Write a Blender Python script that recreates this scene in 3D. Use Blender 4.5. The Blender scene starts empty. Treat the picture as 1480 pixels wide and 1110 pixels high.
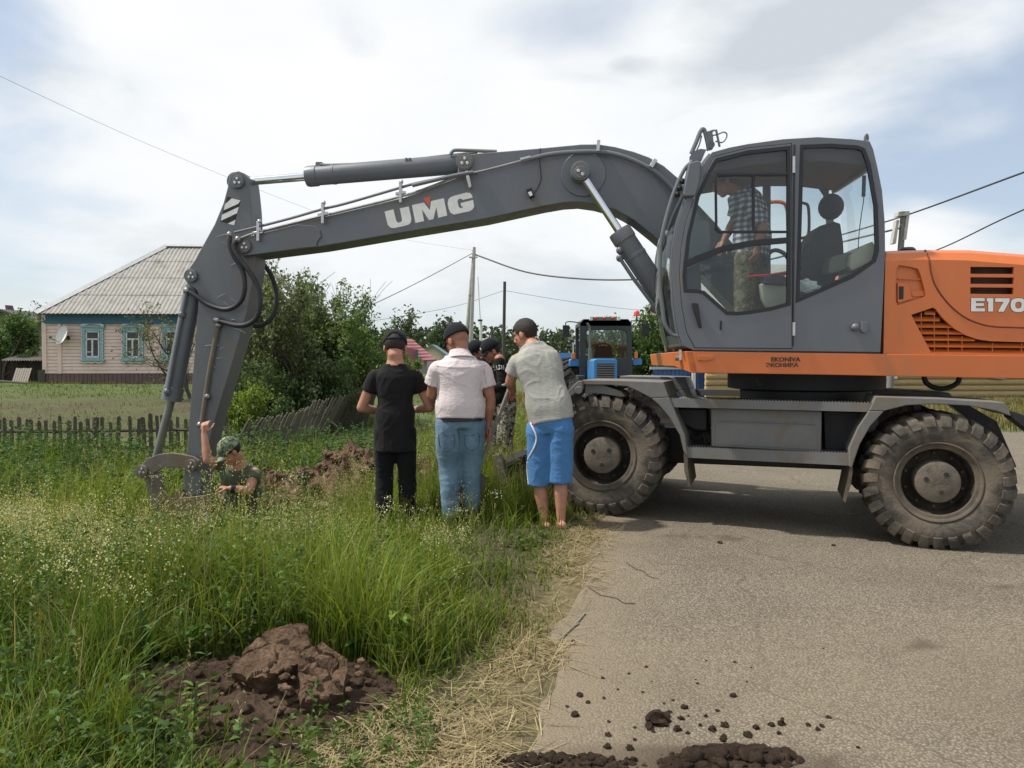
import bpy, bmesh, math, random
import numpy as np
from mathutils import Vector, Matrix, noise as mnoise
random.seed(7)
rng = np.random.default_rng(11)
SC = bpy.context.scene
COL = SC.collection
V = Vector
R = math.radians
# ------------------------------------------------------------------ camera
W0, H0, FPX = 1480.0, 1110.0, 1100.0
HORIZON = 522.0
CAM = V((0, 0, 1.5))
PITCH = math.atan((H0/2 - HORIZON)/FPX)
cam_d = bpy.data.cameras.new('camera')
cam = bpy.data.objects.new('camera', cam_d)
COL.objects.link(cam)
cam.location = CAM
cam.rotation_euler = (math.pi/2 - PITCH, 0, 0)
cam_d.sensor_width = 36
cam_d.lens = FPX/W0*36
cam_d.clip_start = .05
cam_d.clip_end = 4000
SC.camera = cam

def ray(px, py):
    x = (px - W0/2)/FPX
    y = -(py - H0/2)/FPX
    cp, sp = math.cos(PITCH), math.sin(PITCH)
    return V((x, cp + y*sp, -sp + y*cp))

def at(px, py, Y):
    d = ray(px, py)
    return CAM + d*(Y/d.y)

class Frame:
    """A vertical plane of reference: s runs along it, w away from the viewer, z up."""
    def __init__(self, o, yaw):
        self.o = V((o[0], o[1], 0))
        a = R(yaw)
        self.s = V((math.cos(a), -math.sin(a), 0))
        self.w = V((math.sin(a), math.cos(a), 0))
        self.yaw = yaw
    def px(self, x, y, w=0.0):
        d = ray(x, y)
        t = (w - (CAM - self.o).dot(self.w))/d.dot(self.w)
        return CAM + d*t
    def P(self, s, w, z):
        return self.o + self.s*s + self.w*w + V((0, 0, z))
    def sz(self, x, y, w=0.0):
        p = self.px(x, y, w)
        return (p - self.o).dot(self.s), p.z
    def poly(self, pts, w=0.0):
        return [self.px(x, y, w) for x, y in pts]

# ------------------------------------------------------------------ mesh builder
def smoothstep(a, b, x):
    t = min(1, max(0, (x-a)/(b-a)))
    return t*t*(3-2*t)

def catmull(pts, n=6):
    pts = [V(p) for p in pts]
    if len(pts) < 3: return pts
    out = []
    P = [pts[0]*2-pts[1]] + pts + [pts[-1]*2-pts[-2]]
    for i in range(1, len(P)-2):
        p0, p1, p2, p3 = P[i-1], P[i], P[i+1], P[i+2]
        for k in range(n):
            t = k/n
            out.append(.5*((2*p1) + (p2-p0)*t + (2*p0-5*p1+4*p2-p3)*t*t + (3*p1-p0-3*p2+p3)*t**3))
    out.append(pts[-1])
    return out

def perp_frame(t):
    t = t.normalized()
    up = V((0, 0, 1)) if abs(t.z) < .95 else V((1, 0, 0))
    a = t.cross(up).normalized()
    return a, a.cross(t).normalized()

class MB:
    def __init__(self):
        self.v = []; self.f = []; self.m = []; self.mi = 0
    def add(self, vs, fs):
        b = len(self.v)
        self.v += [tuple(p) for p in vs]
        self.f += [tuple(b+i for i in f) for f in fs]
        self.m += [self.mi]*len(fs)
    def prism(self, A, B):
        """loft between two equal polygons, capped"""
        n = len(A)
        fs = [tuple(range(n))[::-1], tuple(range(n, 2*n))]
        fs += [(i, (i+1) % n, n+(i+1) % n, n+i) for i in range(n)]
        self.add(list(A)+list(B), fs)
    def loft(self, rings, closed=True, caps=True):
        n = len(rings[0]); vs = [p for r in rings for p in r]; fs = []
        for k in range(len(rings)-1):
            for i in range(n if closed else n-1):
                j = (i+1) % n
                fs.append((k*n+i, k*n+j, (k+1)*n+j, (k+1)*n+i))
        if caps and closed:
            fs.append(tuple(range(n))[::-1]); fs.append(tuple(range((len(rings)-1)*n, len(rings)*n)))
        self.add(vs, fs)
    def box(self, c, sx, sy, sz, X=V((1,0,0)), Y=V((0,1,0)), Z=V((0,0,1))):
        c = V(c); h = [(a, b, d) for d in (-1, 1) for a, b in ((-1,-1),(1,-1),(1,1),(-1,1))]
        vs = [c + X*(a*sx/2) + Y*(b*sy/2) + Z*(d*sz/2) for a, b, d in h]
        self.add(vs, [(3,2,1,0),(4,5,6,7),(0,1,5,4),(1,2,6,5),(2,3,7,6),(3,0,4,7)])
    def tube(self, path, r, seg=10, caps=True, flat=1.0):
        path = [V(p) for p in path]
        n = len(path); rings = []
        rs = r if hasattr(r, '__len__') else [r]*n
        t0 = (path[1]-path[0]).normalized(); a, b = perp_frame(t0)
        for i in range(n):
            t = (path[min(i+1, n-1)]-path[max(i-1, 0)])
            if t.length < 1e-9: t = t0
            t.normalize()
            a = (a - t*a.dot(t)); a.normalize(); b = t.cross(a)
            rings.append([path[i] + (a*math.cos(q) + b*math.sin(q)*flat)*rs[i] for q in [2*math.pi*k/seg for k in range(seg)]])
        self.loft(rings, True, caps)
    def cyl(self, p0, p1, r, seg=20, r1=None):
        self.tube([p0, p1], [r, r if r1 is None else r1], seg)
    def lathe(self, o, axis, prof, seg=32, closed=False, caps=True):
        """prof: (height along axis, radius)"""
        a, b = perp_frame(axis); ax = axis.normalized(); rings = []
        for h, r in prof:
            rings.append([o + ax*h + (a*math.cos(q)+b*math.sin(q))*max(r, 1e-4) for q in [2*math.pi*k/seg for k in range(seg)]])
        if closed: rings.append(rings[0])
        self.loft(rings, True, caps and not closed)
    def ball(self, c, rx, ry=None, rz=None, X=V((1,0,0)), Y=V((0,1,0)), Z=V((0,0,1)), seg=14, rings=9):
        ry = rx if ry is None else ry; rz = rx if rz is None else rz
        c = V(c); rr = []
        for i in range(rings+1):
            th = math.pi*i/rings
            rad = max(math.sin(th), 1e-3)
            rr.append([c + X*(rx*rad*math.cos(q)) + Y*(ry*rad*math.sin(q)) - Z*(rz*math.cos(th)) for q in [2*math.pi*k/seg for k in range(seg)]])
        self.loft(rr)
    def holes(self, outer, holes, off):
        """flat plate with holes; outer/holes lists of 3D points in one plane, thickness vector off"""
        from mathutils.geometry import delaunay_2d_cdt, intersect_point_tri_2d
        n_ = off.normalized(); a, b = perp_frame(n_); o = V(outer[0])
        to2 = lambda p: V(((V(p)-o).dot(a), (V(p)-o).dot(b)))
        loops2 = [[to2(p) for p in lp] for lp in [outer]+list(holes)]
        pts = []; edges = []
        for lp in loops2:
            k = len(pts); m_ = len(lp); pts += lp
            edges += [(k+i, k+(i+1) % m_) for i in range(m_)]
        vs2, _, tris, *_ = delaunay_2d_cdt(pts, edges, [], 0, 1e-7)
        def inside(p, lp):
            c = False; j = len(lp)-1
            for i in range(len(lp)):
                if (lp[i].y > p.y) != (lp[j].y > p.y) and p.x < (lp[j].x-lp[i].x)*(p.y-lp[i].y)/(lp[j].y-lp[i].y)+lp[i].x: c = not c
                j = i
            return c
        F0 = []
        for t in tris:
            c = (vs2[t[0]]+vs2[t[1]]+vs2[t[2]])/3
            if inside(c, loops2[0]) and not any(inside(c, h) for h in loops2[1:]): F0.append(tuple(t))
        vs = [o + a*p.x + b*p.y for p in vs2]; n = len(vs)
        cnt = {}
        for t in F0:
            for i in range(3):
                e = (t[i], t[(i+1) % 3]); k = tuple(sorted(e)); cnt.setdefault(k, []).append(e)
        F = list(F0) + [tuple(n+i for i in f[::-1]) for f in F0]
        for k, es in cnt.items():
            if len(es) == 1:
                i, j = es[0]; F.append((j, i, n+i, n+j))
        self.add(vs + [p+off for p in vs], F)
    def build(self, name, mats, parent=None, smooth=35, bevel=0, seg=2, recalc=True, sub=0):
        me = bpy.data.meshes.new(name)
        off = V((0, 0, 0))
        if parent is not None:
            p = parent
            while p is not None: off += p.location; p = p.parent
        vs = np.array(self.v, dtype=np.float64).reshape(-1, 3) - np.array(off)
        me.from_pydata(vs.tolist(), [], self.f)
        if not isinstance(mats, (list, tuple)): mats = [mats]
        for m in mats: me.materials.append(m)
        if len(mats) > 1: me.polygons.foreach_set('material_index', self.m)
        if recalc:
            bm = bmesh.new(); bm.from_mesh(me)
            bmesh.ops.recalc_face_normals(bm, faces=bm.faces[:])
            bm.to_mesh(me); bm.free()
        if smooth:
            me.shade_smooth(); me.set_sharp_from_angle(angle=R(smooth))
        me.update()
        o = bpy.data.objects.new(name, me); COL.objects.link(o)
        if parent is not None: o.parent = parent
        if bevel:
            b = o.modifiers.new('bevel', 'BEVEL'); b.width = bevel; b.segments = seg; b.limit_method = 'ANGLE'; b.angle_limit = R(40)
            b.harden_normals = True
        return o

def empty(name, loc):
    o = bpy.data.objects.new(name, None); COL.objects.link(o); o.location = loc; o.empty_display_size = .2
    return o
def tag(o, label=None, cat=None, group=None, kind=None):
    if label: o['label'] = label
    if cat: o['category'] = cat
    if group: o['group'] = group
    if kind: o['kind'] = kind
    return o
def center_origin(o, loc):
    """move a top-level mesh object's origin to loc"""
    loc = V(loc); o.data.transform(Matrix.Translation(-loc)); o.location = loc
    return o
def copy_tree(o, parent=None):
    c = o.copy(); COL.objects.link(c); c.parent = parent
    for ch in list(o.children): copy_tree(ch, c)
    return c

def splitsides(name, mats, fr, polys, ws, parent, **kw):
    for so in ws:
        mb = MB()
        for poly, w0, w1 in polys:
            A = [p + fr.w*so for p in fr.poly(poly, w0)]; mb.prism(A, [p + fr.w*(w1-w0) for p in A])
        mb.build(name, mats, parent, **kw)
# ------------------------------------------------------------------ materials
def _nodes(name):
    m = bpy.data.materials.new(name); m.use_nodes = True
    nt = m.node_tree; return m, nt, nt.nodes['Principled BSDF'], nt.links
def N(nt, t, **kw):
    n = nt.nodes.new(t)
    for k, v in kw.items():
        if k.startswith('i_'): n.inputs[k[2:].replace('_', ' ')].default_value = v
        else: setattr(n, k, v)
    return n
def c4(c): return (c[0], c[1], c[2], 1)
def ramp(nt, fac, stops, interp='LINEAR'):
    r = nt.nodes.new('ShaderNodeValToRGB'); r.color_ramp.interpolation = interp
    e = r.color_ramp.elements
    e[0].position, e[0].color = stops[0][0], c4(stops[0][1])
    e[1].position, e[1].color = stops[-1][0], c4(stops[-1][1])
    for p, c in stops[1:-1]:
        k = e.new(p); k.color = c4(c)
    nt.links.new(fac, r.inputs['Fac']); return r.outputs['Color']
def coords(nt, kind='Object', scale=(1, 1, 1)):
    tc = N(nt, 'ShaderNodeTexCoord'); mp = N(nt, 'ShaderNodeMapping'); mp.inputs['Scale'].default_value = scale
    nt.links.new(tc.outputs[kind], mp.inputs['Vector']); return mp.outputs['Vector']
def noise_fac(nt, vec, scale, detail=5, rough=.6, dist=0):
    n = N(nt, 'ShaderNodeTexNoise'); n.inputs['Scale'].default_value = scale; n.inputs['Detail'].default_value = detail
    n.inputs['Roughness'].default_value = rough; n.inputs['Distortion'].default_value = dist
    nt.links.new(vec, n.inputs['Vector']); return n.outputs['Fac']
def mixc(nt, fac, a, b, mode='MIX'):
    m = N(nt, 'ShaderNodeMix', data_type='RGBA', blend_type=mode)
    L = nt.links
    if isinstance(fac, (int, float)): m.inputs[0].default_value = fac
    else: L.new(fac, m.inputs[0])
    for i, x in ((6, a), (7, b)):
        if isinstance(x, tuple): m.inputs[i].default_value = c4(x)
        else: L.new(x, m.inputs[i])
    return m.outputs[2]
def bump(nt, bsdf, h, strength=.3, dist=.02):
    b = N(nt, 'ShaderNodeBump'); b.inputs['Strength'].default_value = strength; b.inputs['Distance'].default_value = dist
    nt.links.new(h, b.inputs['Height']); nt.links.new(b.outputs['Normal'], bsdf.inputs['Normal'])

def mat(name, col, rough=.6, metal=0, var=.15, vscale=6, dirt=None, dirt_amt=.0, dirt_scale=2.5, bmp=0, bscale=60, scale=(1,1,1), spec=.5, coat=0):
    m, nt, b, L = _nodes(name)
    vec = coords(nt, 'Object', scale)
    f = noise_fac(nt, vec, vscale, 6, .65)
    lo = tuple(max(0, c*(1-var)) for c in col); hi = tuple(min(1, c*(1+var)) for c in col)
    c = ramp(nt, f, [(.3, lo), (.7, hi)])
    if dirt is not None:
        f2 = noise_fac(nt, vec, dirt_scale, 9, .7, .4)
        lim = .5 + .26*(1-2*dirt_amt)
        fr = ramp(nt, f2, [(max(0, lim-.10), (0,0,0)), (min(1, lim+.06), (1,1,1))])
        c = mixc(nt, fr, c, dirt)
        rr = N(nt, 'ShaderNodeMapRange'); L.new(fr, rr.inputs[0]); rr.inputs[3].default_value = rough; rr.inputs[4].default_value = .9
        L.new(rr.outputs[0], b.inputs['Roughness'])
    else:
        b.inputs['Roughness'].default_value = rough
    L.new(c, b.inputs['Base Color'])
    b.inputs['Metallic'].default_value = metal
    b.inputs['Specular IOR Level'].default_value = spec
    if coat: b.inputs['Coat Weight'].default_value = coat; b.inputs['Coat Roughness'].default_value = .12
    if bmp:
        bump(nt, b, noise_fac(nt, vec, bscale, 5, .65), bmp, .01)
    return m

def glass_mat(name, tint=(.8, .87, .86), alpha=.16, rough=.02):
    """thin pane: mostly clear, with a faint tint and a mirror reflection"""
    m = bpy.data.materials.new(name); m.use_nodes = True; nt = m.node_tree; L = nt.links
    nt.nodes.remove(nt.nodes['Principled BSDF'])
    tr = N(nt, 'ShaderNodeBsdfTransparent'); tr.inputs['Color'].default_value = c4(tint)
    gl = N(nt, 'ShaderNodeBsdfGlossy'); gl.inputs['Roughness'].default_value = rough
    fr = N(nt, 'ShaderNodeFresnel')
    ge = N(nt, 'ShaderNodeNewGeometry'); mr = N(nt, 'ShaderNodeMapRange'); L.new(ge.outputs['Backfacing'], mr.inputs[0]); mr.inputs[3].default_value = 1.45; mr.inputs[4].default_value = 1/1.45
    L.new(mr.outputs[0], fr.inputs['IOR'])
    mx = N(nt, 'ShaderNodeMixShader')
    L.new(fr.outputs[0], mx.inputs[0]); L.new(tr.outputs[0], mx.inputs[1]); L.new(gl.outputs[0], mx.inputs[2])
    L.new(mx.outputs[0], nt.nodes['Material Output'].inputs['Surface'])
    return m

MUD = (.16, .125, .085)
GREY = mat('grey_paint', (.122, .132, .145), .45, 0, .08, 3, (.165, .15, .13), .24, 2.2, .05, 90, (1, 1, .3), coat=.1)
GREYD = mat('grey_paint_dusty', (.145, .145, .138), .6, 0, .12, 5, MUD, .32, 2.5, .12, 60)
GREYARM = mat('grey_paint_scuffed', (.128, .136, .143), .5, 0, .12, 4, (.19, .155, .118), .30, 2.0, .08, 70, (1, 1, .35))
LINK = mat('worn_link_steel', (.15, .135, .115), .65, .1, .25, 7, (.17, .13, .09), .4, 3, .2, 50)
ORANGE = mat('orange_paint', (.60, .150, .030), .42, 0, .06, 2.5, (.42, .19, .08), .20, 2.0, .04, 80, (1, 1, .3), coat=.15)
BLACK = mat('black_steel', (.012, .012, .013), .55, 0, .3, 8, MUD, .10, 3, .1, 60)
RUBBER = mat('black_rubber', (.018, .018, .02), .6, 0, .2, 20)
SEAL = mat('black_window_seal', (.010, .011, .014), .45, 0, .2, 10)
CHROME = mat('chrome_rod', (.75, .76, .77), .12, 1, .05, 10)
ZINC = mat('zinc_fitting', (.5, .5, .48), .35, .8, .15, 20)
PIPE = mat('bare_steel_pipe', (.30, .29, .28), .33, .7, .2, 15)
LETTER = mat('white_vinyl', (.74, .73, .68), .5, 0, .08, 12)
REDV = mat('red_orange_vinyl', (.62, .11, .045), .5, 0, .1, 12)
TYRE = mat('muddy_tyre', (.058, .051, .042), .85, 0, .35, 9, (.150, .122, .088), .42, 4, .5, 45)
TYRED = mat('dark_tyre', (.02, .019, .018), .85, 0, .3, 9, (.1, .08, .06), .25, 4, .4, 45)
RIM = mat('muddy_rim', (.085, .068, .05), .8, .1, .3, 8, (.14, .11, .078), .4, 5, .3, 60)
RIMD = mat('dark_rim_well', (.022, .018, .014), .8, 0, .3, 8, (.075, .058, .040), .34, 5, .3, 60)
HUBM = mat('dusty_hub', (.095, .083, .068), .75, .1, .35, 12, (.165, .135, .10), .5, 7, .45, 60)
AMBER = mat('amber_lens', (.75, .2, .02), .25, 0, .1, 20)
BEIGE = mat('beige_plastic', (.40, .38, .26), .55, 0, .06, 8)
SEATM = mat('dark_seat_cloth', (.022, .024, .028), .8, 0, .25, 20, None, 0, 1, .2, 150)
LINER = mat('headliner', (.085, .08, .082), .8, 0, .12, 6)
DKPLASTIC = mat('dark_plastic', (.03, .032, .036), .5, 0, .15, 15)
GLASS = glass_mat('clear_glass', (.86, .90, .91))
GLASSF = glass_mat('windscreen_glass', (.80, .85, .84))
# ================================================================== LIGHT AND SKY
SUN_DIR = V((-.53, .0, .85)).normalized()
el = math.asin(SUN_DIR.z); az = math.atan2(SUN_DIR.x, SUN_DIR.y)
sl_ = bpy.data.lights.new('sun', 'SUN'); sl_.energy = 3.7; sl_.angle = R(2.5); sl_.color = (1, .955, .89)
so_ = bpy.data.objects.new('sun', sl_); COL.objects.link(so_); so_.rotation_euler = (-SUN_DIR).to_track_quat('-Z', 'Y').to_euler(); so_.location = (-20, 0, 40)
wd = bpy.data.worlds.new('World'); SC.world = wd; wd.use_nodes = True
nt = wd.node_tree; L = nt.links; bg = nt.nodes['Background']
sky = N(nt, 'ShaderNodeTexSky', sky_type='NISHITA'); sky.sun_disc = False; sky.sun_elevation = el; sky.sun_rotation = az
sky.air_density = 1.0; sky.dust_density = 1.5; sky.ozone_density = 1.2
tc = N(nt, 'ShaderNodeTexCoord')
sep = N(nt, 'ShaderNodeSeparateXYZ'); L.new(tc.outputs['Generated'], sep.inputs[0])
def M(op, a, b=None, c=None, clamp=False):
    n = N(nt, 'ShaderNodeMath', operation=op); n.use_clamp = clamp
    for i, x in enumerate((a, b, c)):
        if x is None: continue
        if isinstance(x, (int, float)): n.inputs[i].default_value = x
        else: L.new(x, n.inputs[i])
    return n.outputs[0]
cmb = N(nt, 'ShaderNodeMapping'); cmb.inputs['Scale'].default_value = (1.0, 1.0, 2.6); L.new(tc.outputs['Generated'], cmb.inputs['Vector'])
n1 = N(nt, 'ShaderNodeTexNoise'); n1.inputs['Scale'].default_value = 2.3; n1.inputs['Detail'].default_value = 8; n1.inputs['Roughness'].default_value = .5; n1.inputs['Distortion'].default_value = .5
L.new(cmb.outputs[0], n1.inputs['Vector'])
# broad masses of cloud laid out over the dome (direction x,z of each bank)
def blob(px, py, rx, ry, amt):
    d = ray(px, py); d.normalize()
    dx = M('SUBTRACT', sep.outputs['X'], d.x); dz = M('SUBTRACT', sep.outputs['Z'], d.z)
    q = M('ADD', M('POWER', M('ABSOLUTE', M('DIVIDE', dx, rx/1100)), 2.0), M('POWER', M('ABSOLUTE', M('DIVIDE', dz, ry/1100)), 2.0))
    g = M('POWER', 2.718, M('MULTIPLY', q, -1.0))
    fr = M('GREATER_THAN', sep.outputs['Y'], 0.0)
    return M('MULTIPLY', M('MULTIPLY', g, amt), fr)
cov = n1.outputs['Fac']
for b in ((360, 90, 430, 200, .17), (700, 330, 500, 150, .12), (1330, 250, 160, 60, -.16), (1420, 130, 190, 60, -.09), (0, 40, 60, 90, -.22), (90, 290, 150, 26, -.15), (60, 400, 170, 40, -.12), (430, 225, 100, 30, -.10), (800, 40, 110, 40, -.10), (1150, 60, 180, 60, .14), (900, 330, 200, 70, .05), (1340, 320, 60, 40, .18), (1420, 190, 80, 40, .10)):
    cov = M('ADD', cov, blob(*b))
mask = N(nt, 'ShaderNodeMapRange', interpolation_type='SMOOTHSTEP'); L.new(cov, mask.inputs[0]); mask.inputs[1].default_value = .33; mask.inputs[2].default_value = .62
# cloud brightness: finer structure, with darker undersides
n2 = N(nt, 'ShaderNodeTexNoise'); n2.inputs['Scale'].default_value = 4.2; n2.inputs['Detail'].default_value = 8; n2.inputs['Roughness'].default_value = .55
mp = N(nt, 'ShaderNodeMapping'); mp.inputs['Location'].default_value = (3.1, 1.7, 0); L.new(cmb.outputs[0], mp.inputs[0]); L.new(mp.outputs[0], n2.inputs['Vector'])
br_ = n2.outputs['Fac']
for b in ((1130, 45, 190, 85, -.40), (560, 80, 420, 140, .16), (0, 40, 80, 80, -.30), (500, 210, 500, 90, .10), (1440, 190, 90, 50, .10), (1340, 320, 70, 45, .15), (700, 430, 700, 60, -.10), (900, 95, 34, 14, -.3), (190, 130, 16, 16, -.12), (800, 250, 260, 40, -.10), (250, 330, 240, 26, -.10)):
    br_ = M('ADD', br_, blob(*b))
cr_ = N(nt, 'ShaderNodeValToRGB'); e = cr_.color_ramp.elements
e[0].position = .12; e[0].color = (5.1, 5.5, 5.95, 1); e[1].position = .80; e[1].color = (8.15, 8.2, 8.2, 1)
k = e.new(.42); k.color = (7.5, 7.75, 7.9, 1)
L.new(br_, cr_.inputs[0])
# thin haze whitens the blue between clouds
mh = N(nt, 'ShaderNodeMix', data_type='RGBA'); mh.inputs[0].default_value = .38; L.new(sky.outputs[0], mh.inputs[6]); mh.inputs[7].default_value = (6.9, 7.7, 8.6, 1)
mx = N(nt, 'ShaderNodeMix', data_type='RGBA'); L.new(mask.outputs[0], mx.inputs[0]); L.new(mh.outputs[2], mx.inputs[6]); L.new(cr_.outputs[0], mx.inputs[7])
L.new(mx.outputs[2], bg.inputs['Color']); bg.inputs['Strength'].default_value = .093
SC.view_settings.view_transform = 'Standard'; SC.view_settings.look = 'None'; SC.view_settings.exposure = .42; SC.view_settings.gamma = 1
SC.cycles.transparent_max_bounces = 24
SC.cycles.max_bounces = 8
SC.cycles.use_denoising = True
# ================================================================== GROUND
def sst(a, b, x):
    t = np.clip((np.asarray(x, dtype=float)-a)/(b-a), 0, 1); return t*t*(3-2*t)
def xe(y):
    y = np.asarray(y, dtype=float)
    near = .137 + .24*(np.minimum(y, 7.4)-3.77)
    return near + .06*np.clip(y-7.4, 0, 8)
def vnoise(x, y, f, seed=0):
    """cheap smooth value noise"""
    x = np.asarray(x, dtype=float)*f + seed*17.3; y = np.asarray(y, dtype=float)*f + seed*9.1
    xi, yi = np.floor(x), np.floor(y); fx, fy = x-xi, y-yi
    def hs(a, b):
        q = np.sin(a*127.1 + b*311.7 + seed*74.7)*43758.5453; return q-np.floor(q)
    ux, uy = fx*fx*(3-2*fx), fy*fy*(3-2*fy)
    return (hs(xi, yi)*(1-ux)+hs(xi+1, yi)*ux)*(1-uy) + (hs(xi, yi+1)*(1-ux)+hs(xi+1, yi+1)*ux)*uy
def hgt(x, y):
    x = np.asarray(x, dtype=float); y = np.asarray(y, dtype=float)
    d = xe(y)-x
    z = .042*np.clip(3.33-x, 0, 3.2)*sst(4.2, 6.4, y)*(1-sst(11, 15, y))*sst(-1.6, -.4, x)
    z = z - .42*sst(1.3, 3.6, d)*sst(4.2, 7.5, y)
    z = z + (.30 + .62*sst(20, 34, y))*sst(14.5, 23, y)*sst(1.0, 6.0, d)
    z = z - .42*np.exp(-(((x+2.45)/.85)**2 + ((y-7.75)/.55)**2)**2)*1.4     # the dug hole
    verge = sst(.15, 1.2, d)
    z = z + verge*((vnoise(x, y, 1.3, 1)-.5)*.07 + (vnoise(x, y, 4.5, 2)-.5)*.035)*(1-sst(20, 60, y))
    return z
def hg(x, y): return float(hgt(x, y))
def axis_pts(lo, hi, step, far_lo, far_hi, g=1.16):
    m = list(np.arange(lo, hi+1e-6, step)); s = step; a = lo
    L_ = []
    while a > far_lo: s *= g; a -= s; L_.append(a)
    s = step; b = hi; U = []
    while b < far_hi: s *= g; b += s; U.append(b)
    return np.array(L_[::-1]+m+U)
def grid_mesh(name, X, Y, Z, m, cols=None):
    ny, nx = X.shape
    co = np.stack([X, Y, Z], -1).reshape(-1, 3)
    idx = np.arange(ny*nx).reshape(ny, nx)
    f = np.stack([idx[:-1, :-1], idx[:-1, 1:], idx[1:, 1:], idx[1:, :-1]], -1).reshape(-1, 4)
    return raw_mesh(name, co, f, m, cols, True)
def raw_mesh(name, co, faces, m, cols=None, smooth=False, parent=None):
    me = bpy.data.meshes.new(name); n = len(co); k = faces.shape[1]; nf = len(faces)
    me.vertices.add(n); me.vertices.foreach_set('co', np.ascontiguousarray(co, dtype=np.float32).ravel())
    me.loops.add(nf*k); me.loops.foreach_set('vertex_index', np.ascontiguousarray(faces, dtype=np.int32).ravel())
    me.polygons.add(nf); me.polygons.foreach_set('loop_start', np.arange(0, nf*k, k, dtype=np.int32))
    me.polygons.foreach_set('loop_total', np.full(nf, k, dtype=np.int32))
    me.update(calc_edges=True)
    if smooth: me.shade_smooth()
    if cols is not None:
        a = me.color_attributes.new('Col', 'FLOAT_COLOR', 'POINT')
        c = np.ones((n, 4), dtype=np.float32); c[:, :3] = np.asarray(cols).reshape(-1, 3); a.data.foreach_set('color', c.ravel())
    me.materials.append(m)
    o = bpy.data.objects.new(name, me); COL.objects.link(o)
    if parent is not None: o.parent = parent
    return o
def attr_col(nt):
    a = N(nt, 'ShaderNodeVertexColor', layer_name='Col'); return a.outputs['Color']

m, nt, b, L_ = _nodes('verge_soil')
vec = coords(nt)
f = noise_fac(nt, vec, 9, 8, .7); f2 = noise_fac(nt, vec, 55, 6, .7)
cc_ = mixc(nt, 1.0, attr_col(nt), ramp(nt, f, [(.3, (.55, .55, .55)), (.7, (1.35, 1.35, 1.35))]), 'MULTIPLY')
cc_ = mixc(nt, 1.0, cc_, ramp(nt, f2, [(.3, (.6, .6, .6)), (.7, (1.3, 1.3, 1.3))]), 'MULTIPLY')
L_.new(cc_, b.inputs['Base Color']); b.inputs['Roughness'].default_value = .95; b.inputs['Specular IOR Level'].default_value = .2
bump(nt, b, f2, .6, .03)
GROUND = m
xs = axis_pts(-8, 6, .10, -420, 420); ys = axis_pts(1.2, 12.5, .10, .3, 900)
X, Y = np.meshgrid(xs, ys); Z = hgt(X, Y)
d = xe(Y)-X
gr = np.array([.075, .085, .032]); so = np.array([.105, .082, .055]); dry = np.array([.24, .19, .10]); soil2 = np.array([.088, .068, .042]); far_g = np.array([.10, .13, .045])
t = sst(12.8, 15.5, Y)[..., None]
C = so*(.45)+gr*.4
C = C*(1-t) + far_g*t
strip = .6*(np.exp(-((d-.03)/.24)**2)*(1-sst(6.8, 8.5, Y)))[..., None]
C = C*(1-strip) + dry*strip
plot = (sst(17, 18.5, Y)*(1-sst(26, 29, Y))*sst(-24, -21, X)*(1-sst(-9.5, -7.5, X))*(.25+.75*vnoise(X, Y*3, .9, 5)))[..., None]
C = C*(1-plot) + soil2*plot
right = (sst(.5, 3, -d)*sst(15.5, 18, Y))[..., None]
C = C*(1-right) + np.array([.17, .14, .06])*right
ground = grid_mesh('ground', X, Y, Z, GROUND, C); tag(ground, kind='structure')

# worn, dusty asphalt
m, nt, b, L_ = _nodes('worn_asphalt'); vec = coords(nt)
fa = noise_fac(nt, vec, 1.1, 9, .62); fb_ = noise_fac(nt, vec, 240, 3, .6); fc = noise_fac(nt, vec, 46, 6, .7)
base = ramp(nt, fa, [(.30, (.180, .156, .116)), (.52, (.216, .188, .144)), (.72, (.244, .210, .158))])
vo = N(nt, 'ShaderNodeTexVoronoi'); vo.inputs['Scale'].default_value = 78; L_.new(vec, vo.inputs['Vector'])
st = ramp(nt, vo.outputs['Distance'], [(.12, (1.48, 1.45, 1.39)), (.34, (1, 1, 1)), (.62, (.62, .60, .57))])
vo3 = N(nt, 'ShaderNodeTexVoronoi'); vo3.inputs['Scale'].default_value = 46; vo3.inputs['Randomness'].default_value = 1; L_.new(vec, vo3.inputs['Vector'])
st3 = ramp(nt, vo3.outputs['Distance'], [(.08, (1.6, 1.56, 1.48)), (.16, (1, 1, 1)), (.9, (.90, .90, .90))])
c_ = mixc(nt, 1.0, base, st, 'MULTIPLY'); c_ = mixc(nt, .8, c_, st3, 'MULTIPLY'); c_ = mixc(nt, 1.0, c_, ramp(nt, fc, [(.3, (.68, .67, .65)), (.7, (1.24, 1.24, 1.24))]), 'MULTIPLY')
# dark pitted spots
fd = noise_fac(nt, vec, 14, 7, .75); c_ = mixc(nt, ramp(nt, fd, [(.63, (0, 0, 0)), (.72, (.65, .65, .65))]), c_, (.105, .088, .066))
# hairline cracks
wn = N(nt, 'ShaderNodeTexNoise'); wn.inputs['Scale'].default_value = 1.6; wn.inputs['Detail'].default_value = 6; L_.new(vec, wn.inputs['Vector'])
wm = N(nt, 'ShaderNodeMix', data_type='VECTOR'); wm.inputs[0].default_value = .35; L_.new(vec, wm.inputs[4]); L_.new(wn.outputs['Color'], wm.inputs[5])
vc = N(nt, 'ShaderNodeTexVoronoi', feature='DISTANCE_TO_EDGE'); vc.inputs['Scale'].default_value = .75; L_.new(wm.outputs[1], vc.inputs['Vector'])
ck = ramp(nt, vc.outputs['Distance'], [(.0, (.75, .75, .75)), (.006, (0, 0, 0))]); ckm = mixc(nt, 1.0, ck, ramp(nt, fa, [(.42, (0, 0, 0)), (.56, (1, 1, 1))]), 'MULTIPLY')
c_ = mixc(nt, ckm, c_, (.075, .062, .046))
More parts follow.
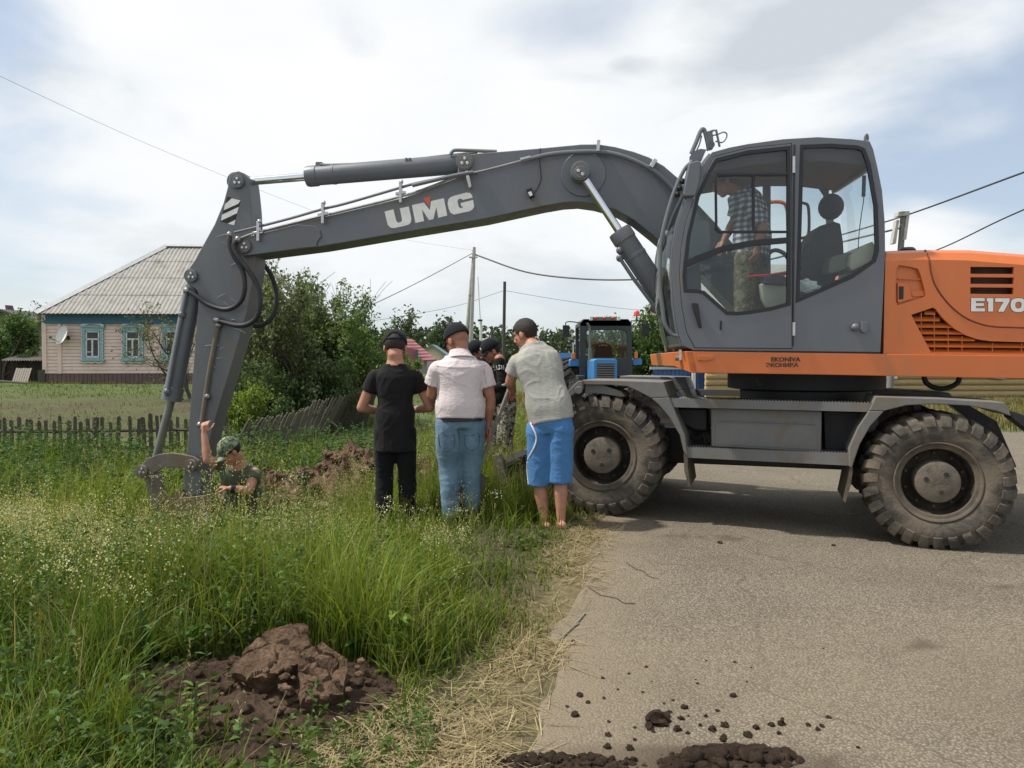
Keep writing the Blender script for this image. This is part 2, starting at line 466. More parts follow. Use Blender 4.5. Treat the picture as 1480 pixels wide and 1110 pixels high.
# trodden mud, kept in a colour attribute
c_ = mixc(nt, N(nt, 'ShaderNodeSeparateColor').outputs[0], c_, (.06, .045, .032))
mudf = [n for n in nt.nodes if n.bl_idname == 'ShaderNodeSeparateColor'][0]; L_.new(attr_col(nt), mudf.inputs[0])
fm = N(nt, 'ShaderNodeMath', operation='MULTIPLY')
c2 = mixc(nt, mudf.outputs[1], c_, (.215, .170, .115))
L_.new(c2, b.inputs['Base Color']); b.inputs['Roughness'].default_value = .9; b.inputs['Specular IOR Level'].default_value = .25
bb = N(nt, 'ShaderNodeMath', operation='ADD'); L_.new(vo.outputs['Distance'], bb.inputs[0]); L_.new(fc, bb.inputs[1])
bump(nt, b, bb.outputs[0], .55, .012)
ROADM = m
ys = axis_pts(1.2, 12.5, .07, .3, 150, 1.12)
us = np.linspace(0, 1, 150)**1.35
yy = ys[:, None]; xl = xe(yy)+.02 + (vnoise(yy*0+1, yy, 1.6, 3)-.5)*.28 + (vnoise(yy*0+2, yy, 6.0, 4)-.5)*.10
xr = 18 - 11.5*sst(13.5, 17.5, yy) + .012*yy
X = xl + (xr-xl)*us[None, :]; Y = np.repeat(yy, len(us), 1)
Z = hgt(X, Y) + .008 + (vnoise(X, Y, .7, 8)-.5)*.012
Z[:, 0] -= .02; Z[:, -1] -= .02
def spot(cx, cy, rx, ry): return np.exp(-(((X-cx)/rx)**2+((Y-cy)/ry)**2)**1.5)
nz = vnoise(X, Y, 7, 9)*.5 + vnoise(X, Y, 19, 10)*.5
mud = sst(.22, .55, spot(.45, 2.80, .95, .15)*(nz+.15))
sh_ = lambda a: sst(.30, .50, a)*.85
mud = np.maximum(mud, sh_(spot(2.15, 3.95, .10, .06)*nz*1.3)); mud = np.maximum(mud, sh_(spot(2.9, 3.45, .10, .03)*nz*1.2)*.6)
mud = np.maximum(mud, sh_(spot(3.45, 4.95, .45, .055)*nz*1.15)); mud = np.maximum(mud, sh_(spot(1.6, 6.1, .5, .12)*nz*.95)*.7)
dust = np.clip(1.15-(X-xl)/.55, 0, 1)*.8*(.5+.5*nz) + .5*spot(2.0, 3.5, 2.4, .8)*nz
C = np.stack([mud, np.clip(dust, 0, 1), 0*mud], -1).reshape(-1, 3)
road = grid_mesh('road', X, Y, Z, ROADM, C); tag(road, kind='structure')

# ------------------------------------------------------------------ soil
def soil_mat(name, k):
  m, nt, b, L_ = _nodes(name); vec = coords(nt)
  f = noise_fac(nt, vec, 4, 9, .7); f2 = noise_fac(nt, vec, 38, 8, .75)
  c_ = ramp(nt, f, [(.32, tuple(x*k for x in (.042, .026, .016))), (.5, tuple(x*k for x in (.082, .052, .032))), (.68, tuple(x*k for x in (.140, .092, .060)))])
  c_ = mixc(nt, 1.0, c_, ramp(nt, f2, [(.3, (.45, .43, .42)), (.7, (1.45, 1.45, 1.45))]), 'MULTIPLY')
  L_.new(c_, b.inputs['Base Color']); b.inputs['Roughness'].default_value = .92; b.inputs['Specular IOR Level'].default_value = .25
  bump(nt, b, f2, 1.0, .03)
  return m
SOIL = soil_mat('fresh_soil', 1.0); SOILD = soil_mat('drying_soil', 2.0); SOILW = soil_mat('wet_soil', .62)
CLAY = mat('pale_clay', (.125, .090, .060), .92, 0, .35, 7, (.065, .045, .030), .45, 9, 1.0, 40)
def clod_into(mb, c, r, seed, squash=.75, jag=.45):
    """an angular lump of soil"""
    bm = bmesh.new(); bmesh.ops.create_icosphere(bm, subdivisions=2 if r < .05 else 3, radius=1)
    off = V((seed*1.7, seed*2.3, seed*.9))
    vs = []
    for v in bm.verts:
        n_ = v.co.normalized()
        k = 1 + jag*(mnoise.noise(n_*1.3+off)) + jag*.5*mnoise.noise(n_*3.1+off) + jag*.3*mnoise.noise(n_*7+off)
        q = n_*r*k; vs.append(V(c)+V((q.x, q.y, q.z*squash)))
    mb.add(vs, [tuple(v.index for v in f.verts) for f in bm.faces]); bm.free()
def heap(name, cx, cy, rx, ry, H, seed, rot=0, nclod=120, cl=(.02, .07), ridge=1, m=None):
    n = 150; u = np.linspace(-1.25, 1.25, n); U, W = np.meshgrid(u, u)
    r = np.sqrt(U**2+W**2); ca, sa = math.cos(rot), math.sin(rot)
    X = cx + (U*rx)*ca - (W*ry)*sa; Y = cy + (U*rx)*sa + (W*ry)*ca
    prof = np.clip(1-r**1.7, -.25, 1)
    lump = np.zeros_like(X)
    for i in range(n):
        for j in range(n):
            p = V((X[i, j]*2.6, Y[i, j]*2.6, seed))
            lump[i, j] = mnoise.turbulence(p, 5, False, noise_basis='PERLIN_ORIGINAL')*.7 + abs(mnoise.noise(p*2.7))*.34 + abs(mnoise.noise(p*7))*.20 + abs(mnoise.noise(p*17))*.10
    z = prof*H*(.55+lump*.62) - .03*(prof < 0)
    Z = hgt(X, Y) + np.where(prof > 0, z, prof*.25)
    mb = MB()
    idx = np.arange(n*n).reshape(n, n); f = np.stack([idx[:-1, :-1], idx[:-1, 1:], idx[1:, 1:], idx[1:, :-1]], -1).reshape(-1, 4)
    mb.add([V(p) for p in np.stack([X, Y, Z], -1).reshape(-1, 3)], [tuple(int(q) for q in t) for t in f])
    rr = random.Random(seed)
    for k in range(nclod):
        a = rr.uniform(0, 2*math.pi); q = math.sqrt(rr.random())*1.0
        i = int((q*math.sin(a)+1.25)/2.5*(n-1)); j = int((q*math.cos(a)+1.25)/2.5*(n-1))
        s = rr.uniform(*cl)*(1.25-q*.6)
        clod_into(mb, (X[i, j], Y[i, j], Z[i, j]+s*.15), s, seed+k*3.1)
    o = mb.build(name, m or SOIL, None, smooth=50, recalc=False)
    return center_origin(o, (cx, cy, hg(cx, cy)))
h1 = heap('soil_heap', -1.27, 3.38, .82, .46, .175, 3, .05, 420, (.006, .034))
tag(h1, 'low heap of dark dug soil with a pale clay slab among the weeds', 'soil heap')
mb = MB()
def slab(c, pts, th, tilt, seed):
    """broken slab of clay with a rough surface"""
    c = V(c); n = 22; vs = []; Xd = V((math.cos(tilt[0]), math.sin(tilt[0]), 0)); Nn = V((tilt[1], tilt[2], 1)).normalized(); Yd = Nn.cross(Xd).normalized(); Xd = Yd.cross(Nn)
    A = []
    for x, y in pts: A.append(c + Xd*x + Yd*y)
    return A, Nn
def slab_mesh(mb, c, pts, th, tilt, seed):
    A, Nn = slab(c, pts, th, tilt, seed)
    bm = bmesh.new(); vs = [bm.verts.new(p) for p in A]; f = bm.faces.new(vs)
    r = bmesh.ops.extrude_face_region(bm, geom=[f]); ev = [e for e in r['geom'] if isinstance(e, bmesh.types.BMVert)]
    for v in ev: v.co -= Nn*th
    bmesh.ops.triangulate(bm, faces=bm.faces[:])
    for _ in range(7): bmesh.ops.subdivide_edges(bm, edges=[e for e in bm.edges if e.calc_length() > .013], cuts=1, use_grid_fill=True); bmesh.ops.triangulate(bm, faces=bm.faces[:])
    bm.verts.index_update()
    out = []
    for v in bm.verts:
        p = v.co*8 + V((seed, 0, 0)); st = V((p.x*.6+p.y*.3, p.y*2.2, p.z*2.2))
        k = mnoise.noise(p*.45)*.022 + mnoise.noise(st)*.008 + mnoise.turbulence(p*3.0, 5, True)*.013 + mnoise.noise(p*14)*.005 - .022*max(0, 1-abs(mnoise.noise(p*.75+V((4, 4, 4))))*30)
        out.append(v.co + Nn*k + V((mnoise.noise(p*1.7+V((9, 0, 0))), mnoise.noise(p*1.7+V((0, 9, 0))), mnoise.noise(p*2+V((0, 0, 9)))))*.02)
    mb.add(out, [tuple(v.index for v in f.verts) for f in bm.faces]); bm.free()
slab_mesh(mb, (-1.04, 3.33, .225), [(-.16, -.12), (-.04, -.16), (.08, -.11), (.14, .02), (.12, .13), (.02, .16), (-.08, .10), (-.15, .0)], .10, (.15, .05, -.45), 2)
slab_mesh(mb, (-.82, 3.25, .17), [(-.11, -.14), (.06, -.13), (.12, .02), (.04, .14), (-.09, .10)], .08, (.5, .3, -.5), 5)
rs_ = random.Random(77)
for k in range(60):
    a_ = rs_.uniform(0, 6.28); q_ = rs_.uniform(.1, .36); x_, y_ = -.98+q_*math.cos(a_)*1.1, 3.28+q_*math.sin(a_)*.7; s_ = rs_.uniform(.006, .022)
    clod_into(mb, (x_, y_, hg(x_, y_)+.20-.25*q_+rs_.uniform(-.02, .02)), s_, k*1.9)
sb = mb.build('clay_slab', soil_mat('pale_clay_soil', 1.95), h1, smooth=30)
h2 = heap('soil_heap', -2.25, 9.5, 1.9, .85, .92, 8, -.10, 420, (.015, .085), m=SOILD); tag(h2, 'long spoil heap of lumpy brown earth behind the men, by the leaning fence', 'soil heap')
h3 = heap('soil_heap', -.98, 2.78, .24, .16, .09, 14, .2, 70, (.010, .03)); tag(h3, 'small crumbly soil heap at the lower edge of the view, in trampled grass', 'soil heap')
h4 = heap('soil_heap', .80, 2.80, .30, .10, .045, 21, .1, 190, (.004, .034), m=SOILW); tag(h4, 'flat smear of dark mud clumps on the asphalt at the lower edge', 'soil heap')
h5 = heap('soil_heap', .16, 2.78, .34, .075, .032, 27, .0, 190, (.003, .022), m=SOILW); tag(h5, 'thin scatter of dark mud at the lower edge where straw meets asphalt', 'soil heap')
# clods on the road
rr = random.Random(5)
big = [(951, 1045, .042), (938, 1052, .018), (962, 1036, .016), (829, 928, .010), (838, 1006, .014), (850, 1016, .010), (1060, 1007, .014), (989, 1024, .014), (1008, 989, .007), (1062, 958, .008), (871, 981, .009), (973, 1013, .007), (934, 965, .008), (1115, 1049, .013), (968, 1030, .009), (1020, 1036, .008), (1168, 1049, .009), (1021, 956, .006), (1037, 1028, .008), (873, 1010, .007), (880, 1044, .007), (1040, 786, .02), (1205, 790, .016)]
for k in range(46):
    big.append((rr.gauss(960, 110), rr.gauss(1060, 22) if k < 30 else rr.uniform(935, 1040), rr.uniform(.006, .017) if k < 30 else rr.uniform(.003, .007)))
for i, (x, y, r) in enumerate(big):
    y = min(y, 1100)
    dd = ray(x, y); t_ = -1.46/dd.z; p = CAM + dd*t_
    for _ in range(3):
        t_ = (hg(p.x, p.y)+.008-CAM.z)/dd.z; p = CAM + dd*t_
    if p.x < float(xe(p.y))-.3: continue
    mb = MB(); clod_into(mb, p + V((0, 0, r*.45)), r, i*2.7, .8, .62)
    for q_ in range(rr.randint(1, 4)): a_ = rr.uniform(0, 6.28); s_ = r*rr.uniform(.25, .5); clod_into(mb, p + V((math.cos(a_)*r*.9, math.sin(a_)*r*.9, s_*.4+r*rr.uniform(0, .4))), s_, i+q_*5.1, .8, .6)
    o = center_origin(mb.build('mud_clod', SOILW, None, smooth=50, recalc=False), p)
    if i == 0: tag(o, 'largest dark mud clod lying alone on the pale asphalt', 'mud clod', 'mud clods on the road')
    elif i == 21: tag(o, 'dark clod in the shade under the excavator, behind the front wheel', 'mud clod', 'mud clods on the road')
    elif i == 22: tag(o, 'dark clod in the shade under the excavator, nearer the rear wheel', 'mud clod', 'mud clods on the road')
    else: tag(o, 'small crumb of dark mud scattered on the pale asphalt', 'mud clod', 'mud clods on the road')
# ================================================================== EXCAVATOR
SU = Frame((2.8, 6.2), 5.0)          # slewed upper body
CH = Frame((.797, 6.80), 18.5)       # undercarriage
exc = empty('wheeled_excavator', (2.8, 7.45, 0.02))
tag(exc, 'orange and grey wheeled excavator parked across the road with its boom over the verge', 'excavator')

def inset(poly, d):
    """move a 2D polygon's edges inward by d"""
    n = len(poly)
    area = sum(poly[i][0]*poly[(i+1) % n][1]-poly[(i+1) % n][0]*poly[i][1] for i in range(n))
    sg = 1 if area > 0 else -1
    out = []
    for i in range(n):
        p0, p1, p2 = V((*poly[i-1], 0)), V((*poly[i], 0)), V((*poly[(i+1) % n], 0))
        e1 = (p1-p0).normalized(); e2 = (p2-p1).normalized()
        n1 = V((-e1.y, e1.x, 0))*sg; n2 = V((-e2.y, e2.x, 0))*sg
        k = (n1+n2); k = k/max(.35, k.dot(n1)) if k.length > 1e-6 else n1
        q = p1 + k*d
        out.append((q.x, q.y))
    return out

def pr(mb, fr, pts, w0, w1):
    A = fr.poly(pts, w0); mb.prism(A, [p + fr.w*(w1-w0) for p in A])
def plate(mb, fr, outer, holes, w0, w1):
    mb.holes(fr.poly(outer, w0), [fr.poly(h, w0) for h in holes], fr.w*(w1-w0))
def ptube(mb, fr, pts, r, seg=8, smooth=0):
    P = [fr.px(*p) for p in pts]
    if smooth: P = catmull(P, smooth)
    mb.tube(P, r, seg)
def disc(mb, fr, x, y, w0, w1, r, seg=24):
    p = fr.px(x, y, w0); mb.cyl(p, p + fr.w*(w1-w0), r, seg)
def pin(fr, x, y, w, r, parent, name='pin', m=GREYARM):
    mb = MB(); disc(mb, fr, x, y, w, w-.03, r); disc(mb, fr, x, y, w-.03, w-.037, r*.8)
    c = fr.px(x, y, w-.03)
    for k in range(3):
        a = R(90+120*k); q = c + fr.s*(math.cos(a)*r*.36) + V((0,0,math.sin(a)*r*.36))
        mb.mi = 1; mb.cyl(q, q-fr.w*.022, r*.2, 8); mb.mi = 0
    o = mb.build(name, [m, ZINC], parent, bevel=.004); return o

# ------------------------------------------------------------------ wheels
def make_wheel(c, Rt=.55, phase=0.0, steer=0):
    a = CH.w.copy()
    a = Matrix.Rotation(R(steer), 3, 'Z') @ a
    root = empty('wheel', (0, 0, 0)); root.parent = exc; root.location = c - exc.location
    e1, e2 = perp_frame(a)
    def pt(h, r, q): return c + a*h + (e1*math.cos(q)+e2*math.sin(q))*r
    k_ = Rt/.55
    t = MB()
    prof = [(.045, .305), (.022, .325), (.012, .36), (.004, .40), (.006, .44), (.016, .475), (.035, .503), (.07, .512), (.14, .516), (.21, .512), (.245, .503), (.264, .475), (.274, .44), (.276, .40), (.268, .36), (.235, .305)]
    t.lathe(c, a, [(h, r*k_) for h, r in prof], 72, closed=True)
    n = 27
    sec = [(.125, .500), (.128, .545), (.085, .551), (.034, .543), (.008, .510), (-.004, .468), (-.006, .442), (.010, .436), (.028, .48), (.06, .50)]
    rr = random.Random(int(phase*1000)+3)
    for k in range(n):
        for side in (0, 1):
            q0 = 2*math.pi*(k+side*.5)/n + phase + rr.uniform(-.012, .012); d = math.pi/n*.62
            A, B = [], []
            for i, (h, r) in enumerate(sec):
                hh = h if side == 0 else .28-h
                sk = (h-.03)*.9*(1 if side == 0 else -1)      # raked lugs
                wob = rr.uniform(-.004, .004)
                tp = .82 if r > .53 else 1.0
                A.append(pt(hh+wob, (r+wob)*k_, q0+sk-d*tp)); B.append(pt(hh+wob, (r+wob)*k_, q0+sk+d*tp))
            t.prism(A, B)
    t.build('tyre', TYRE, root, smooth=38)
    rm = MB()
    rm.lathe(c, a, [(.045, .318*k_), (.022, .322*k_), (.016, .312*k_), (.022, .300*k_), (.034, .292*k_), (.040, .268*k_), (.052, .262*k_)], 56, caps=False)
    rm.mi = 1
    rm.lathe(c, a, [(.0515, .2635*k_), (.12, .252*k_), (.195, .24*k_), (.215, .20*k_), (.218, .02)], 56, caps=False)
    for k in range(10):
        p = pt(.217, .215*k_, 2*math.pi*k/10+phase); rm.mi = 0; rm.cyl(p, p-a*.03, .013, 6); rm.mi = 1
    rm.build('rim', [RIM, RIMD], root, smooth=35)
    hb = MB()
    hb.lathe(c, a, [(.216, .168), (.06, .165), (.042, .163), (.034, .15), (.036, .02), (.0365, .001)], 40)
    hb.mi = 1
    for k in range(3):
        p = pt(.036, .085, 2*math.pi*k/3+phase+.5); hb.cyl(p+a*.01, p-a*.004, .019, 10)
    hb.build('hub', [HUBM, RIMD], root, smooth=35)
    return root
cF = CH.px(868, 659, 0); cR = CH.px(1357, 698, 0)
wF = make_wheel(cF, .55, .1); wR = make_wheel(cR, .55, .33)
for src in (wF, wR):
    for wo in (.33, 1.90, 2.23):
        c = copy_tree(src, exc); c.location = src.location + CH.w*wo

# ------------------------------------------------------------------ undercarriage
u = MB()
sF, zF = (cF-CH.o).dot(CH.s), cF.z
sR, zR = (cR-CH.o).dot(CH.s), cR.z
for (s0, s1, w0, w1, z0, z1) in ((-.35, 3.1, .72, 1.78, .52, .86), (sF-.12, sF+.12, .5, 2.1, zF-.14, zF+.12), (sR-.12, sR+.12, .5, 2.1, zR-.14, zR+.12)):
    c = CH.P((s0+s1)/2, (w0+w1)/2, (z0+z1)/2); u.box(c, s1-s0, w1-w0, z1-z0, CH.s, CH.w)
u.build('chassis_frame', BLACK, exc, bevel=.015)
tt = MB(); cc = V((2.85, 7.42, 0))
tt.lathe(cc, V((0,0,1)), [(.84, .66), (1.0, .66), (1.02, .60), (1.22, .60), (1.24, .72), (1.39, .72)], 48)
tt.build('slewing_ring', BLACK, exc)

def step_beam(top, bot, w0, w1, name):
    mb = MB()
    A = CH.poly([top[0], top[1], bot[1], bot[0]], w0)
    mb.prism(A, [p + CH.w*.03 for p in A])
    # tread plate behind the lip, with saw-tooth grip edge
    a, b = CH.px(*top[0], w0), CH.px(*top[1], w0)
    L = (b-a).length; n = int(L/.024); t = (b-a)/n
    for i in range(n):
        p = a + t*i
        q = [p, p+t*.95, p+t*.48+V((0, 0, .014))]
        mb.prism(q, [x + CH.w*.012 for x in q])
    tp = [a + CH.w*.03 - V((0,0,.006)), b + CH.w*.03 - V((0,0,.006)), b + CH.w*(w1-w0) - V((0,0,.006)), a + CH.w*(w1-w0) - V((0,0,.006))]
    mb.prism(tp, [x - V((0, 0, .02)) for x in tp])
    return mb.build(name, GREYD, exc, smooth=0)
step_beam([(967, 576.5), (1262, 583.5)], [(972, 588.5), (1258, 595.5)], .02, .62, 'upper_step')
step_beam([(992, 647), (1228, 656)], [(993, 661.5), (1228, 673)], .02, .34, 'lower_step')
splitsides('far_upper_step', GREYD, CH, [([(967, 576.5), (1262, 583.5), (1258, 595.5), (972, 588.5)], .02, .06)], (2.42,), exc)
splitsides('far_lower_step', GREYD, CH, [([(992, 647), (1228, 656), (1228, 673), (993, 661.5)], .02, .06)], (2.42,), exc)
tb = MB(); pr(tb, CH, [(1027, 589.5), (1188, 594), (1187, 654), (1028, 645.5)], .10, .60)
tb.build('tool_box', GREYD, exc, bevel=.012)
tl = MB(); pr(tl, CH, [(1034, 612), (1181, 617.5), (1181, 650), (1034, 642)], .10, .095)
pr(tl, CH, [(1040, 607), (1178, 612), (1178, 613.5), (1040, 608.5)], .10, .088)
tl.build('tool_box_lid', GREYD, exc, bevel=.003)
tk = MB(); pr(tk, CH, [(976, 588), (1024, 589.5), (1024, 625), (1004, 624), (984, 614)], .30, .66); tk.build('air_tank', BLACK, exc, bevel=.03, seg=3)
br = MB(); pr(br, CH, [(1190, 594), (1254, 596), (1243, 625), (1232, 650), (1192, 652)], .34, .66); br.build('side_plate', BLACK, exc, bevel=.01)
hs = MB()
ptube(hs, CH, [(990, 629, .4), (1006, 634, .35), (1024, 625, .35)], .014, 8, 6)
ptube(hs, CH, [(1017, 628, .32), (1020, 638, .32), (1021, 648, .32)], .014, 8, 4)
hs.build('brake_hose', RUBBER, exc)

# fenders
def fender(name, px_top, px_leg, w0=.0, w1=.66, mats=GREYD):
    splitsides(name, mats, CH, [(px_top, w0, w1), (px_leg, w0, w1)], (0, 1.84), exc, smooth=30, bevel=.008)
fender('front_fender', [(842, 549), (900, 550), (959, 551.8), (967, 574), (941, 575.5), (925, 567), (907, 558.8), (880, 556.5), (842, 556)],
       [(967, 574), (974, 590), (990, 628), (994, 661), (987.5, 652), (982.5, 629), (967, 603), (951, 584), (941, 575.7)])
fender('rear_fender', [(1266, 573), (1360, 576), (1452, 581.5), (1458, 590), (1462, 602), (1440, 594), (1400, 586.5), (1350, 584), (1310, 586), (1278, 594), (1256, 593.5)],
       [(1256, 593.7), (1278, 594.2), (1258, 616), (1243, 642), (1235, 665), (1231, 678), (1227, 674), (1227, 648), (1240, 618)])
for q in ([(988, 655), (994, 662), (994, 675), (998, 703), (995, 704), (989, 680)], [(1228, 675), (1233, 676), (1230, 700), (1222, 727), (1219, 724), (1226, 690)]):
    splitsides('mud_flap', RIM, CH, [(q, .03, .6)], (0,), exc)
ms = MB()   # inner mudguard over the front wheel, and rear outrigger arm
pr(ms, CH, [(846, 556), (862, 553), (898, 566), (903, 573), (898, 574), (880, 571), (860, 568), (845, 571)], .03, .34)
ms.build('wheel_guard', GREYD, exc, bevel=.006)
la = MB(); pr(la, CH, [(815, 571), (835, 551), (842, 550), (842, 562), (826, 572), (817, 580)], -.03, .5); disc(la, CH, 837, 564, -.03, -.06, .035)
la.build('blade_arm', GREYD, exc, bevel=.006)
splitsides('blade_lift_arm', BLACK, CH, [([(845, 575), (800, 640), (760, 700), (748, 690), (790, 625), (832, 565)], .7, .85)], (0, .95), exc, bevel=.01)
bl = MB()   # dozer blade: an upright curved plate across the front end
pts = [(757, 652), (727, 664.5), (722, 672), (724, 690), (731, 708), (742, 728), (754, 740), (760, 737), (748, 722), (738, 702), (733, 688), (733, 676), (758, 660)]
pr(bl, CH, pts, .05, 2.45)
bl.build('dozer_blade', GREYARM, exc, bevel=.006)
be = MB(); pr(be, CH, [(757, 654), (729, 666), (728, 676), (737, 700), (752, 735), (775, 730), (830, 726), (832, 652), (800, 640)], .06, .09)
be.build('blade_end_plate', RIMD, exc)
bt = MB(); pr(bt, CH, [(727, 662), (756, 650), (826, 640), (826, 646), (757, 658), (729, 671)], .04, .2); bt.build('blade_top_flange', GREYD, exc)
bp = MB(); pr(bp, CH, [(711, 659), (722, 655), (727, 668), (733, 700), (746, 741), (733, 745), (719, 702)], .0, .06); bp.build('blade_side_post', LINK, exc, bevel=.006)
splitsides('outrigger_arm', BLACK, CH, [([(1460, 593), (1500, 606), (1560, 640), (1600, 730), (1570, 740), (1530, 660), (1490, 626), (1461, 604)], .05, .25)], (0, 2.15), exc, bevel=.01)
# ------------------------------------------------------------------ upper frame
up = MB()
def sup(x, y, w=0): return SU.px(x, y, w)
zt = lambda x, y: SU.sz(x, y)[1]
side = [(991, 507.5), (1180, 510.2), (1480, 514), (1760, 517.5), (1760, 551), (1480, 547.3), (1180, 541.4), (998, 538.8)]
pr(up, SU, side, 0, .06)
# bevelled front corner and front beam
A = [SU.px(991, 507.5, 0), SU.px(998, 538.8, 0)]
f0 = SU.px(991, 507.5, 0); f1 = SU.px(998, 538.8, 0)
g0 = f0 - SU.s*.02 + SU.w*.22 ; g1 = f1 - SU.s*.09 + SU.w*.22
g0 = SU.px(970.5, 509, .22); g1 = SU.px(974, 529.5, .22)
up.prism([f0, g0, g1, f1], [f0+SU.s*.06, g0+SU.s*.06, g1+SU.s*.06, f1+SU.s*.06])
up.prism([g0, g0+SU.w*2.0, g1+SU.w*2.0, g1], [p+SU.s*.06 for p in (g0, g0+SU.w*2.0, g1+SU.w*2.0, g1)])
up.build('main_frame', ORANGE, exc, bevel=.006)
uf = MB()
A = [f0+SU.s*.06+SU.w*.05-V((0,0,.03)), SU.px(1755, 520, .05), SU.px(1755, 545, .05), f1+SU.s*.06+SU.w*.05+V((0,0,.03))]
uf.prism(A, [p+SU.w*2.4 for p in A]); uf.build('deck_underside', BLACK, exc)
ml = MB(); pr(ml, SU, [(1008, 514), (1031, 514.5), (1031, 519.5), (1020, 521.8), (1008, 521)], 0, -.018); ml.build('side_marker_light', mat('orange_marker', (.5, .13, .02), .3, 0, .05, 9), exc, bevel=.004)
hl = MB(); q = SU.px(984, 518, .10); hl.cyl(q, q-SU.s*.05, .02, 10); hl.mi = 1; hl.box(SU.px(983, 513, .09), .02, .03, .09, SU.s, SU.w)
hl.build('tow_eye', [GREYD, ZINC], exc)
hl2 = MB(); P = catmull([SU.px(x, y, .5) for x, y in [(1335, 540), (1338, 552), (1350, 560), (1368, 561), (1384, 553), (1387, 540)]], 6); hl2.tube(P, .022, 10); hl2.build('hanging_hose', RUBBER, exc)

def text_mesh(body, size, bold=.0, extr=.002, spacing=1.0):
    c = bpy.data.curves.new('lettering', 'FONT'); c.body = body; c.size = size; c.offset = bold; c.extrude = extr; c.space_character = spacing
    c.align_x = 'LEFT'
    o = bpy.data.objects.new('tmp', c); COL.objects.link(o)
    dg = bpy.context.evaluated_depsgraph_get(); dg.update()
    me = bpy.data.meshes.new_from_object(o.evaluated_get(dg)); bpy.data.objects.remove(o); bpy.data.curves.remove(c)
    return me
def text_on(fr, body, x0, y_top, x1, y_bot, w, name, m, parent, bold=0, out=.003, skew=0, x1b=None):
    """letters standing flat on a face of the frame, filling the given rectangle"""
    me = text_mesh(body, 1.0, bold, .004)
    co = np.array([v.co for v in me.vertices])
    mn, mx = co.min(0), co.max(0)
    a, b = fr.px(x0, y_bot, w), fr.px(x1, y_bot, w); t = fr.px(x0, y_top, w)
    ex = (b-a); ez = (t-a)
    for v in me.vertices:
        ux = (v.co.x-mn[0])/(mx[0]-mn[0]); uy = (v.co.y-mn[1])/(mx[1]-mn[1])
        d = 0 if v.co.z < 0 else out
        p = a + ex*(ux+skew*uy) + ez*uy - fr.w*(d+.0005)
        v.co = p - parent.location
    me.materials.clear(); me.materials.append(m)
    o = bpy.data.objects.new(name, me); COL.objects.link(o); o.parent = parent
    return o
DARKINK = mat('dark_lettering', (.03, .018, .012), .6, 0, .1, 9)
text_on(SU, 'EKONIVA', 1114.5, 516.2, 1157, 522.6, 0, 'lettering', DARKINK, exc, .028)
text_on(SU, 'ЭКОНИВА', 1107, 524.3, 1154, 530.6, 0, 'lettering', DARKINK, exc, .028)

# ------------------------------------------------------------------ engine hood
hood_front = [(1277, 511), (1278, 440), (1279.5, 376), (1288, 377), (1336, 375), (1400, 376.5), (1480, 383), (1600, 395), (1750, 412), (1750, 517)]
topline = {2: (1280, 363), 3: (1288, 362.6), 4: (1336, 361.4), 5: (1400, 361.6), 6: (1480, 368), 7: (1600, 380), 8: (1750, 400)}
vents = [[(1402.6, 385.5), (1465.5, 386), (1465, 396), (1402.6, 395.8)], [(1402.6, 400.5), (1465.5, 401), (1465, 410.6), (1402.6, 410.2)], [(1402.4, 415.2), (1465, 415.6), (1464.6, 425.2), (1402.4, 424.6)]]
louv = [(1317, 455), (1348, 444.5), (1352, 446), (1362, 459), (1378, 474), (1396, 484.5), (1414, 490.5), (1432, 493), (1480, 494.5), (1740, 498), (1740, 513), (1480, 511), (1346, 510)]
recess = [(1296.5, 386), (1300, 383), (1316, 385.5), (1327, 388.5), (1331, 398), (1337, 419), (1338.5, 427), (1334, 430), (1297, 441), (1294.5, 436), (1294.5, 392)]
hd = MB()
holes_ = vents + [louv, recess]
fp = [SU.px(x, y, .02) for x, y in hood_front]
hd.holes(fp, [[SU.px(x, y, .02) for x, y in h] for h in holes_], SU.w*.025)
# shoulder, top and far side
up_i = [2, 3, 4, 5, 6, 7, 8]
low_near = [fp[i] for i in up_i]
top_near = [SU.px(*topline[i], .14) for i in up_i]
top_mid = [p + SU.w*1.1 + V((0, 0, .05)) for p in top_near]
top_far = [p + SU.w*2.2 for p in top_near]
far_low = [p + SU.w*2.44 for p in low_near]
far_bot = [V((p.x, p.y, fp[0].z)) for p in far_low]
hd.loft([low_near, [a.lerp(b, .5) + V((0,0,.018)) - SU.w*.012 for a, b in zip(low_near, top_near)], top_near, top_mid, top_far, far_low, far_bot], closed=False, caps=False)
# front face (towards the cab), near to far
hd.loft([[fp[2], fp[1], fp[0]], [top_near[0], fp[1]+SU.w*.12, fp[0]+SU.w*.12], [top_far[0], fp[1]+SU.w*2.2, fp[0]+SU.w*2.2]], closed=False, caps=False)
hd.build('engine_hood', ORANGE, exc, smooth=30)
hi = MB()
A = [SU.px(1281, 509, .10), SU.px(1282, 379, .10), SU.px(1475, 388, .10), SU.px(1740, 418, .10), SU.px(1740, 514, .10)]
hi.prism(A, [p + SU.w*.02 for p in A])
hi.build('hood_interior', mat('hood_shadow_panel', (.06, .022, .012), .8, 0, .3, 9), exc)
rp = MB()   # recessed latch panel
pr(rp, SU, inset(recess, -1.5), .055, .075)
pr(rp, SU, [(1297, 402.4), (1332, 403.2), (1332, 405), (1297, 404.2)], .055, .035)
pr(rp, SU, [(1296, 409), (1308, 409.5), (1312, 412), (1315, 422), (1317, 432), (1298, 438), (1296, 436)], .055, .034)
pr(rp, SU, [(1315, 420.5), (1337, 420), (1337.5, 428), (1318, 429)], .055, .042)
rp.mi = 1; pr(rp, SU, [(1299, 414), (1306, 414), (1305.5, 432.5), (1299, 432.5)], .0345, .030)
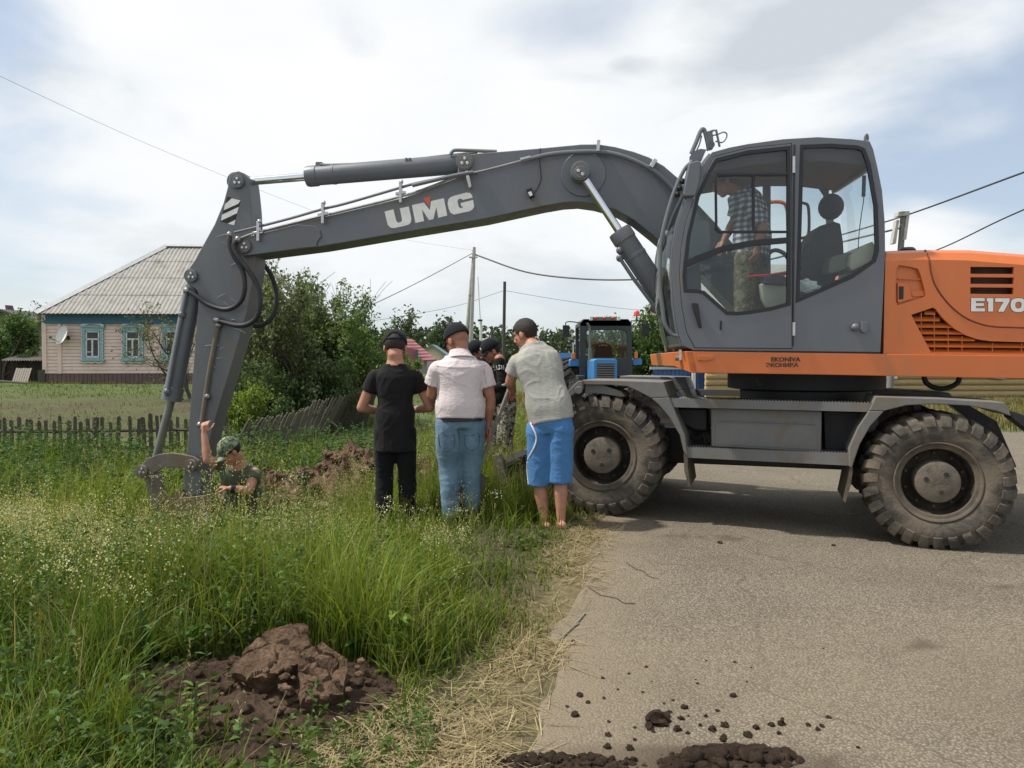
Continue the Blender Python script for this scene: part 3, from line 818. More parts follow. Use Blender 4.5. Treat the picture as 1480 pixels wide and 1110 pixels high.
rp.build('latch_panel', [ORANGE, BLACK], exc, bevel=.004)
lv = MB()
for k in range(8):
    y = 446 + k*9.4
    # slat extents along the opening
    xl = 1318 + max(0, (y-455))*.52
    xr = 1352 + (0 if y < 452 else 2.0*(y-452)**.97)
    if y > 487: xr = 1745
    if k == 0: xl = 1334
    yy = (y + 9.0)
    if yy > 512: continue
    e = .004*(xr-xl)*.8
    a = [SU.px(xl, y+4.6, .02), SU.px(xr, y+4.6+(xr-xl)*.010, .02), SU.px(xr, y+9.6+(xr-xl)*.010, .05), SU.px(xl, y+9.6, .05)]
    a = [SU.px(xl, y+1.6, .085), SU.px(xr, y+1.6+(xr-xl)*.008, .085), SU.px(xr, y+7.2+(xr-xl)*.008, .028), SU.px(xl+3.0, y+7.2, .028)]
    lv.prism(a, [p - V((0, 0, .009)) + SU.w*.004 for p in a])
for x in (1331, 1350, 1370, 1390, 1434, 1476, 1520):
    y0 = 452 if x < 1360 else (472 if x < 1380 else (486 if x < 1400 else 496))
    pr(lv, SU, [(x, y0), (x+1.2, y0), (x+1.2, 511), (x, 511)], .05, .08)
lv.build('louvre_grille', ORANGE, exc, smooth=0)
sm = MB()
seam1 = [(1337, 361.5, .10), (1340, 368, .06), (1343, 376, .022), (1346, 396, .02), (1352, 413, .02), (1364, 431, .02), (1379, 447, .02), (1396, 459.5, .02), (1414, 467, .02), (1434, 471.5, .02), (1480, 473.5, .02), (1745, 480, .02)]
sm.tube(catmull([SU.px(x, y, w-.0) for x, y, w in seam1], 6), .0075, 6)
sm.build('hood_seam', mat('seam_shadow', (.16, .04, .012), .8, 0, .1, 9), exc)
def ring_poly(cx, cy, rx, ry, n=28): return [(cx+rx*math.copysign(abs(math.cos(q))**.8, math.cos(q)), cy+ry*math.copysign(abs(math.sin(q))**.8, math.sin(q))) for q in [2*math.pi*k/n for k in range(n)]]
KE = lambda pts: [(1270+x/6.94, 350+y/6.94) for x, y in pts]
Lt = [[(926, 560), (1060, 560), (1060, 592), (974, 592), (974, 612), (1052, 612), (1052, 641), (974, 641), (974, 663), (1063, 663), (1063, 695), (926, 695)],
      [(1084, 562), (1146, 562), (1146, 696), (1098, 696), (1098, 596), (1084, 596)],
      [(1168, 563), (1309, 563), (1309, 592), (1252, 698), (1196, 698), (1250, 599), (1168, 599)],
      [(1490, 568), (1540, 568), (1562, 645), (1588, 568), (1628, 568), (1654, 645), (1676, 568), (1726, 568), (1680, 702), (1634, 702), (1608, 628), (1582, 702), (1536, 702)]]
ml_ = MB(); mo_ = MB()
for q in Lt: pr(ml_, SU, KE(q), .02, .016); pr(mo_, SU, KE(inset(q, -4.5)), .02, .018)
o0, i0, o1 = ring_poly(1399, 632, 77, 70), ring_poly(1399, 632, 32, 34), ring_poly(1399, 632, 81.5, 74.5)
plate(ml_, SU, KE(o0), [KE(i0)], .02, .016); plate(mo_, SU, KE(o1), [KE(ring_poly(1399, 632, 28, 30))], .02, .018)
mo2 = mo_.build('lettering_outline', BLACK, exc, smooth=0); ml_.build('model_lettering', LETTER, exc, smooth=0)
ex_ = MB(); q = SU.px(1311, 363, .5); ex_.lathe(q, V((0,0,1)), [(-.05, .07), (.012, .07), (.03, .05), (.034, .01)], 20); ex_.build('fuel_cap', BLACK, exc)
ex2 = MB(); q = SU.px(1308, 363, 1.9); P = catmull([SU.px(1108, 440, 1.9), SU.px(1110, 300, 1.9), SU.px(1114, 292.5, 1.9), SU.px(1130, 292.5, 1.9), SU.px(1137, 300, 1.9), SU.px(1139, 325, 1.9), SU.px(1141, 420, 1.9)], 5)
ex2.tube(P, .02, 10); ex2.build('handrail', ORANGE, exc)

# ------------------------------------------------------------------ cab
CABG = GREY
outer = [(1002, 506), (986, 499), (979.6, 476), (974, 440), (971.5, 395), (973, 359), (980, 321), (993, 283.5), (1012, 243), (1029, 220), (1055, 213), (1081, 208), (1132, 201), (1182, 198), (1232, 201), (1257, 204), (1262, 215), (1268, 240), (1275, 275), (1279, 321), (1279.5, 362), (1276, 440), (1272.5, 509)]
door = [(1004, 503), (992, 480), (985, 440), (982, 395), (984, 359), (991, 321), (1004, 283), (1021, 247), (1032, 226), (1081, 213.5), (1144.6, 207), (1145.3, 504.2)]
dwin = [(1035, 229), (1081, 217.5), (1142.5, 211), (1142.8, 441), (1113, 449), (1085, 453.5), (1066, 455.5), (1050, 455), (1033, 440), (1016, 425), (1008, 423.5), (988.5, 422.5), (986.7, 400), (988, 384), (993, 341.5), (1006.5, 283.5), (1023, 248)]
rwin = [(1157, 209.5), (1200, 207.8), (1240, 210.5), (1250, 214.5), (1258, 236), (1268.5, 296), (1270.5, 362), (1266, 378), (1232, 402), (1182, 424), (1150.5, 437.5)]
cb = MB()
plate(cb, SU, outer, [door, rwin], 0, .05)
far_w = 1.0
faro = [SU.px(x-(13 if x > 1240 else 0), y, 0) + SU.w*(far_w) for x, y in outer]
fwA = [(1003, 262), (1103, 262), (1103, 452), (1050, 456), (1000, 436), (972, 426), (963, 385), (970, 345), (985, 300)]
fwB = [(1114, 262), (1160, 262), (1180, 266), (1191, 282), (1195, 320), (1196, 425), (1114, 447)]
cb.holes([p - SU.w*.03 for p in faro], [[SU.px(x, y, far_w-.03) for x, y in h] for h in (fwA, fwB)], SU.w*.03)
# roof skin, rear header, lower rear wall, front sill, floor
rt = [(1029, 220), (1055, 213), (1081, 208), (1132, 201), (1182, 198), (1232, 201), (1257, 204), (1262, 215), (1232, 211), (1182, 207.5), (1132, 211), (1081, 218), (1040, 228)]
A = [SU.px(x, y, 0) + SU.w*.05 for x, y in rt]; cb.prism(A, [p + SU.w*.92 for p in A])
A = [SU.px(x, y, 0) + SU.w*.05 for x, y in [(1279.5, 366), (1276, 440), (1272.5, 508), (1264, 508), (1268, 440), (1271, 366)]]; cb.prism(A, [p + SU.w*.92 for p in A])
A = [SU.px(x, y, 0) + SU.w*.05 for x, y in [(1262, 215), (1268, 240), (1260, 242), (1253, 213)]]; cb.prism(A, [p + SU.w*.92 for p in A])
A = [SU.px(x, y, 0) + SU.w*.05 for x, y in [(1002, 506), (986, 499), (981, 482), (990, 482), (1268, 498), (1268, 506)]]; cb.prism(A, [p + SU.w*.92 for p in A])
cb.build('cab', CABG, exc, bevel=.003)
ln = MB()
lt = [(1034, 230), (1081, 219.5), (1132, 212.5), (1182, 209), (1232, 212.5), (1254, 216), (1258, 238), (1240, 236), (1200, 231), (1150, 231), (1090, 236), (1030, 246)]
A = [SU.px(x, y, 0) + SU.w*.06 for x, y in lt]; ln.prism(A, [p + SU.w*.90 for p in A])
pr(ln, SU, [(1004, 250), (1196, 238), (1201, 262), (1198, 284), (1193, 282), (1181, 264), (1160, 260), (1004, 262)], .90, .965)
ln.build('headliner', LINER, exc, bevel=.02, seg=3)
dr = MB(); plate(dr, SU, inset(door, .7), [dwin], -.006, .035)
d_o = dr.build('cab_door', CABG, exc, bevel=.003)
sl = MB(); plate(sl, SU, dwin, [inset(dwin, 5)], -.010, .02); sl.build('window_seal', SEAL, d_o)
g = MB(); pr(g, SU, inset(dwin, 3), .004, .009); g.build('glass_pane', GLASS, d_o, smooth=0)
sw = [(1036, 250.5), (1142, 250), (1142, 336.5), (1040, 336.5), (1034, 331), (1033, 256)]
s2 = MB(); plate(s2, SU, sw, [inset(sw, 3.2)], -.012, .012); pr(s2, SU, [(1087.5, 252), (1091, 252), (1091, 335), (1087.5, 335)], -.008, .008); s2.build('sliding_window_frame', SEAL, d_o)
bar = [(988, 378), (1010, 368), (1043, 355.5), (1090, 346.5), (1142, 342.5), (1142, 351), (1090, 355), (1045, 364), (1014, 377), (988.5, 389)]
s3 = MB(); pr(s3, SU, bar, -.011, .015); s3.build('window_crossbar', SEAL, d_o)
hn = MB(); pr(hn, SU, [(1000, 438), (1008, 439), (1010, 452), (1013.5, 474), (1010, 474), (1004, 455), (1001, 446)], -.006, -.05); hn.mi = 1; hn.build('door_handle', BLACK, d_o, bevel=.006)
ky = MB(); pr(ky, SU, [(1040.5, 463.5), (1043.5, 463.5), (1043, 477), (1040, 477)], -.0065, -.009); ky.build('key_slot', BLACK, d_o)
hgm = MB()
for y0, y1 in ((226, 250), (466, 485)):
    p0, p1 = SU.px(1147.6, y0, -.012), SU.px(1147.4, y1, -.012); hgm.cyl(p0, p1, .012, 10)
p0, p1 = SU.px(1148.5, 209, -.006), SU.px(1146, 500, -.006); hgm.mi = 1; hgm.cyl(p0, p1, .0065, 8)
hgm.build('door_hinge', [ZINC, BLACK], d_o)
w1 = MB(); plate(w1, SU, rwin, [inset(rwin, 5)], -.006, .02); rs = w1.build('quarter_window_seal', SEAL, exc)
g = MB(); pr(g, SU, inset(rwin, 3), .004, .009); g.build('glass_pane', GLASS, rs, smooth=0)
g = MB()
for h in (fwA, fwB): pr(g, SU, h, far_w-.018, far_w-.013)
g.build('far_side_glass', GLASS, exc, smooth=0)
# windscreen bulging forward, and the back window
wsn = [(984, 497), (978.5, 476), (973, 440), (970.5, 395), (972, 359), (979, 321), (992, 283.5), (1011, 243), (1027, 222)]
wsn = [SU.px(x, y, 0) for x, y in wsn]; rings = []
for k in range(9):
    f = k/8; rings.append([p + SU.w*(.03+.94*f) - SU.s*(.09*math.sin(math.pi*f)) for p in wsn])
g = MB(); g.loft(rings, closed=False, caps=False); g.build('windscreen', GLASSF, exc, smooth=60)
rb = [SU.px(x, y, 0) for x, y in [(1267, 240), (1274, 275), (1277, 321), (1277, 364)]]
g = MB(); g.loft([[p + SU.w*.05 for p in rb], [p + SU.w*.96 for p in rb]], closed=False, caps=False); g.build('back_window', GLASS, exc, smooth=60)
for f in (0.0, 1.0):
    ps = MB(); P = [p + SU.w*(.03+.94*f) for p in wsn]; ps.tube(P, .016, 8)
    ps.build('windscreen_frame', CABG, exc)
wp = MB(); f = .35
P = [SU.px(x, y, .3) for x, y in [(966, 470), (958, 420), (962, 340)]]; wp.tube(P, .008, 6); wp.tube([SU.px(955, 340, .3), SU.px(968, 430, .3)], .01, 6)
wp.build('wiper', BLACK, exc)
hr = MB(); P = catmull([SU.px(x, y, .03) for x, y in [(1001, 233), (988, 247), (971, 287), (956.5, 342), (954, 372), (953.5, 412), (957.5, 445), (961, 468), (971, 483), (985, 486)]], 6)
hr.tube(P, .017, 10); hr.build('grab_rail', GREY, exc)
mi = MB(); pr(mi, SU, [(996, 235), (1008, 231.5), (1013.5, 233), (1011.5, 262), (1005, 283), (990, 283.5), (988, 279), (991.5, 258)], -.06, .06); mi.build('mirror', GREY, exc, bevel=.012, seg=3)
mk = MB()
for x, y in ((986, 262), (982, 272), (979, 281)): mk.ball(SU.px(x, y, .03), .026, seg=8, rings=6)
mk.build('mirror_clamp', BLACK, exc)
fb = MB()
fb.tube(catmull([SU.px(x, y, .12) for x, y in [(999, 222), (1006, 206), (1012.5, 190), (1017, 187), (1020, 195), (1025, 217)]], 5), .018, 8)
fb.tube(catmull([SU.px(x, y, .16) for x, y in [(1006, 219), (1011, 208), (1014, 196)]], 4), .007, 6)
pr(fb, SU, [(997, 226), (1002, 219), (1012, 215), (1021, 216), (1014, 232), (997, 233)], .10, .13)
fb.build('light_bracket', GREY, exc)
fw = MB(); pr(fw, SU, [(1022, 192), (1030, 191), (1032, 212), (1024, 214)], .1, .2); fw.cyl(SU.px(1028, 209, .1), SU.px(1028, 209, .08), .03, 12)
fw.tube([SU.px(1021, 192, .14), SU.px(1030, 189, .14), SU.px(1035, 188, .14), SU.px(1040, 212, .14)], .010, 6)
fw.tube(catmull([SU.px(x, y, .14) for x, y in [(1030, 196), (1038, 194), (1046, 191), (1050.5, 194), (1049, 201), (1043, 206), (1034, 204)]], 5), .006, 6)
fw.build('work_light', GREY, exc)
an = MB(); an.tube(catmull([SU.px(x, y, .12) for x, y in [(1250, 203), (1250.5, 198), (1252.5, 194.5), (1254, 198), (1254, 203)]], 4), .010, 6); an.build('roof_hook', GREYD, exc)
lt_ = MB(); lt_.ball(SU.px(1236, 473, -.02), .032, seg=10, rings=8); pr(lt_, SU, [(1244, 465), (1253, 466), (1252.5, 478), (1249, 481), (1243.5, 480)], 0, -.03); lt_.build('panel_latch', GREY, exc, bevel=.004)
bs = MB(); pr(bs, SU, [(1004, 505.5), (1272, 508.8), (1272, 511.5), (996, 508)], .01, .9); bs.build('cab_base_gasket', BLACK, exc)
# cab interior
it = MB()
def pw(pts, wa, wb): pr(it, SU, pts, wa, wb)
it.mi = 0
pw([(1150, 398), (1160, 372), (1176, 340), (1186, 326), (1206, 320), (1215, 323), (1219, 350), (1221, 384), (1200, 412), (1160, 425)], .38, .75)
pw([(1118, 404), (1152, 398), (1200, 410), (1222, 400), (1226, 428), (1160, 446), (1116, 446)], .34, .80)
it.ball(SU.px(1201, 299, .55), .105, .13, .115, SU.s, SU.w, V((0, 0, 1)), 16, 10)
pw([(1158, 372), (1163, 356), (1166, 350), (1170, 350), (1170, 372)], .28, .36)
o_ = it.build('driver_seat', SEATM, exc, bevel=.03, seg=3)
it = MB()
pw([(1099, 409.5), (1137.5, 413), (1137.5, 438), (1122, 446), (1109, 444), (1102, 431)], .24, .34)
o_ = it.build('beige_trim', BEIGE, exc, bevel=.015, seg=3)
it = MB()
pw([(1232, 392), (1227, 384), (1229, 368), (1262, 348), (1267, 360), (1266, 376)], .07, .80)
o_ = it.build('beige_trim', BEIGE, exc, bevel=.015, seg=3)
it = MB(); pw([(1197, 393), (1199, 376), (1204, 370.5), (1222, 366), (1232, 364), (1230, 372), (1224, 390), (1200, 396)], .12, .3); it.build('side_console', mat('olive_plastic', (.12, .12, .085), .6, 0, .1, 8), exc, bevel=.012)
it = MB()
pw([(989, 390), (1012, 378), (1014, 420), (1008, 424), (989, 424)], .06, .12)
pw([(1104, 398), (1135, 398), (1137, 412), (1104, 410)], .2, .42)
it.build('control_console', DKPLASTIC, exc, bevel=.01)
it = MB()
pw([(1150, 436), (1226, 400), (1262, 384), (1262, 500), (1150, 500)], .06, .35)
it.tube(catmull([SU.px(x, y, .5) for x, y in [(1106, 385), (1112, 366), (1124, 362), (1138, 372), (1146, 398)]], 6), .02, 8)
it.build('control_console', DKPLASTIC, exc, bevel=.01)
it = MB(); it.tube(catmull([SU.px(x, y, .9) for x, y in [(1152, 294), (1163, 294), (1168.5, 301), (1169, 334), (1164, 343), (1150, 344.5)]], 5), .014, 8); it.build('interior_grab_rail', DKPLASTIC, exc)
it = MB(); it.tube([SU.px(1080, 399.5, .22), SU.px(1118, 396.5, .22), SU.px(1136, 395, .22)], [.008, .010, .018], 8); it.build('red_lever', mat('red_plastic', (.55, .02, .02), .4, 0, .1, 9), exc)
it = MB(); it.tube(catmull([SU.px(x, y, .12) for x, y in [(1250, 262), (1248, 290), (1245, 310), (1241, 345), (1240, 392)]], 4), .004, 5); it.tube([SU.px(1249, 254, .12), SU.px(1248, 284, .12)], .016, 8); it.build('rear_wiper', DKPLASTIC, exc)
# ------------------------------------------------------------------ boom
BW0, BW1 = 1.06, 1.42
boom_px = [(350, 342), (368, 337.5), (400, 328), (475, 311), (584, 285), (659, 257), (661, 252), (663, 232), (668, 225), (681, 222.3), (700, 220.5), (735, 218), (781, 214), (840, 208.4), (865, 208.2), (889, 212), (916, 219), (938, 227), (959.5, 239.5), (981, 258), (1006, 292), (1037, 325), (1070, 365), (1104, 415), (1108, 445), (1096, 462), (1075, 462), (1054, 438), (1016, 397), (975, 369), (954, 349), (943, 339.5), (916, 318), (889, 303), (859.5, 295), (835, 291.6), (813.5, 293), (786.5, 297.6), (700, 316.5), (600, 333), (480, 353.5), (459, 357), (362, 369.5), (353, 370.5), (345, 366), (341, 358), (343, 348)]
bm_ = MB(); pr(bm_, SU, boom_px, BW0, BW1)
boom = bm_.build('boom', GREY, exc, smooth=22, bevel=.010)
# thin edge flange lines, reinforcement plates
rp_ = MB()
pr(rp_, SU, [(346, 345), (430, 325), (455, 327), (463, 333), (465, 342), (459, 350), (458, 357), (440, 358.5), (362, 369), (352, 370.5), (344, 365), (341.5, 357)], BW0, BW0-.018)
rp_.build('boom_doubler_plate', GREY, boom, bevel=.005)
rp_ = MB(); disc(rp_, SU, 843, 252, BW0, BW0-.02, .215, 40)
rp_.build('pivot_boss', GREY, boom, bevel=.005)
for (x, y, r) in ((354, 356, .072), (672, 234, .085)): pin(SU, x, y, BW0-.018, r, boom)
# brand letters on the boom side
def cr(pts, ox, oy, k): return [(ox+x/k, oy+y/k) for x, y in pts]
K = 9.25
Uo = [(147, 378), (266, 348), (300, 490), (312, 515), (335, 527), (362, 520), (380, 500), (378, 470), (350, 335), (470, 310), (505, 470), (500, 520), (470, 552), (400, 572), (270, 600), (225, 592), (190, 555), (178, 510)]
Mo = [(512, 292), (672, 258), (752, 360), (768, 238), (940, 200), (985, 430), (865, 462), (838, 315), (800, 478), (742, 492), (645, 345), (676, 505), (560, 530)]
Go = [(1075, 168), (1240, 124), (1290, 130), (1315, 160), (1325, 192), (1190, 222), (1170, 205), (1135, 212), (1122, 240), (1138, 315), (1160, 335), (1190, 325), (1200, 308), (1172, 308), (1162, 265), (1330, 222), (1345, 310), (1320, 350), (1285, 372), (1075, 418), (1030, 395), (1005, 345), (990, 270), (1000, 215), (1030, 185)]
To = [(662, 200), (757, 176), (748, 290), (735, 300)]
lg = MB()
for P in (Uo, Mo, Go): pr(lg, SU, cr(P, 540, 265, K), BW0, BW0-.003)
lg.mi = 1; pr(lg, SU, cr(To, 540, 265, K), BW0, BW0-.003)
lg.build('boom_lettering', [LETTER, REDV], boom, smooth=0)
# boom-foot cylinders
def cyl_pair(fr, a, b, k, r_rod, r_bar, wlist, name, parent, fittings=True):
    for w in wlist:
        p0, p1 = fr.px(*a, w), fr.px(*b, w); pm = p0.lerp(p1, k); d = (p1-p0).normalized()
        mb = MB(); mb.mi = 1; mb.cyl(p0, pm+d*.05, r_rod, 20); mb.mi = 0
        mb.lathe(pm, d, [(-.01, r_rod*1.02), (-.01, r_bar*1.02), (.015, r_bar*1.08), (.10, r_bar*1.08), (.105, r_bar), (.26, r_bar), (.262, r_bar*1.04), (.29, r_bar*1.04), (.292, r_bar), ((p1-pm).length-.05, r_bar), ((p1-pm).length, r_bar*.8)], 28)
        mb.lathe(p0 - fr.w*.06, fr.w, [(0, r_rod*1.2), (0, r_bar*.95), (.12, r_bar*.95), (.12, r_rod*1.2)], 24)
        mb.build(name, [GREY, CHROME], parent, smooth=40)
cyl_pair(SU, (839, 249), (962, 436), .46, .040, .105, [.93, 1.55], 'boom_cylinder', exc)
mb = MB(); disc(mb, SU, 839, 249, .90, .84, .088, 30); disc(mb, SU, 839, 249, .84, .83, .06, 24); mb.mi = 1
for dx, dy in ((-3, -2), (3, 3)): disc(mb, SU, 839+dx, 249+dy, .83, .815, .018, 8)
mb.build('boom_cylinder_pin', [GREYARM, ZINC], exc, bevel=.005)
mb = MB()
mb.tube(catmull([SU.px(x, y, .90) for x, y in [(897, 362), (905, 374), (925, 404), (950, 440)]], 4), .022, 8)
mb.tube([SU.px(x, y, .86) for x, y in [(895, 372), (915, 402), (948, 446)]], .018, 8)
for x, y in ((896, 362), (896, 373)): mb.ball(SU.px(x, y, .88), .038, seg=8, rings=6)
mb.tube([SU.px(x, y, .88) for x, y in [(946, 438), (955, 452)]], .035, 8)
mb.build('cylinder_pipe', GREY, exc)
# foot bracket for boom cylinders
splitsides('cylinder_bracket', GREYD, SU, [([(955, 420), (975, 430), (1000, 500), (975, 508), (965, 450), (948, 440)], .85, 1.0)], (0, .65), exc, bevel=.008)
# arm cylinder on top of the boom
cyl_pair(SU, (344, 263.5), (671, 236.5), .315, .042, .098, [1.24], 'arm_cylinder', exc)
mb = MB()
pr(mb, SU, [(456, 234), (465, 234), (465, 246), (456, 246)], 1.20, 1.28)
mb.tube(catmull([SU.px(x, y, 1.2) for x, y in [(463, 238), (480, 238.5), (540, 236), (586, 231.5), (608, 230), (651, 225)]], 4), .016, 8)
mb.tube(catmull([SU.px(x, y, 1.15) for x, y in [(651, 224), (654, 219), (660, 217), (690, 218), (718, 219)]], 4), .018, 8)
mb.tube(catmull([SU.px(x, y, 1.2) for x, y in [(608, 230), (640, 226), (690, 221)]], 4), .018, 8)
for x in (587, 592): pr(mb, SU, [(x-1.5, 228), (x+1.5, 228), (x+1.5, 246), (x-1.5, 246)], 1.15, 1.25)
mb.build('arm_cylinder_pipe', GREY, exc)
# steel pipes along the boom's side and their clamps
mb = MB()
mb.tube(catmull([SU.px(x, y, 1.02) for x, y in [(339, 336), (368, 329), (420, 315.5), (467, 302), (500, 294), (576, 272), (597, 266), (640, 257), (690, 250)]], 4), .014, 8)
mb.mi = 1
mb.tube(catmull([SU.px(x, y, 1.0) for x, y in [(346, 345), (375, 335), (470, 311), (590, 281), (660, 255.5), (700, 246.5), (752, 233), (770, 229)]], 4), .013, 8)
mb.build('boom_pipe', [GREY, PIPE], boom)
mb = MB(); mb.tube(catmull([SU.px(x, y, 1.0) for x, y in [(765, 230), (790, 224), (820, 220.5), (865, 219.5), (900, 226), (938, 243), (962, 262), (985, 288)]], 5), .022, 10)
mb.tube(catmull([SU.px(x, y, .97) for x, y in [(596, 268), (625, 261), (660, 253), (684, 249)]], 5), .02, 8)
mb.build('boom_hose', GREY, boom)
for x, y, h in ((375, 333, 16), (468, 306, 18), (580, 276, 18)):
    mb = MB(); pr(mb, SU, [(x-2, y-12), (x+2, y-12), (x+2, y+h), (x-2, y+h)], 1.03, .985); pr(mb, SU, [(x-7, y+3), (x+7, y+1), (x+7, y+5), (x-7, y+7)], 1.035, .99); mb.ball(SU.px(x, y-13, 1.0), .022, seg=8, rings=6)
    mb.build('pipe_clamp', ZINC, boom, bevel=.003)
for q, a_, b_ in (([(673, 250), (678, 249), (683, 272), (679, 274)], 1.04, .97), ([(862.5, 206), (867.5, 206), (866, 222), (861.5, 222)], 1.06, .965), ([(944, 232), (949, 235), (942, 246), (937, 243)], 1.06, .965), ([(752, 230), (767, 226.5), (768, 229.5), (753, 233.5)], 1.02, .975)):
    mb = MB(); pr(mb, SU, q, a_, b_); mb.build('pipe_clamp', ZINC, boom, bevel=.003)
mb = MB(); pr(mb, SU, [(761, 276), (769, 273), (773, 284), (766, 288)], BW0, BW0-.07); mb.mi = 1; mb.tube(catmull([SU.px(x, y, 1.03) for x, y in [(781, 214), (780, 232), (782, 258), (778, 270), (773, 278)]], 5), .006, 6)
mb.mi = 2; pr(mb, SU, [(763, 278), (768, 276.5), (770, 282), (766, 284)], BW0-.07, BW0-.073)
mb.build('boom_light', [BLACK, RUBBER, LETTER], boom, bevel=.004)

# ------------------------------------------------------------------ arm
AW0, AW1 = 1.11, 1.37
arm_px = [(344, 247), (352, 250), (358.5, 257), (361, 275), (363.5, 300), (365, 328), (368, 350), (369, 378), (366, 402), (361, 430), (357, 451), (351, 472), (331, 540), (312, 601), (301, 645), (295, 665), (291, 700), (288, 740), (268, 740), (265, 690), (270, 653), (274.5, 590), (279.5, 527), (285.5, 451), (287, 428), (284, 419), (273, 410), (267.5, 403), (267.5, 395), (273, 388), (281.6, 375.7), (297, 347.6), (310, 324), (322.7, 293.5), (329, 270), (331, 255), (336, 249.5)]
mb = MB(); pr(mb, SU, arm_px, AW0, AW1); arm = mb.build('arm', GREYARM, exc, smooth=22, bevel=.008)
pin(SU, 343.5, 262.5, AW0, .075, arm); pin(SU, 277, 399, AW0, .070, arm)
mb = MB()
quad = cr([(688, 297), (778, 320), (733, 490), (640, 462)], 180, 220, 4.625)
mb.mi = 0; pr(mb, SU, quad, AW0, AW0-.002)
mb.mi = 1
for st in ([(672, 348), (718, 308), (776, 322), (760, 345), (664, 388)], [(652, 418), (764, 366), (752, 408), (645, 458)], [(690, 478), (742, 452), (733, 488)]):
    pr(mb, SU, cr(st, 180, 220, 4.625), AW0-.002, AW0-.004)
mb.build('hazard_sticker', [BLACK, LETTER], arm, smooth=0)
rs_ = random.Random(6); mb = MB()
for k in range(16):
    x0 = rs_.uniform(285, 345); y0 = rs_.uniform(385, 560) if k < 11 else rs_.uniform(335, 385)
    if not (287 + max(0, 400-y0)*.45 < x0 < 352 - max(0, y0-450)*.27): continue
    a_ = rs_.uniform(-.7, .7); l_ = rs_.uniform(4, 20); P = [SU.px(x0+l_*t*math.cos(a_), y0+l_*t*math.sin(a_)+3*t*t, AW0-.0005) for t in (0, .5, 1)]; mb.tube(P, .0018, 4)
mb.build('scratches', mat('bare_scratch', (.30, .30, .29), .6), arm)
# arm pipe with end fitting
mb = MB(); mb.tube([SU.px(x, y, AW0-.03) for x, y in [(315, 470), (302, 540), (291, 615)]], .024, 10); mb.mi = 1
for x, y in ((313, 462), (316, 470), (300, 573), (289, 614)): mb.ball(SU.px(x, y, AW0-.03), .034, seg=8, rings=6)
mb.build('arm_pipe', [LINK, PIPE], arm)
def hose(pts, r=.024, m=RUBBER, name='hydraulic_hose'):
    mb = MB(); P = catmull([SU.px(x, y, w) for x, y, w in pts], 8); mb.tube(P, r, 10)
    mb.mi = 1
    for q in (P[0], P[-1]): mb.ball(q, r*1.35, seg=8, rings=6)
    mb.build(name, [m, PIPE], exc)
hose([(332, 339, 1.0), (332, 352, .98), (337, 368, .98), (350, 390, .98), (354, 412, .98), (350, 432, 1.0), (338, 444, 1.02), (322, 447, 1.04), (300, 440, 1.05), (283, 428, 1.05), (270, 420, 1.05)])
hose([(344, 346, .98), (338, 355, .97), (345, 372, .96), (362, 395, .96), (373, 415, .96), (376, 440, .96), (371, 459, .98), (357, 469, 1.0), (340, 470, 1.02), (315, 463, 1.06)], .026)
hose([(380, 380, 1.45), (392, 398, 1.45), (399, 420, 1.45), (399, 445, 1.42), (390, 462, 1.40), (374, 471, 1.38), (356, 468, 1.36)], .024)
# bucket cylinder
cyl = MB()
p0, p1 = SU.px(280, 416, 1.24), SU.px(248, 578, 1.24); d = (p1-p0).normalized()
cyl.lathe(p0, d, [(-.02, .05), (-.02, .085), (.06, .092), ((p1-p0).length-.14, .092), ((p1-p0).length-.138, .102), ((p1-p0).length, .102), ((p1-p0).length, .05)], 26)
cyl.lathe(SU.px(277, 399, 1.18), SU.w, [(0, .03), (0, .075), (.12, .075), (.12, .03)], 20)
cyl.cyl(SU.px(277, 399, 1.24), p0, .06, 14)
cyl.mi = 1; cyl.cyl(p1-d*.05, SU.px(224, 668, 1.24), .042, 18); cyl.mi = 0
cyl.build('bucket_cylinder', [GREY, mat('dusty_rod', (.22, .22, .2), .4, .6, .15, 8)], exc, smooth=40)
mb = MB(); mb.tube(catmull([SU.px(x, y, 1.12) for x, y in [(270, 420), (266, 440), (254, 500), (243, 560), (239, 572)]], 4), .018, 8)
for x, y in ((270, 420), (263, 455), (242, 566)): mb.ball(SU.px(x, y, 1.13), .04, seg=8, rings=6)
mb.build('bucket_cylinder_pipe', GREY, exc)
# tipping links and bucket
lk = [(203, 680), (205, 671), (213, 663), (228, 657), (246, 654.5), (262, 656.5), (279, 660), (287, 666), (287, 674), (280, 681), (268, 676), (250, 675), (232, 678), (219, 686), (209, 689)]
mb = MB(); pr(mb, SU, lk, 1.41, 1.45); mb.build('tipping_link', LINK, exc, bevel=.005)
mb = MB(); pr(mb, SU, lk, 1.03, 1.07); link = mb.build('tipping_link', LINK, exc, bevel=.005)
pin(SU, 206, 681, 1.03, .068, link, m=LINK); pin(SU, 277, 673, 1.03, .068, link, m=LINK)
bk = [(207, 688), (213, 684), (227, 682), (237, 722), (262, 709), (262, 718), (240, 731), (226, 744), (219, 740)]
mb = MB(); pr(mb, SU, [(208, 688), (213, 684), (228, 682), (235, 705), (240, 742), (222, 748), (214, 715)], 1.05, 1.10); pr(mb, SU, [(208, 688), (213, 684), (228, 682), (235, 705), (240, 742), (222, 748), (214, 715)], 1.38, 1.43)
pr(mb, SU, [(222, 736), (238, 720), (262, 708), (264, 722), (242, 738), (226, 748)], 1.05, 1.43)
mb.build('bucket_link', LINK, exc, bevel=.006)
mb = MB()
bside = [(214, 748), (230, 738), (262, 720), (296, 716), (306, 730), (303, 765), (290, 806), (268, 838), (236, 850), (215, 840), (208, 800)]
pr(mb, SU, bside, .80, .83); pr(mb, SU, bside, 1.66, 1.69)
ring = [(214, 748), (208, 800), (215, 840), (236, 850), (268, 838)]
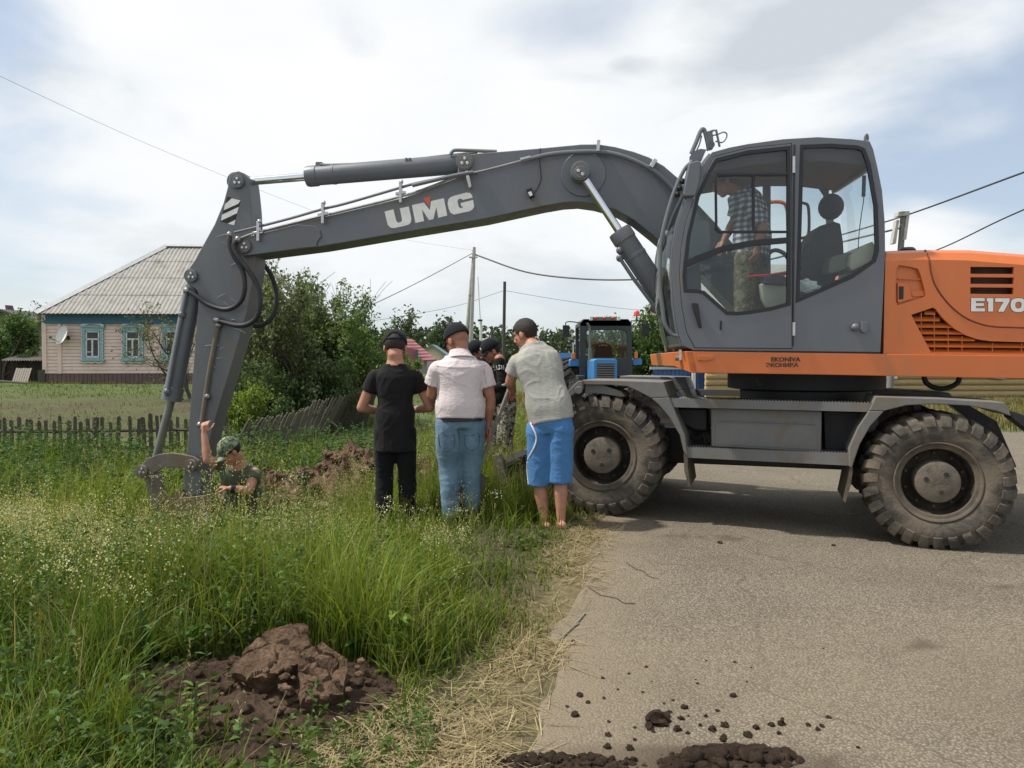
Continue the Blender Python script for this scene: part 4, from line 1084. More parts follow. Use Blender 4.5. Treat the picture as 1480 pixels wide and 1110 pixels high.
A = SU.poly(ring, .82)
inn = [(p - SU.P(0, 0, 0)) for p in A]
c0 = SU.px(250, 790, .82)
B = [p + (c0-p).normalized()*.03 for p in A]
mb.loft([[*A, *B[::-1]], [p + SU.w*.86 for p in [*A, *B[::-1]]]])
A = SU.poly([(214, 748), (230, 738), (262, 720), (262, 727), (232, 745), (216, 755)], .82); mb.prism(A, [p + SU.w*.86 for p in A])
for k in range(5):
    q = SU.px(262, 838, .86+k*.18); A = [q + SU.s*.0, q + SU.s*.02 + V((0,0,-.05)), q + SU.s*.17 + V((0,0,.03))]
    mb.prism(A, [p + SU.w*.06 for p in A])
mb.build('bucket', mat('muddy_bucket', (.13, .10, .07), .75, .1, .3, 6, (.19, .14, .09), .5, 3, .3, 40), exc, bevel=.006)
# ================================================================== BUILDINGS, FENCES, POLES
def wood(name, a, b_, scale=(1, 1, 1)):
    m, nt, b, L = _nodes(name); vec = coords(nt, 'Object', scale)
    f = noise_fac(nt, vec, 7, 8, .7, .6); L.new(ramp(nt, f, [(.3, a), (.7, b_)]), b.inputs['Base Color']); b.inputs['Roughness'].default_value = .9
    b.inputs['Specular IOR Level'].default_value = .2
    bump(nt, b, f, .4, .01); return m
PICKET = wood('weathered_picket', (.045, .040, .030), (.13, .115, .09), (8, 8, 1))
GREYWOOD = wood('silvery_wood', (.16, .145, .115), (.34, .31, .26), (8, 8, 1))
FADED = wood('faded_slats', (.085, .076, .060), (.20, .18, .145), (8, 8, 1))
SIDING = mat('pink_siding', (.76, .59, .51), .75, 0, .08, 3, (.5, .4, .34), .14, 2, .05, 30)
SIDJ = mat('siding_shadow_gap', (.30, .20, .16), .9, 0, .1, 6)
TURQ = mat('turquoise_trim', (.23, .41, .46), .6, 0, .15, 8, (.35, .4, .38), .25, 5, .1, 40)
BLUEBAND = mat('blue_frieze', (.035, .125, .20), .6, 0, .15, 4)
PLINTH = mat('maroon_plinth', (.16, .10, .095), .8, 0, .15, 6)
WHITEP = mat('white_paint', (.66, .66, .62), .6, 0, .1, 9)
SLATE = mat('asbestos_slate', (.31, .295, .265), .9, 0, .16, 3, (.20, .185, .155), .28, 2.2, .15, 30, (1, 1, .6))
DARKWIN = mat('dark_window_glass', (.03, .04, .045), .12, 0, .3, 3)
CURT = mat('lace_curtain', (.45, .47, .46), .8, 0, .2, 20)

HO = Frame((at(62, 540, 34).x, 34, 0), -4.0)
house = empty('village_house', HO.P(5, 0, hg(-16, 35)))
tag(house, 'pink clapboard village house with turquoise windows under a grey slate hip roof', 'house')
def hp(mb, pts, w0, w1): pr(mb, HO, pts, w0, w1)
mb = MB(); s1 = 11.2
def hrect(x0, y0, x1, y1): return [(x0, y0), (x1, y0), (x1, y1), (x0, y1)]
z_e = HO.sz(64, 466)[1]; z_b = HO.sz(64, 540)[1]; z_g = HO.sz(64, 557)[1]
def hbox(mb, s0, s1_, w0, w1, z0, z1): mb.box(HO.P((s0+s1_)/2, (w0+w1)/2, (z0+z1)/2), s1_-s0, w1-w0, z1-z0, HO.s, HO.w)
sL = HO.sz(62.5, 500)[0]; sR = sL + s1
nb = 15; hz = (z_e-z_b)/nb
# lapped siding boards as one mesh, with shadow gaps
for k in range(nb):
    z0 = z_b + k*hz
    A = [HO.P(sL, -.035, z0+.012), HO.P(sL, -.008, z0+hz-.002), HO.P(sL, .1, z0+hz-.002), HO.P(sL, .1, z0+.012)]
    mb.prism(A, [p + HO.s*s1 for p in A])
for f, sx in ((0, sL-.02), (1, HO.sz(84, 500)[0]), (2, HO.sz(233, 500)[0])): hbox(mb, sx, sx+.30*(.6 if f == 0 else .55), -.075, .0, z_b, z_e)
mb.mi = 1; hbox(mb, sL+.01, sR-.01, .0, 8.0, z_b-.0, z_e)
mb.build('wall', [SIDING, SIDJ], house, smooth=0)
mb = MB(); hbox(mb, sL+.05, sR-.05, .02, 7.9, z_g-.6, z_b); n = 60
for k in range(n): hbox(mb, sL+.05+k*(s1-.1)/n, sL+.05+(k+.8)*(s1-.1)/n, .0, .03, z_g-.6, z_b-.005)
mb.build('plinth', PLINTH, house, smooth=0)
mb = MB(); hbox(mb, sL+.18, sR-.1, -.14, 7.9, z_e+.003, HO.sz(64, 454)[1]); hbox(mb, sL+.14, sR-.1, -.18, -.14, z_e-.05, z_e+.10); mb.build('frieze_board', BLUEBAND, house, smooth=0)
# hip roof: corrugated front slope and plain others
eL = HO.px(50, 454, -.55); zE = eL.z
sEL = (eL-HO.o).dot(HO.s); sER = sR+.5
rdg = HO.px(241, 356.5, 4.0); sr0 = (rdg-HO.o).dot(HO.s); zR = rdg.z; sr1 = sER-(sr0-sEL)
mb = MB()
def corr(a0, a1, b0, b1, n, rows=4, amp=.028, th=.03):
    """corrugated slope: eave a0-a1 to ridge b0-b1"""
    P0, P1, Q0, Q1 = map(V, (a0, a1, b0, b1)); nn = (P1-P0).cross(Q0-P0).normalized()
    if nn.z < 0: nn = -nn
    e = (P1-P0).normalized(); Lw = (P1-P0).length
    up_ = ((Q0+Q1)/2-(P0+P1)/2); up_ -= e*up_.dot(e)
    t0 = (Q0-P0).dot(e); t1 = (Q1-P0).dot(e)
    for r in range(rows):
        f0, f1 = r/rows, (r+1.03)/rows; top, bot = [], []
        vs = []
        sa = [max(0, t0*f0), min(Lw, Lw+(t1-Lw)*f0)]
        k0 = int(n*max(0, 0)); line = []
        for k in range(n*4+1):
            s = Lw*k/(n*4)
            h_ = amp*math.sin(2*math.pi*k/4.0+.6)
            # limits where the hips cut the sheet
            g0 = 0.0 if t0 <= 1e-4 else s/t0
            g1 = 9.9 if t1 >= Lw-1e-4 else (Lw-s)/(Lw-t1)
            gm = min(1 if t0 <= 1e-4 else g0, g1, f1)
            if gm <= f0: line.append(None); continue
            lo = P0 + e*s + up_*f0 + nn*(h_ + .03 + .02*(1 if r else 0)*0 + .018); hi_ = P0 + e*s + up_*gm + nn*(h_+.03)
            line.append((lo, hi_))
        for k in range(len(line)-1):
            if line[k] and line[k+1]:
                a, b = line[k], line[k+1]
                mb.add([a[0], b[0], b[1], a[1]], [(0, 1, 2, 3)])
                mb.add([a[0], b[0], b[0]-nn*.02, a[0]-nn*.02], [(0, 1, 2, 3)])
E = lambda s, w: HO.P(s, w, zE)
wB = 8.55; wm = 4.0
corr(E(sEL, -.55), E(sER, -.55), HO.P(sr0, wm, zR), HO.P(sr1, wm, zR), 62, amp=.02)
mb.add([E(sEL, -.55), E(sEL, wB), HO.P(sr0, wm, zR)], [(0, 1, 2)]); mb.add([E(sER, -.55), E(sER, wB), HO.P(sr1, wm, zR)], [(0, 1, 2)])
mb.add([E(sEL, wB), E(sER, wB), HO.P(sr1, wm, zR), HO.P(sr0, wm, zR)], [(0, 1, 2, 3)])
mb.add([E(sEL, -.5), E(sER, -.5), E(sER, wB), E(sEL, wB)], [(0, 1, 2, 3)])
rf_ = mb.build('roof', SLATE, house, smooth=0, recalc=False)
mb = MB()
def ridge(a, b, r=.10):
    a, b = V(a), V(b); d = (b-a).normalized(); side = d.cross(V((0, 0, 1))).normalized(); u_ = side.cross(d)
    A = [a + side*.2 - u_*.05, a + u_*.09, a - side*.2 - u_*.05, a + u_*.05]
    mb.prism(A, [p + (b-a) for p in A])
ridge(E(sEL, -.55)+V((0,0,.05)), HO.P(sr0, wm, zR+.05)); ridge(HO.P(sr0, wm, zR+.05), HO.P(sr1, wm, zR+.05)); ridge(E(sER, -.55)+V((0,0,.05)), HO.P(sr1, wm, zR+.05))
mb.build('ridge_cap', mat('ridge_tin', (.32, .33, .33), .6, .2, .15, 5), rf_, smooth=0)
# windows with carved casings
def hwin(xc):
    fr_ = MB()
    o = [(xc-15, 472), (xc+15.5, 473.5), (xc+15.5, 521.5), (xc-15, 521.5)]
    plate(fr_, HO, o, [[(xc-10.5, 478), (xc+11.5, 479), (xc+11.5, 517), (xc-10.5, 516.5)]], -.13, 0)
    hp(fr_, [(xc-17, 470), (xc+17.5, 471.5), (xc+17.5, 474), (xc-17, 472.5)], -.19, -.03); hp(fr_, [(xc-17, 519.5), (xc+17.5, 519.7), (xc+17.5, 522), (xc-17, 522)], -.19, -.03)
    w_ = fr_.build('window', TURQ, house, smooth=0, bevel=.01)
    t = MB()
    # white sawn scrolls over and under, and along the sides
    nn = 15
    for k in range(nn):
        x = xc-15.5+31*k/(nn-1); yy = 470.2 - 3.6*math.sin(math.pi*k/(nn-1))
        t.ball(HO.px(x, yy, -.12), .05, .03, .055 + .02*math.sin(math.pi*k/(nn-1)), HO.s, HO.w, V((0, 0, 1)), 8, 5)
        t.ball(HO.px(x, 523 + 1.2*abs(math.sin(3*math.pi*k/(nn-1))), -.12), .04, .03, .045, HO.s, HO.w, V((0, 0, 1)), 8, 5)
    for k in range(10):
        for sx in (-14.6, 15.2): t.ball(HO.px(xc+sx, 476+44*k/9, -.13), .022, .02, .05, HO.s, HO.w, V((0, 0, 1)), 6, 4)
    t.build('carved_trim', WHITEP, w_)
    s = MB()
    for q in ((-9.5, 478, -7.5, 517), (8.6, 479, 10.5, 517), (-9.5, 478, 10.5, 480.3), (-9.5, 514.5, 10.5, 517), (-9.5, 489, 10.5, 491.4), (-.9, 490, 1.4, 516)):
        hp(s, hrect(xc+q[0], q[1], xc+q[2], q[3]), -.09, -.02)
    hp(s, hrect(xc-9, 508, xc, 509.2), -.08, -.02)
    s.build('sash', WHITEP, w_, smooth=0)
    g = MB(); hp(g, hrect(xc-10, 478, xc+11, 517), -.045, -.035); g.build('pane', DARKWIN, w_, smooth=0)
for xc in (133, 191, 249): hwin(xc)
# dish, on its own bracket
mb = MB(); c = HO.px(89, 484, -.45); ax = (HO.s*-.55 - HO.w*.75 + V((0, 0, .30))).normalized()
prof = [(-.0 - .17*(1-(r/.42)**2), r) for r in (.001, .1, .2, .3, .38, .42)] + [(.012, .43), (-.0, .41)]
mb.lathe(c, ax, [(h_, r) for h_, r in prof], 28)
dish = mb.build('satellite_dish', WHITEP, None, smooth=60); center_origin(dish, c); tag(dish, 'white satellite dish on the pink wall near the house corner', 'satellite dish')
mb = MB(); mb.tube([c - ax*.15, HO.px(97, 487, -.25), HO.px(97, 489, -.04)], .025, 8); mb.tube([c - V((0, 0, .38)), c + ax*.5 - V((0, 0, .3))], .012, 6); mb.box(c + ax*.5 - V((0, 0, .28)), .07, .1, .08)
mb.build('bracket', DKPLASTIC, dish)
mb = MB(); hp(mb, hrect(96.5, 486, 100, 491), -.10, -.03); o_ = mb.build('meter_box', DKPLASTIC, house)

# shed and neighbours on the far left
SH = Frame((at(30, 540, 35).x, 35.5, 0), 0)
shed = empty('shed', SH.P(0, 0, hg(-22, 36))); tag(shed, 'low dark shed with a patched corrugated roof against the pink house', 'shed')
mb = MB()
for k in range(14):
    x = -4+ k*6.2; hp2 = [(x, 519), (x+5.6, 519), (x+5.6, 556), (x, 556)]; pr(mb, SH, hp2, 0, .04)
mb.build('wall', wood('old_shed_boards', (.028, .022, .017), (.075, .06, .045), (6, 6, 1)), shed, smooth=0)
mb = MB(); a0, a1 = SH.px(2, 522, -.6), SH.px(63, 522, -.6); b0, b1 = SH.px(45, 502, 2.5), SH.px(64, 502, 2.5)
corr(a0, a1, b0, b1, 16, 2, .03); mb.build('roof', SLATE, shed, smooth=0, recalc=False)
mb = MB()
NB = Frame((at(20, 500, 46).x, 46, 0), 8)
nbh = empty('barn', NB.P(0, 0, hg(-30, 46))); tag(nbh, 'old grey barn with a crooked chimney showing over the bush at the far left', 'barn')
pr(mb, NB, [(-60, 452), (0, 448), (45, 466), (61, 466), (61, 556), (-60, 556)], 0, 6); mb.build('wall', wood('barn_boards', (.12, .115, .10), (.26, .25, .22), (6, 6, 1)), nbh, smooth=0)
mb = MB(); pr(mb, NB, [(-62, 449), (0, 446.5), (46, 464), (62, 464), (62, 466.5), (45, 466.5), (0, 450), (-62, 452)], -.5, 6.5); r2 = mb.build('roof', mat('barn_roof_edge', (.08, .075, .07), .9, 0, .2, 5), nbh, smooth=0)
mb = MB(); A = [NB.px(7, 441, 2), NB.px(10.5, 441, 2), NB.px(14.5, 455, 2), NB.px(9.5, 455, 2)]; mb.prism(A, [p + NB.w*.45 for p in A]); mb.build('chimney', mat('chimney_brick', (.11, .08, .085), .9, 0, .2, 9), r2, smooth=0)
# leaning old boards and a gate post in front of the shed
LB = Frame((at(35, 545, 34.2).x, 34.2, 0), 0)
for k in range(7):
    x = 17+k*3.3; mb = MB(); A = [LB.px(x+6.3, 532.2+(k % 3)*.3, .25), LB.px(x+9.0, 532.2+(k % 3)*.3, .25), LB.px(x+2.7, 552.8, -.35), LB.px(x, 552.8, -.35)]
    mb.prism(A, [p + V((0, .03, .01)) for p in A]); o = mb.build('old_board', GREYWOOD, None, smooth=0); center_origin(o, A[3])
    tag(o, 'silver-grey board leaning in a row against the dark shed', 'board', 'boards leaning on the shed')
mb = MB(); A = LB.poly([(54.5, 535), (64.5, 534), (64.5, 556), (55, 556)], -.3); mb.prism(A, [p+V((0, .12, 0)) for p in A]); o = mb.build('wood_post', PICKET, None); center_origin(o, A[3]); tag(o, 'stout dark wooden post at the corner of the pink house', 'post')
mb = MB(); mb.tube([LB.px(-20, 549, -3), LB.px(42, 554, -2)], .05, 6); o = mb.build('plank', GREYWOOD, None); center_origin(o, LB.px(10, 552, -2.5)); tag(o, 'pale plank lying in the grass left of the shed', 'plank')

# ------------------------------------------------------------------ picket fence along the garden
fence = empty('picket_fence', (-8, 14.6, hg(-8, 14.6))); tag(fence, 'weathered grey picket fence across the garden at the left', 'fence')
rr = random.Random(12)
def picket(mb, p, h_, wd_, lean_s, lean_w, sdir, wdir):
    up_ = V((0, 0, 1)) + sdir*lean_s + wdir*lean_w
    A = [p - sdir*wd_/2, p + sdir*wd_/2, p + sdir*wd_/2*.9 + up_*h_*.97, p + sdir*rr.uniform(-.01, .01) + up_*h_, p - sdir*wd_/2*.9 + up_*h_*.97]
    mb.prism(A, [q + wdir*.018 for q in A])
x = -13.5
fs = V((1, -.02, 0)).normalized(); fwv = V((.02, 1, 0))
k = 0
while x < -5.45:
    y = 14.6 - .02*(x+8)
    if rr.random() > .06:
        mb = MB(); picket(mb, V((x, y, hg(x, y)-.05)), rr.uniform(.82, .98), rr.uniform(.055, .09), rr.gauss(0, .025), rr.gauss(0, .03), fs, fwv)
        mb.build('picket', PICKET, fence, smooth=0)
    x += rr.uniform(.115, .15)
for zz in (.28, .62):
    mb = MB(); mb.tube([V((-13.6, 14.75, hg(-13.5, 14.7)+zz)), V((-9, 14.66, hg(-9, 14.7)+zz-.03)), V((-5.4, 14.58, hg(-5.4, 14.7)+zz))], .035, 5); mb.build('rail', PICKET, fence, smooth=0)
for xx in (-13, -10.6, -8.1): 
    mb = MB(); mb.cyl(V((xx, 14.72, hg(xx, 14.7)-.1)), V((xx+.02, 14.75, hg(xx, 14.7)+.85)), .06, 8); mb.build('post', PICKET, fence)
# the sagging run that leans over beside the bushes
lf = empty('leaning_fence', (-4.8, 17, hg(-4.8, 17))); tag(lf, 'half collapsed fence of grey slats leaning outward under the bushes', 'fence')
A0, A1 = V((-5.5, 14.5, 0)), V((-4.0, 20.2, 0)); d_ = (A1-A0); n_ = 112
sd = d_.normalized(); wv = V((sd.y, -sd.x, 0))
railp = []
for k in range(n_+1):
    f = k/n_; p = A0 + d_*f; p = p + wv*(.12*math.sin(f*7)); p.z = hg(p.x, p.y)-.05
    le = .42+.12*math.sin(f*9+1)+.06*math.sin(f*23); hh = .82 + .22*f + rr.uniform(-.05, .06)
    railp.append(p + V((0, 0, .55+.2*f)) + wv*(.5*le))
    if rr.random() > .05:
        mb = MB(); picket(mb, p, hh, rr.uniform(.045, .07), rr.gauss(.10, .035), le, sd, wv); mb.build('picket', FADED if f < .7 else PICKET, lf, smooth=0)
mb = MB(); mb.tube(railp[::6], .03, 5); mb.build('rail', GREYWOOD, lf, smooth=0)
p = at(481, 622, 18); mb = MB(); mb.tube([at(487, 617, 18.6), at(470, 603, 18.2)], .03, 6); mb.build('loose_stake', GREYWOOD, lf)

# ------------------------------------------------------------------ far houses
def simple_house(name, label, fr, wall_px, roof_px, wm_, rm_, depth=6, extra=None, cat='house', roof_depth=None):
    e_ = empty(name, fr.P(0, depth/2, hg(fr.o.x, fr.o.y))); tag(e_, label, cat)
    mb = MB(); pr(mb, fr, wall_px, 0, depth); mb.build('wall', wm_, e_, smooth=0)
    mb = MB(); pr(mb, fr, roof_px, -.4, depth+.4); mb.build('roof', rm_, e_, smooth=0)
    return e_
REDROOF = mat('red_metal_roof', (.26, .085, .095), .5, 0, .12, 1.2, (.18, .06, .07), .3, 2)
F1 = Frame((at(600, 540, 60).x, 60, 0), 0)
hb_ = empty('red_roofed_house', F1.P(0, 3, hg(F1.o.x, 60))); tag(hb_, 'house with a dark red tiled roof between the two men in caps', 'house')
mb = MB(); pr(mb, F1, [(560, 508), (575, 500), (617, 520), (617, 545), (560, 545)], 0, 5); mb.build('wall', mat('grey_house_wall', (.36, .35, .33), .8, 0, .15, 3), hb_, smooth=0)
mb = MB()
A = [F1.px(575, 489.5, 1.5), F1.px(595, 489.8, 1.5), F1.px(631, 519.5, -.8), F1.px(612, 520.5, -.8)]
mb.prism(A, [p + V((0, 0, -.12)) for p in A])
n_r = 7
for k in range(1, n_r):
    f = k/n_r; a = A[0].lerp(A[3], f); b = A[1].lerp(A[2], f); mb.box((a+b)/2+V((0, -.02, .0)), (b-a).length, .10, .012)
mb.build('roof', REDROOF, hb_, smooth=0)
mb = MB(); pr(mb, F1, [(576, 500), (602, 505), (599, 527), (580, 516)], -1.2, -1.1); mb.build('gable_panel', mat('rose_gable', (.30, .10, .12), .6, 0, .1, 2), hb_, smooth=0)
mb = MB(); pr(mb, F1, [(601, 505), (604, 505), (604, 532), (600, 532)], -1.4, -1.2); mb.build('corner_post', mat('teal_post', (.03, .13, .12), .6), hb_, smooth=0)
mb = MB(); pr(mb, F1, [(604, 521), (612, 522), (612, 528), (604, 527)], -.3, -.1); mb.build('window', WHITEP, hb_, smooth=0)
F2 = Frame((at(628, 540, 80).x, 80, 0), 0)
simple_house('cream_gabled_house', 'cream gabled cottage just right of the dark red roof', F2, [(611, 508), (624, 499), (646, 516), (646, 545), (611, 545)], [(612, 509), (610, 506.5), (624, 497.5), (650, 516), (648, 518.5), (624, 500)], mat('cream_wall', (.62, .55, .40), .8, 0, .08, 2), mat('green_grey_roof', (.16, .22, .22), .6, 0, .1, 3), 5)
F3 = Frame((at(812, 530, 90).x, 90, 0), 0)
simple_house('blue_roofed_building', 'long building with a bright blue roof beyond the tractor mirror', F3, [(790, 518), (826, 519), (826, 545), (790, 545)], [(788, 509.5), (826, 510), (828, 519.5), (788, 519)], mat('pale_wall', (.5, .5, .48), .8), mat('blue_roof', (.07, .25, .55), .45, 0, .08, 1), 8, cat='building')
F4 = Frame((at(815, 530, 62).x, 62, 0), 0)
wh = simple_house('white_cottage', 'small white cottage with a grey roof beside the tractor', F4, [(770, 527), (826, 527), (826, 550), (770, 550)], [(770, 520), (820, 519.5), (830, 527.5), (770, 527.5)], mat('white_wall', (.60, .60, .57), .8, 0, .06, 2), mat('pale_grey_roof', (.36, .34, .31), .8, 0, .1, 2), 5)
mb = MB(); pr(mb, F4, [(812, 529.5), (817, 529.5), (817, 534), (812, 534)], -.05, 0); mb.build('window', DARKWIN, wh, smooth=0)
mb = MB(); pr(mb, F4, [(820, 529.5), (823, 529.5), (823, 534), (820, 534)], -.05, 0); mb.build('window', DARKWIN, wh, smooth=0)
# blue fence and white posts behind the machine
F5 = Frame((at(990, 560, 27).x, 27, 0), 0)
bf = empty('blue_fence', F5.P(0, 0, hg(F5.o.x, 27))); tag(bf, 'bright blue sheet metal fence under the front of the excavator', 'fence')
mb = MB(); BLUEM = mat('blue_sheet', (.03, .11, .30), .5, 0, .15, 2)
for k in range(34):
    x = 944 + k*3; 
    pr(mb, F5, [(x, 534), (x+2.7, 534), (x+2.7, 588), (x, 588)], 0 if k % 2 else .03, .05)
mb.build('sheet_panel', BLUEM, bf, smooth=0)
mb = MB(); pr(mb, F5, [(940, 530.5), (1046, 530), (1046, 533.5), (940, 534)], -.05, .1); mb.build('top_rail', mat('pale_cap', (.45, .45, .42), .6), bf, smooth=0)
for x in (1003, 1046):
    mb = MB(); pr(mb, F5, [(x-2.4, 534), (x+2.4, 534), (x+2.4, 588), (x-2.4, 588)], -.35, -.25); o = mb.build('fence_post', WHITEP, None, smooth=0); center_origin(o, F5.px(x, 588, -.3))
    tag(o, 'white post in front of the blue fence, ' + ('nearer the front wheel' if x < 1020 else 'beside the black slewing ring'), 'post', 'white posts by the blue fence')

# log house beyond the engine hood
F6 = Frame((at(1380, 575, 27).x, 27, 0), -3)
lgh = empty('log_house', F6.P(0, 3, hg(F6.o.x, 27))); tag(lgh, 'yellow log cabin wall showing beneath the engine hood', 'house')
LOGM = wood('fresh_logs', (.30, .22, .10), (.50, .40, .21), (.6, 6, 6))
mb = MB(); zl0 = F6.sz(1380, 583)[1]
rr6 = random.Random(4)
for k in range(14):
    z = zl0 + .11 + k*.215; mb.tube([F6.P(-9, rr6.uniform(-.02, .02), z), F6.P(0, rr6.uniform(-.02, .02), z), F6.P(13, rr6.uniform(-.02, .02), z)], .115, 10)
mb.build('wall', LOGM, lgh, smooth=50)
mb = MB(); zt_ = zl0+.11+14*.215; A = [F6.P(-9.6, -.7, zt_-.1), F6.P(-9.6, 3.5, zt_+2.2), F6.P(-9.6, 7.7, zt_-.1)]; mb.prism(A, [p + F6.s*23 for p in A]); mb.build('roof', mat('cabin_roof', (.36, .33, .27), .8, 0, .12, 2), lgh, smooth=0)
for x in (1288, 1444):
    mb = MB(); pr(mb, F6, [(x-9, 500), (x+9, 500), (x+9, 547.5), (x-9, 546.5)], -.2, -.1); w_ = mb.build('window', WHITEP, lgh, smooth=0)
    mb = MB(); pr(mb, F6, [(x-7, 502), (x+7, 502), (x+7, 543.5), (x-7, 543.5)], -.215, -.2); mb.build('pane', DARKWIN, w_, smooth=0)

# ------------------------------------------------------------------ poles and wires
CONC = mat('pole_concrete', (.42, .41, .37), .85, 0, .15, 5, (.2, .19, .17), .2, 3, .1, 30)
TARW = wood('tarred_pole', (.05, .045, .04), (.11, .10, .09), (5, 5, .6))
def pole(name, label, fr, segs, m, cat='utility pole', extra=None):
    gz = hg(fr.o.x, fr.o.y); e_ = empty(name, V((fr.o.x, fr.o.y, gz))); tag(e_, label, cat)
    for nm, (x0, y0, x1, y1, r0, r1) in segs:
        mb = MB(); a = fr.px(x1, y1, 0); b = fr.px(x0, y0, 0); a2 = b + (a-b)*((b.z-gz+.3)/(b.z-a.z)) if b.z != a.z else a
        mb.tube([b, a2], [r0, r1], 10); mb.build(nm, m, e_, smooth=50)
    return e_
P1 = Frame((at(682, 540, 45).x, 45, 0), 0)
cp = pole('concrete_pole', 'pale concrete utility pole with a diagonal strut, wires at its top', P1, [('shaft', (685, 361, 680, 500, .11, .17)), ('strut', (684, 372, 671, 520, .09, .13))], CONC)
mb = MB(); mb.box(P1.px(685.5, 361, 0), .16, .16, .30); mb.box(P1.px(684, 372, -.1), .5, .08, .08); mb.build('insulator_cap', CONC, cp)
P2 = Frame((at(729, 540, 60).x, 60, 0), 0)
pole('wooden_pole', 'dark bare wooden pole standing right of the concrete pole', P2, [('shaft', (729.5, 407, 728, 500, .12, .15))], TARW)
P3 = Frame((at(694, 540, 50).x, 50, 0), 0)
tp = pole('thin_post', 'thin white post with a speckled upper rod beside the concrete pole', P3, [('shaft', (695, 462, 695, 520, .09, .10)), ('rod', (690.5, 400, 694.5, 470, .035, .05))], WHITEP, 'post')
mb = MB(); mb.box(P3.px(694, 463, 0), .3, .2, .12); mb.build('cap', DKPLASTIC, tp)
P3b = Frame((at(711, 540, 75).x, 75, 0), 0)
pole('short_post', 'short dark post rising over the men in black caps', P3b, [('shaft', (711, 478, 711, 520, .13, .15))], TARW, 'post')
P4 = Frame((at(1302, 540, 19).x, 19, 0), 0)
hp4 = pole('grey_pole', 'grey pole with insulator boxes behind the orange engine hood', P4, [('shaft', (1306, 306, 1297, 420, .07, .085))], mat('grey_pole_paint', (.17, .165, .16), .8, 0, .15, 5))
mb = MB()
pr(mb, P4, [(1296, 318), (1300, 318), (1295, 352), (1290, 352)], -.1, .05); pr(mb, P4, [(1299, 306), (1315, 305), (1314, 311), (1298, 312)], -.12, .1); mb.build('insulator_box', CONC, hp4)
mb = MB(); pr(mb, P4, [(1311, 309), (1315, 308), (1310, 346), (1306, 347)], -.1, .05); mb.build('insulator_box', CONC, hp4)
WIRE = mat('wire', (.03, .03, .032), .6)
def wire(name, label, pts, r, n=10):
    mb = MB(); P = catmull([at(x, y, Y) for x, y, Y in pts], n); mb.tube(P, r, 5)
    o = mb.build(name, WIRE, None, smooth=60); center_origin(o, P[0]); tag(o, label, 'cable'); return o
wire('power_cable', 'thick dark cable sagging from the concrete pole to behind the cab', [(687, 368, 45), (760, 393, 43), (840, 403, 41), (920, 404, 39), (1010, 398, 37), (1300, 330, 32)], .045)
wire('power_cable', 'thin wire sloping down from the concrete pole to the bushes', [(683, 366, 45), (620, 400, 41), (556, 432, 37), (470, 470, 32)], .02)
wire('power_cable', 'faint wire low in the sky left of the dark wooden pole', [(728, 420, 60), (660, 442, 60), (575, 458, 58), (480, 472, 55)], .014)
wire('power_cable', 'faint wire running right from the dark wooden pole', [(730, 420, 60), (800, 432, 60), (900, 446, 60), (1000, 452, 58)], .014)
wire('power_cable', 'long hair-thin wire slanting down the sky at upper left to the concrete pole', [(-200, 10, 15), (0, 110, 18), (220, 211, 23), (440, 300, 30), (560, 341, 36), (683, 362, 45)], .0042)
wire('power_cable', 'upper dark wire rising to the right from the grey pole', [(1180, 350, 19.4), (1310, 311, 19), (1480, 249, 15), (1900, 95, 9.5), (2600, -160, 6)], .020)
wire('power_cable', 'lower dark wire rising to the right above the hood', [(1250, 395, 22), (1355, 361, 19), (1480, 303, 15), (1900, 135, 9), (2600, -140, 6)], .016)
# ================================================================== VEGETATION
def leaf_mat(name, trans=.35, rough=.6, varc=.25):
    m = bpy.data.materials.new(name); m.use_nodes = True; nt = m.node_tree; L = nt.links
    b = nt.nodes['Principled BSDF']; b.inputs['Roughness'].default_value = rough; b.inputs['Specular IOR Level'].default_value = .25
    col = attr_col(nt); L.new(col, b.inputs['Base Color'])
    tl = N(nt, 'ShaderNodeBsdfTranslucent'); L.new(mixc(nt, 1.0, col, (1.25, 1.2, .6), 'MULTIPLY'), tl.inputs['Color'])
    mx = N(nt, 'ShaderNodeMixShader'); mx.inputs[0].default_value = trans
    L.new(b.outputs[0], mx.inputs[1]); L.new(tl.outputs[0], mx.inputs[2]); L.new(mx.outputs[0], nt.nodes['Material Output'].inputs['Surface'])
    return m
GRASSM = leaf_mat('grass_blade', .38); LEAFM = leaf_mat('leaf', .35); STRAWM = leaf_mat('straw', .2, .7); PETALM = leaf_mat('small_flower', .3, .7)
BARK = wood('bark', (.05, .04, .03), (.13, .11, .085), (4, 4, 1))

def blades(P, h, w, bend, c0, c1, az=None, nseg=3):
    """strips that curve over: returns vertices, quads and colours"""
    n = len(P); az = rng.uniform(0, 2*np.pi, n) if az is None else az
    wa = az + np.pi/2 + rng.normal(0, .5, n)
    A = np.stack([np.cos(az), np.sin(az), 0*az], 1); Wd = np.stack([np.cos(wa), np.sin(wa), 0*wa], 1)
    ts = np.linspace(0, 1, nseg+1); vs = []; cs = []
    for t in ts:
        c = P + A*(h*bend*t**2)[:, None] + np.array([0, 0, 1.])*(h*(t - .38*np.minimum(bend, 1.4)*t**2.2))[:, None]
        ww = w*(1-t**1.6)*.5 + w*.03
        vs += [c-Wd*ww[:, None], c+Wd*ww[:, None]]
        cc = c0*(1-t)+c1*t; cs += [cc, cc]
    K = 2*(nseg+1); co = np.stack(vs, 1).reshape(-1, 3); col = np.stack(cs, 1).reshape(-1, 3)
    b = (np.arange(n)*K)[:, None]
    f = np.concatenate([np.stack([b[:, 0]+2*k, b[:, 0]+2*k+1, b[:, 0]+2*k+3, b[:, 0]+2*k+2], 1)[:, None] for k in range(nseg)], 1).reshape(-1, 4)
    return co, f, col
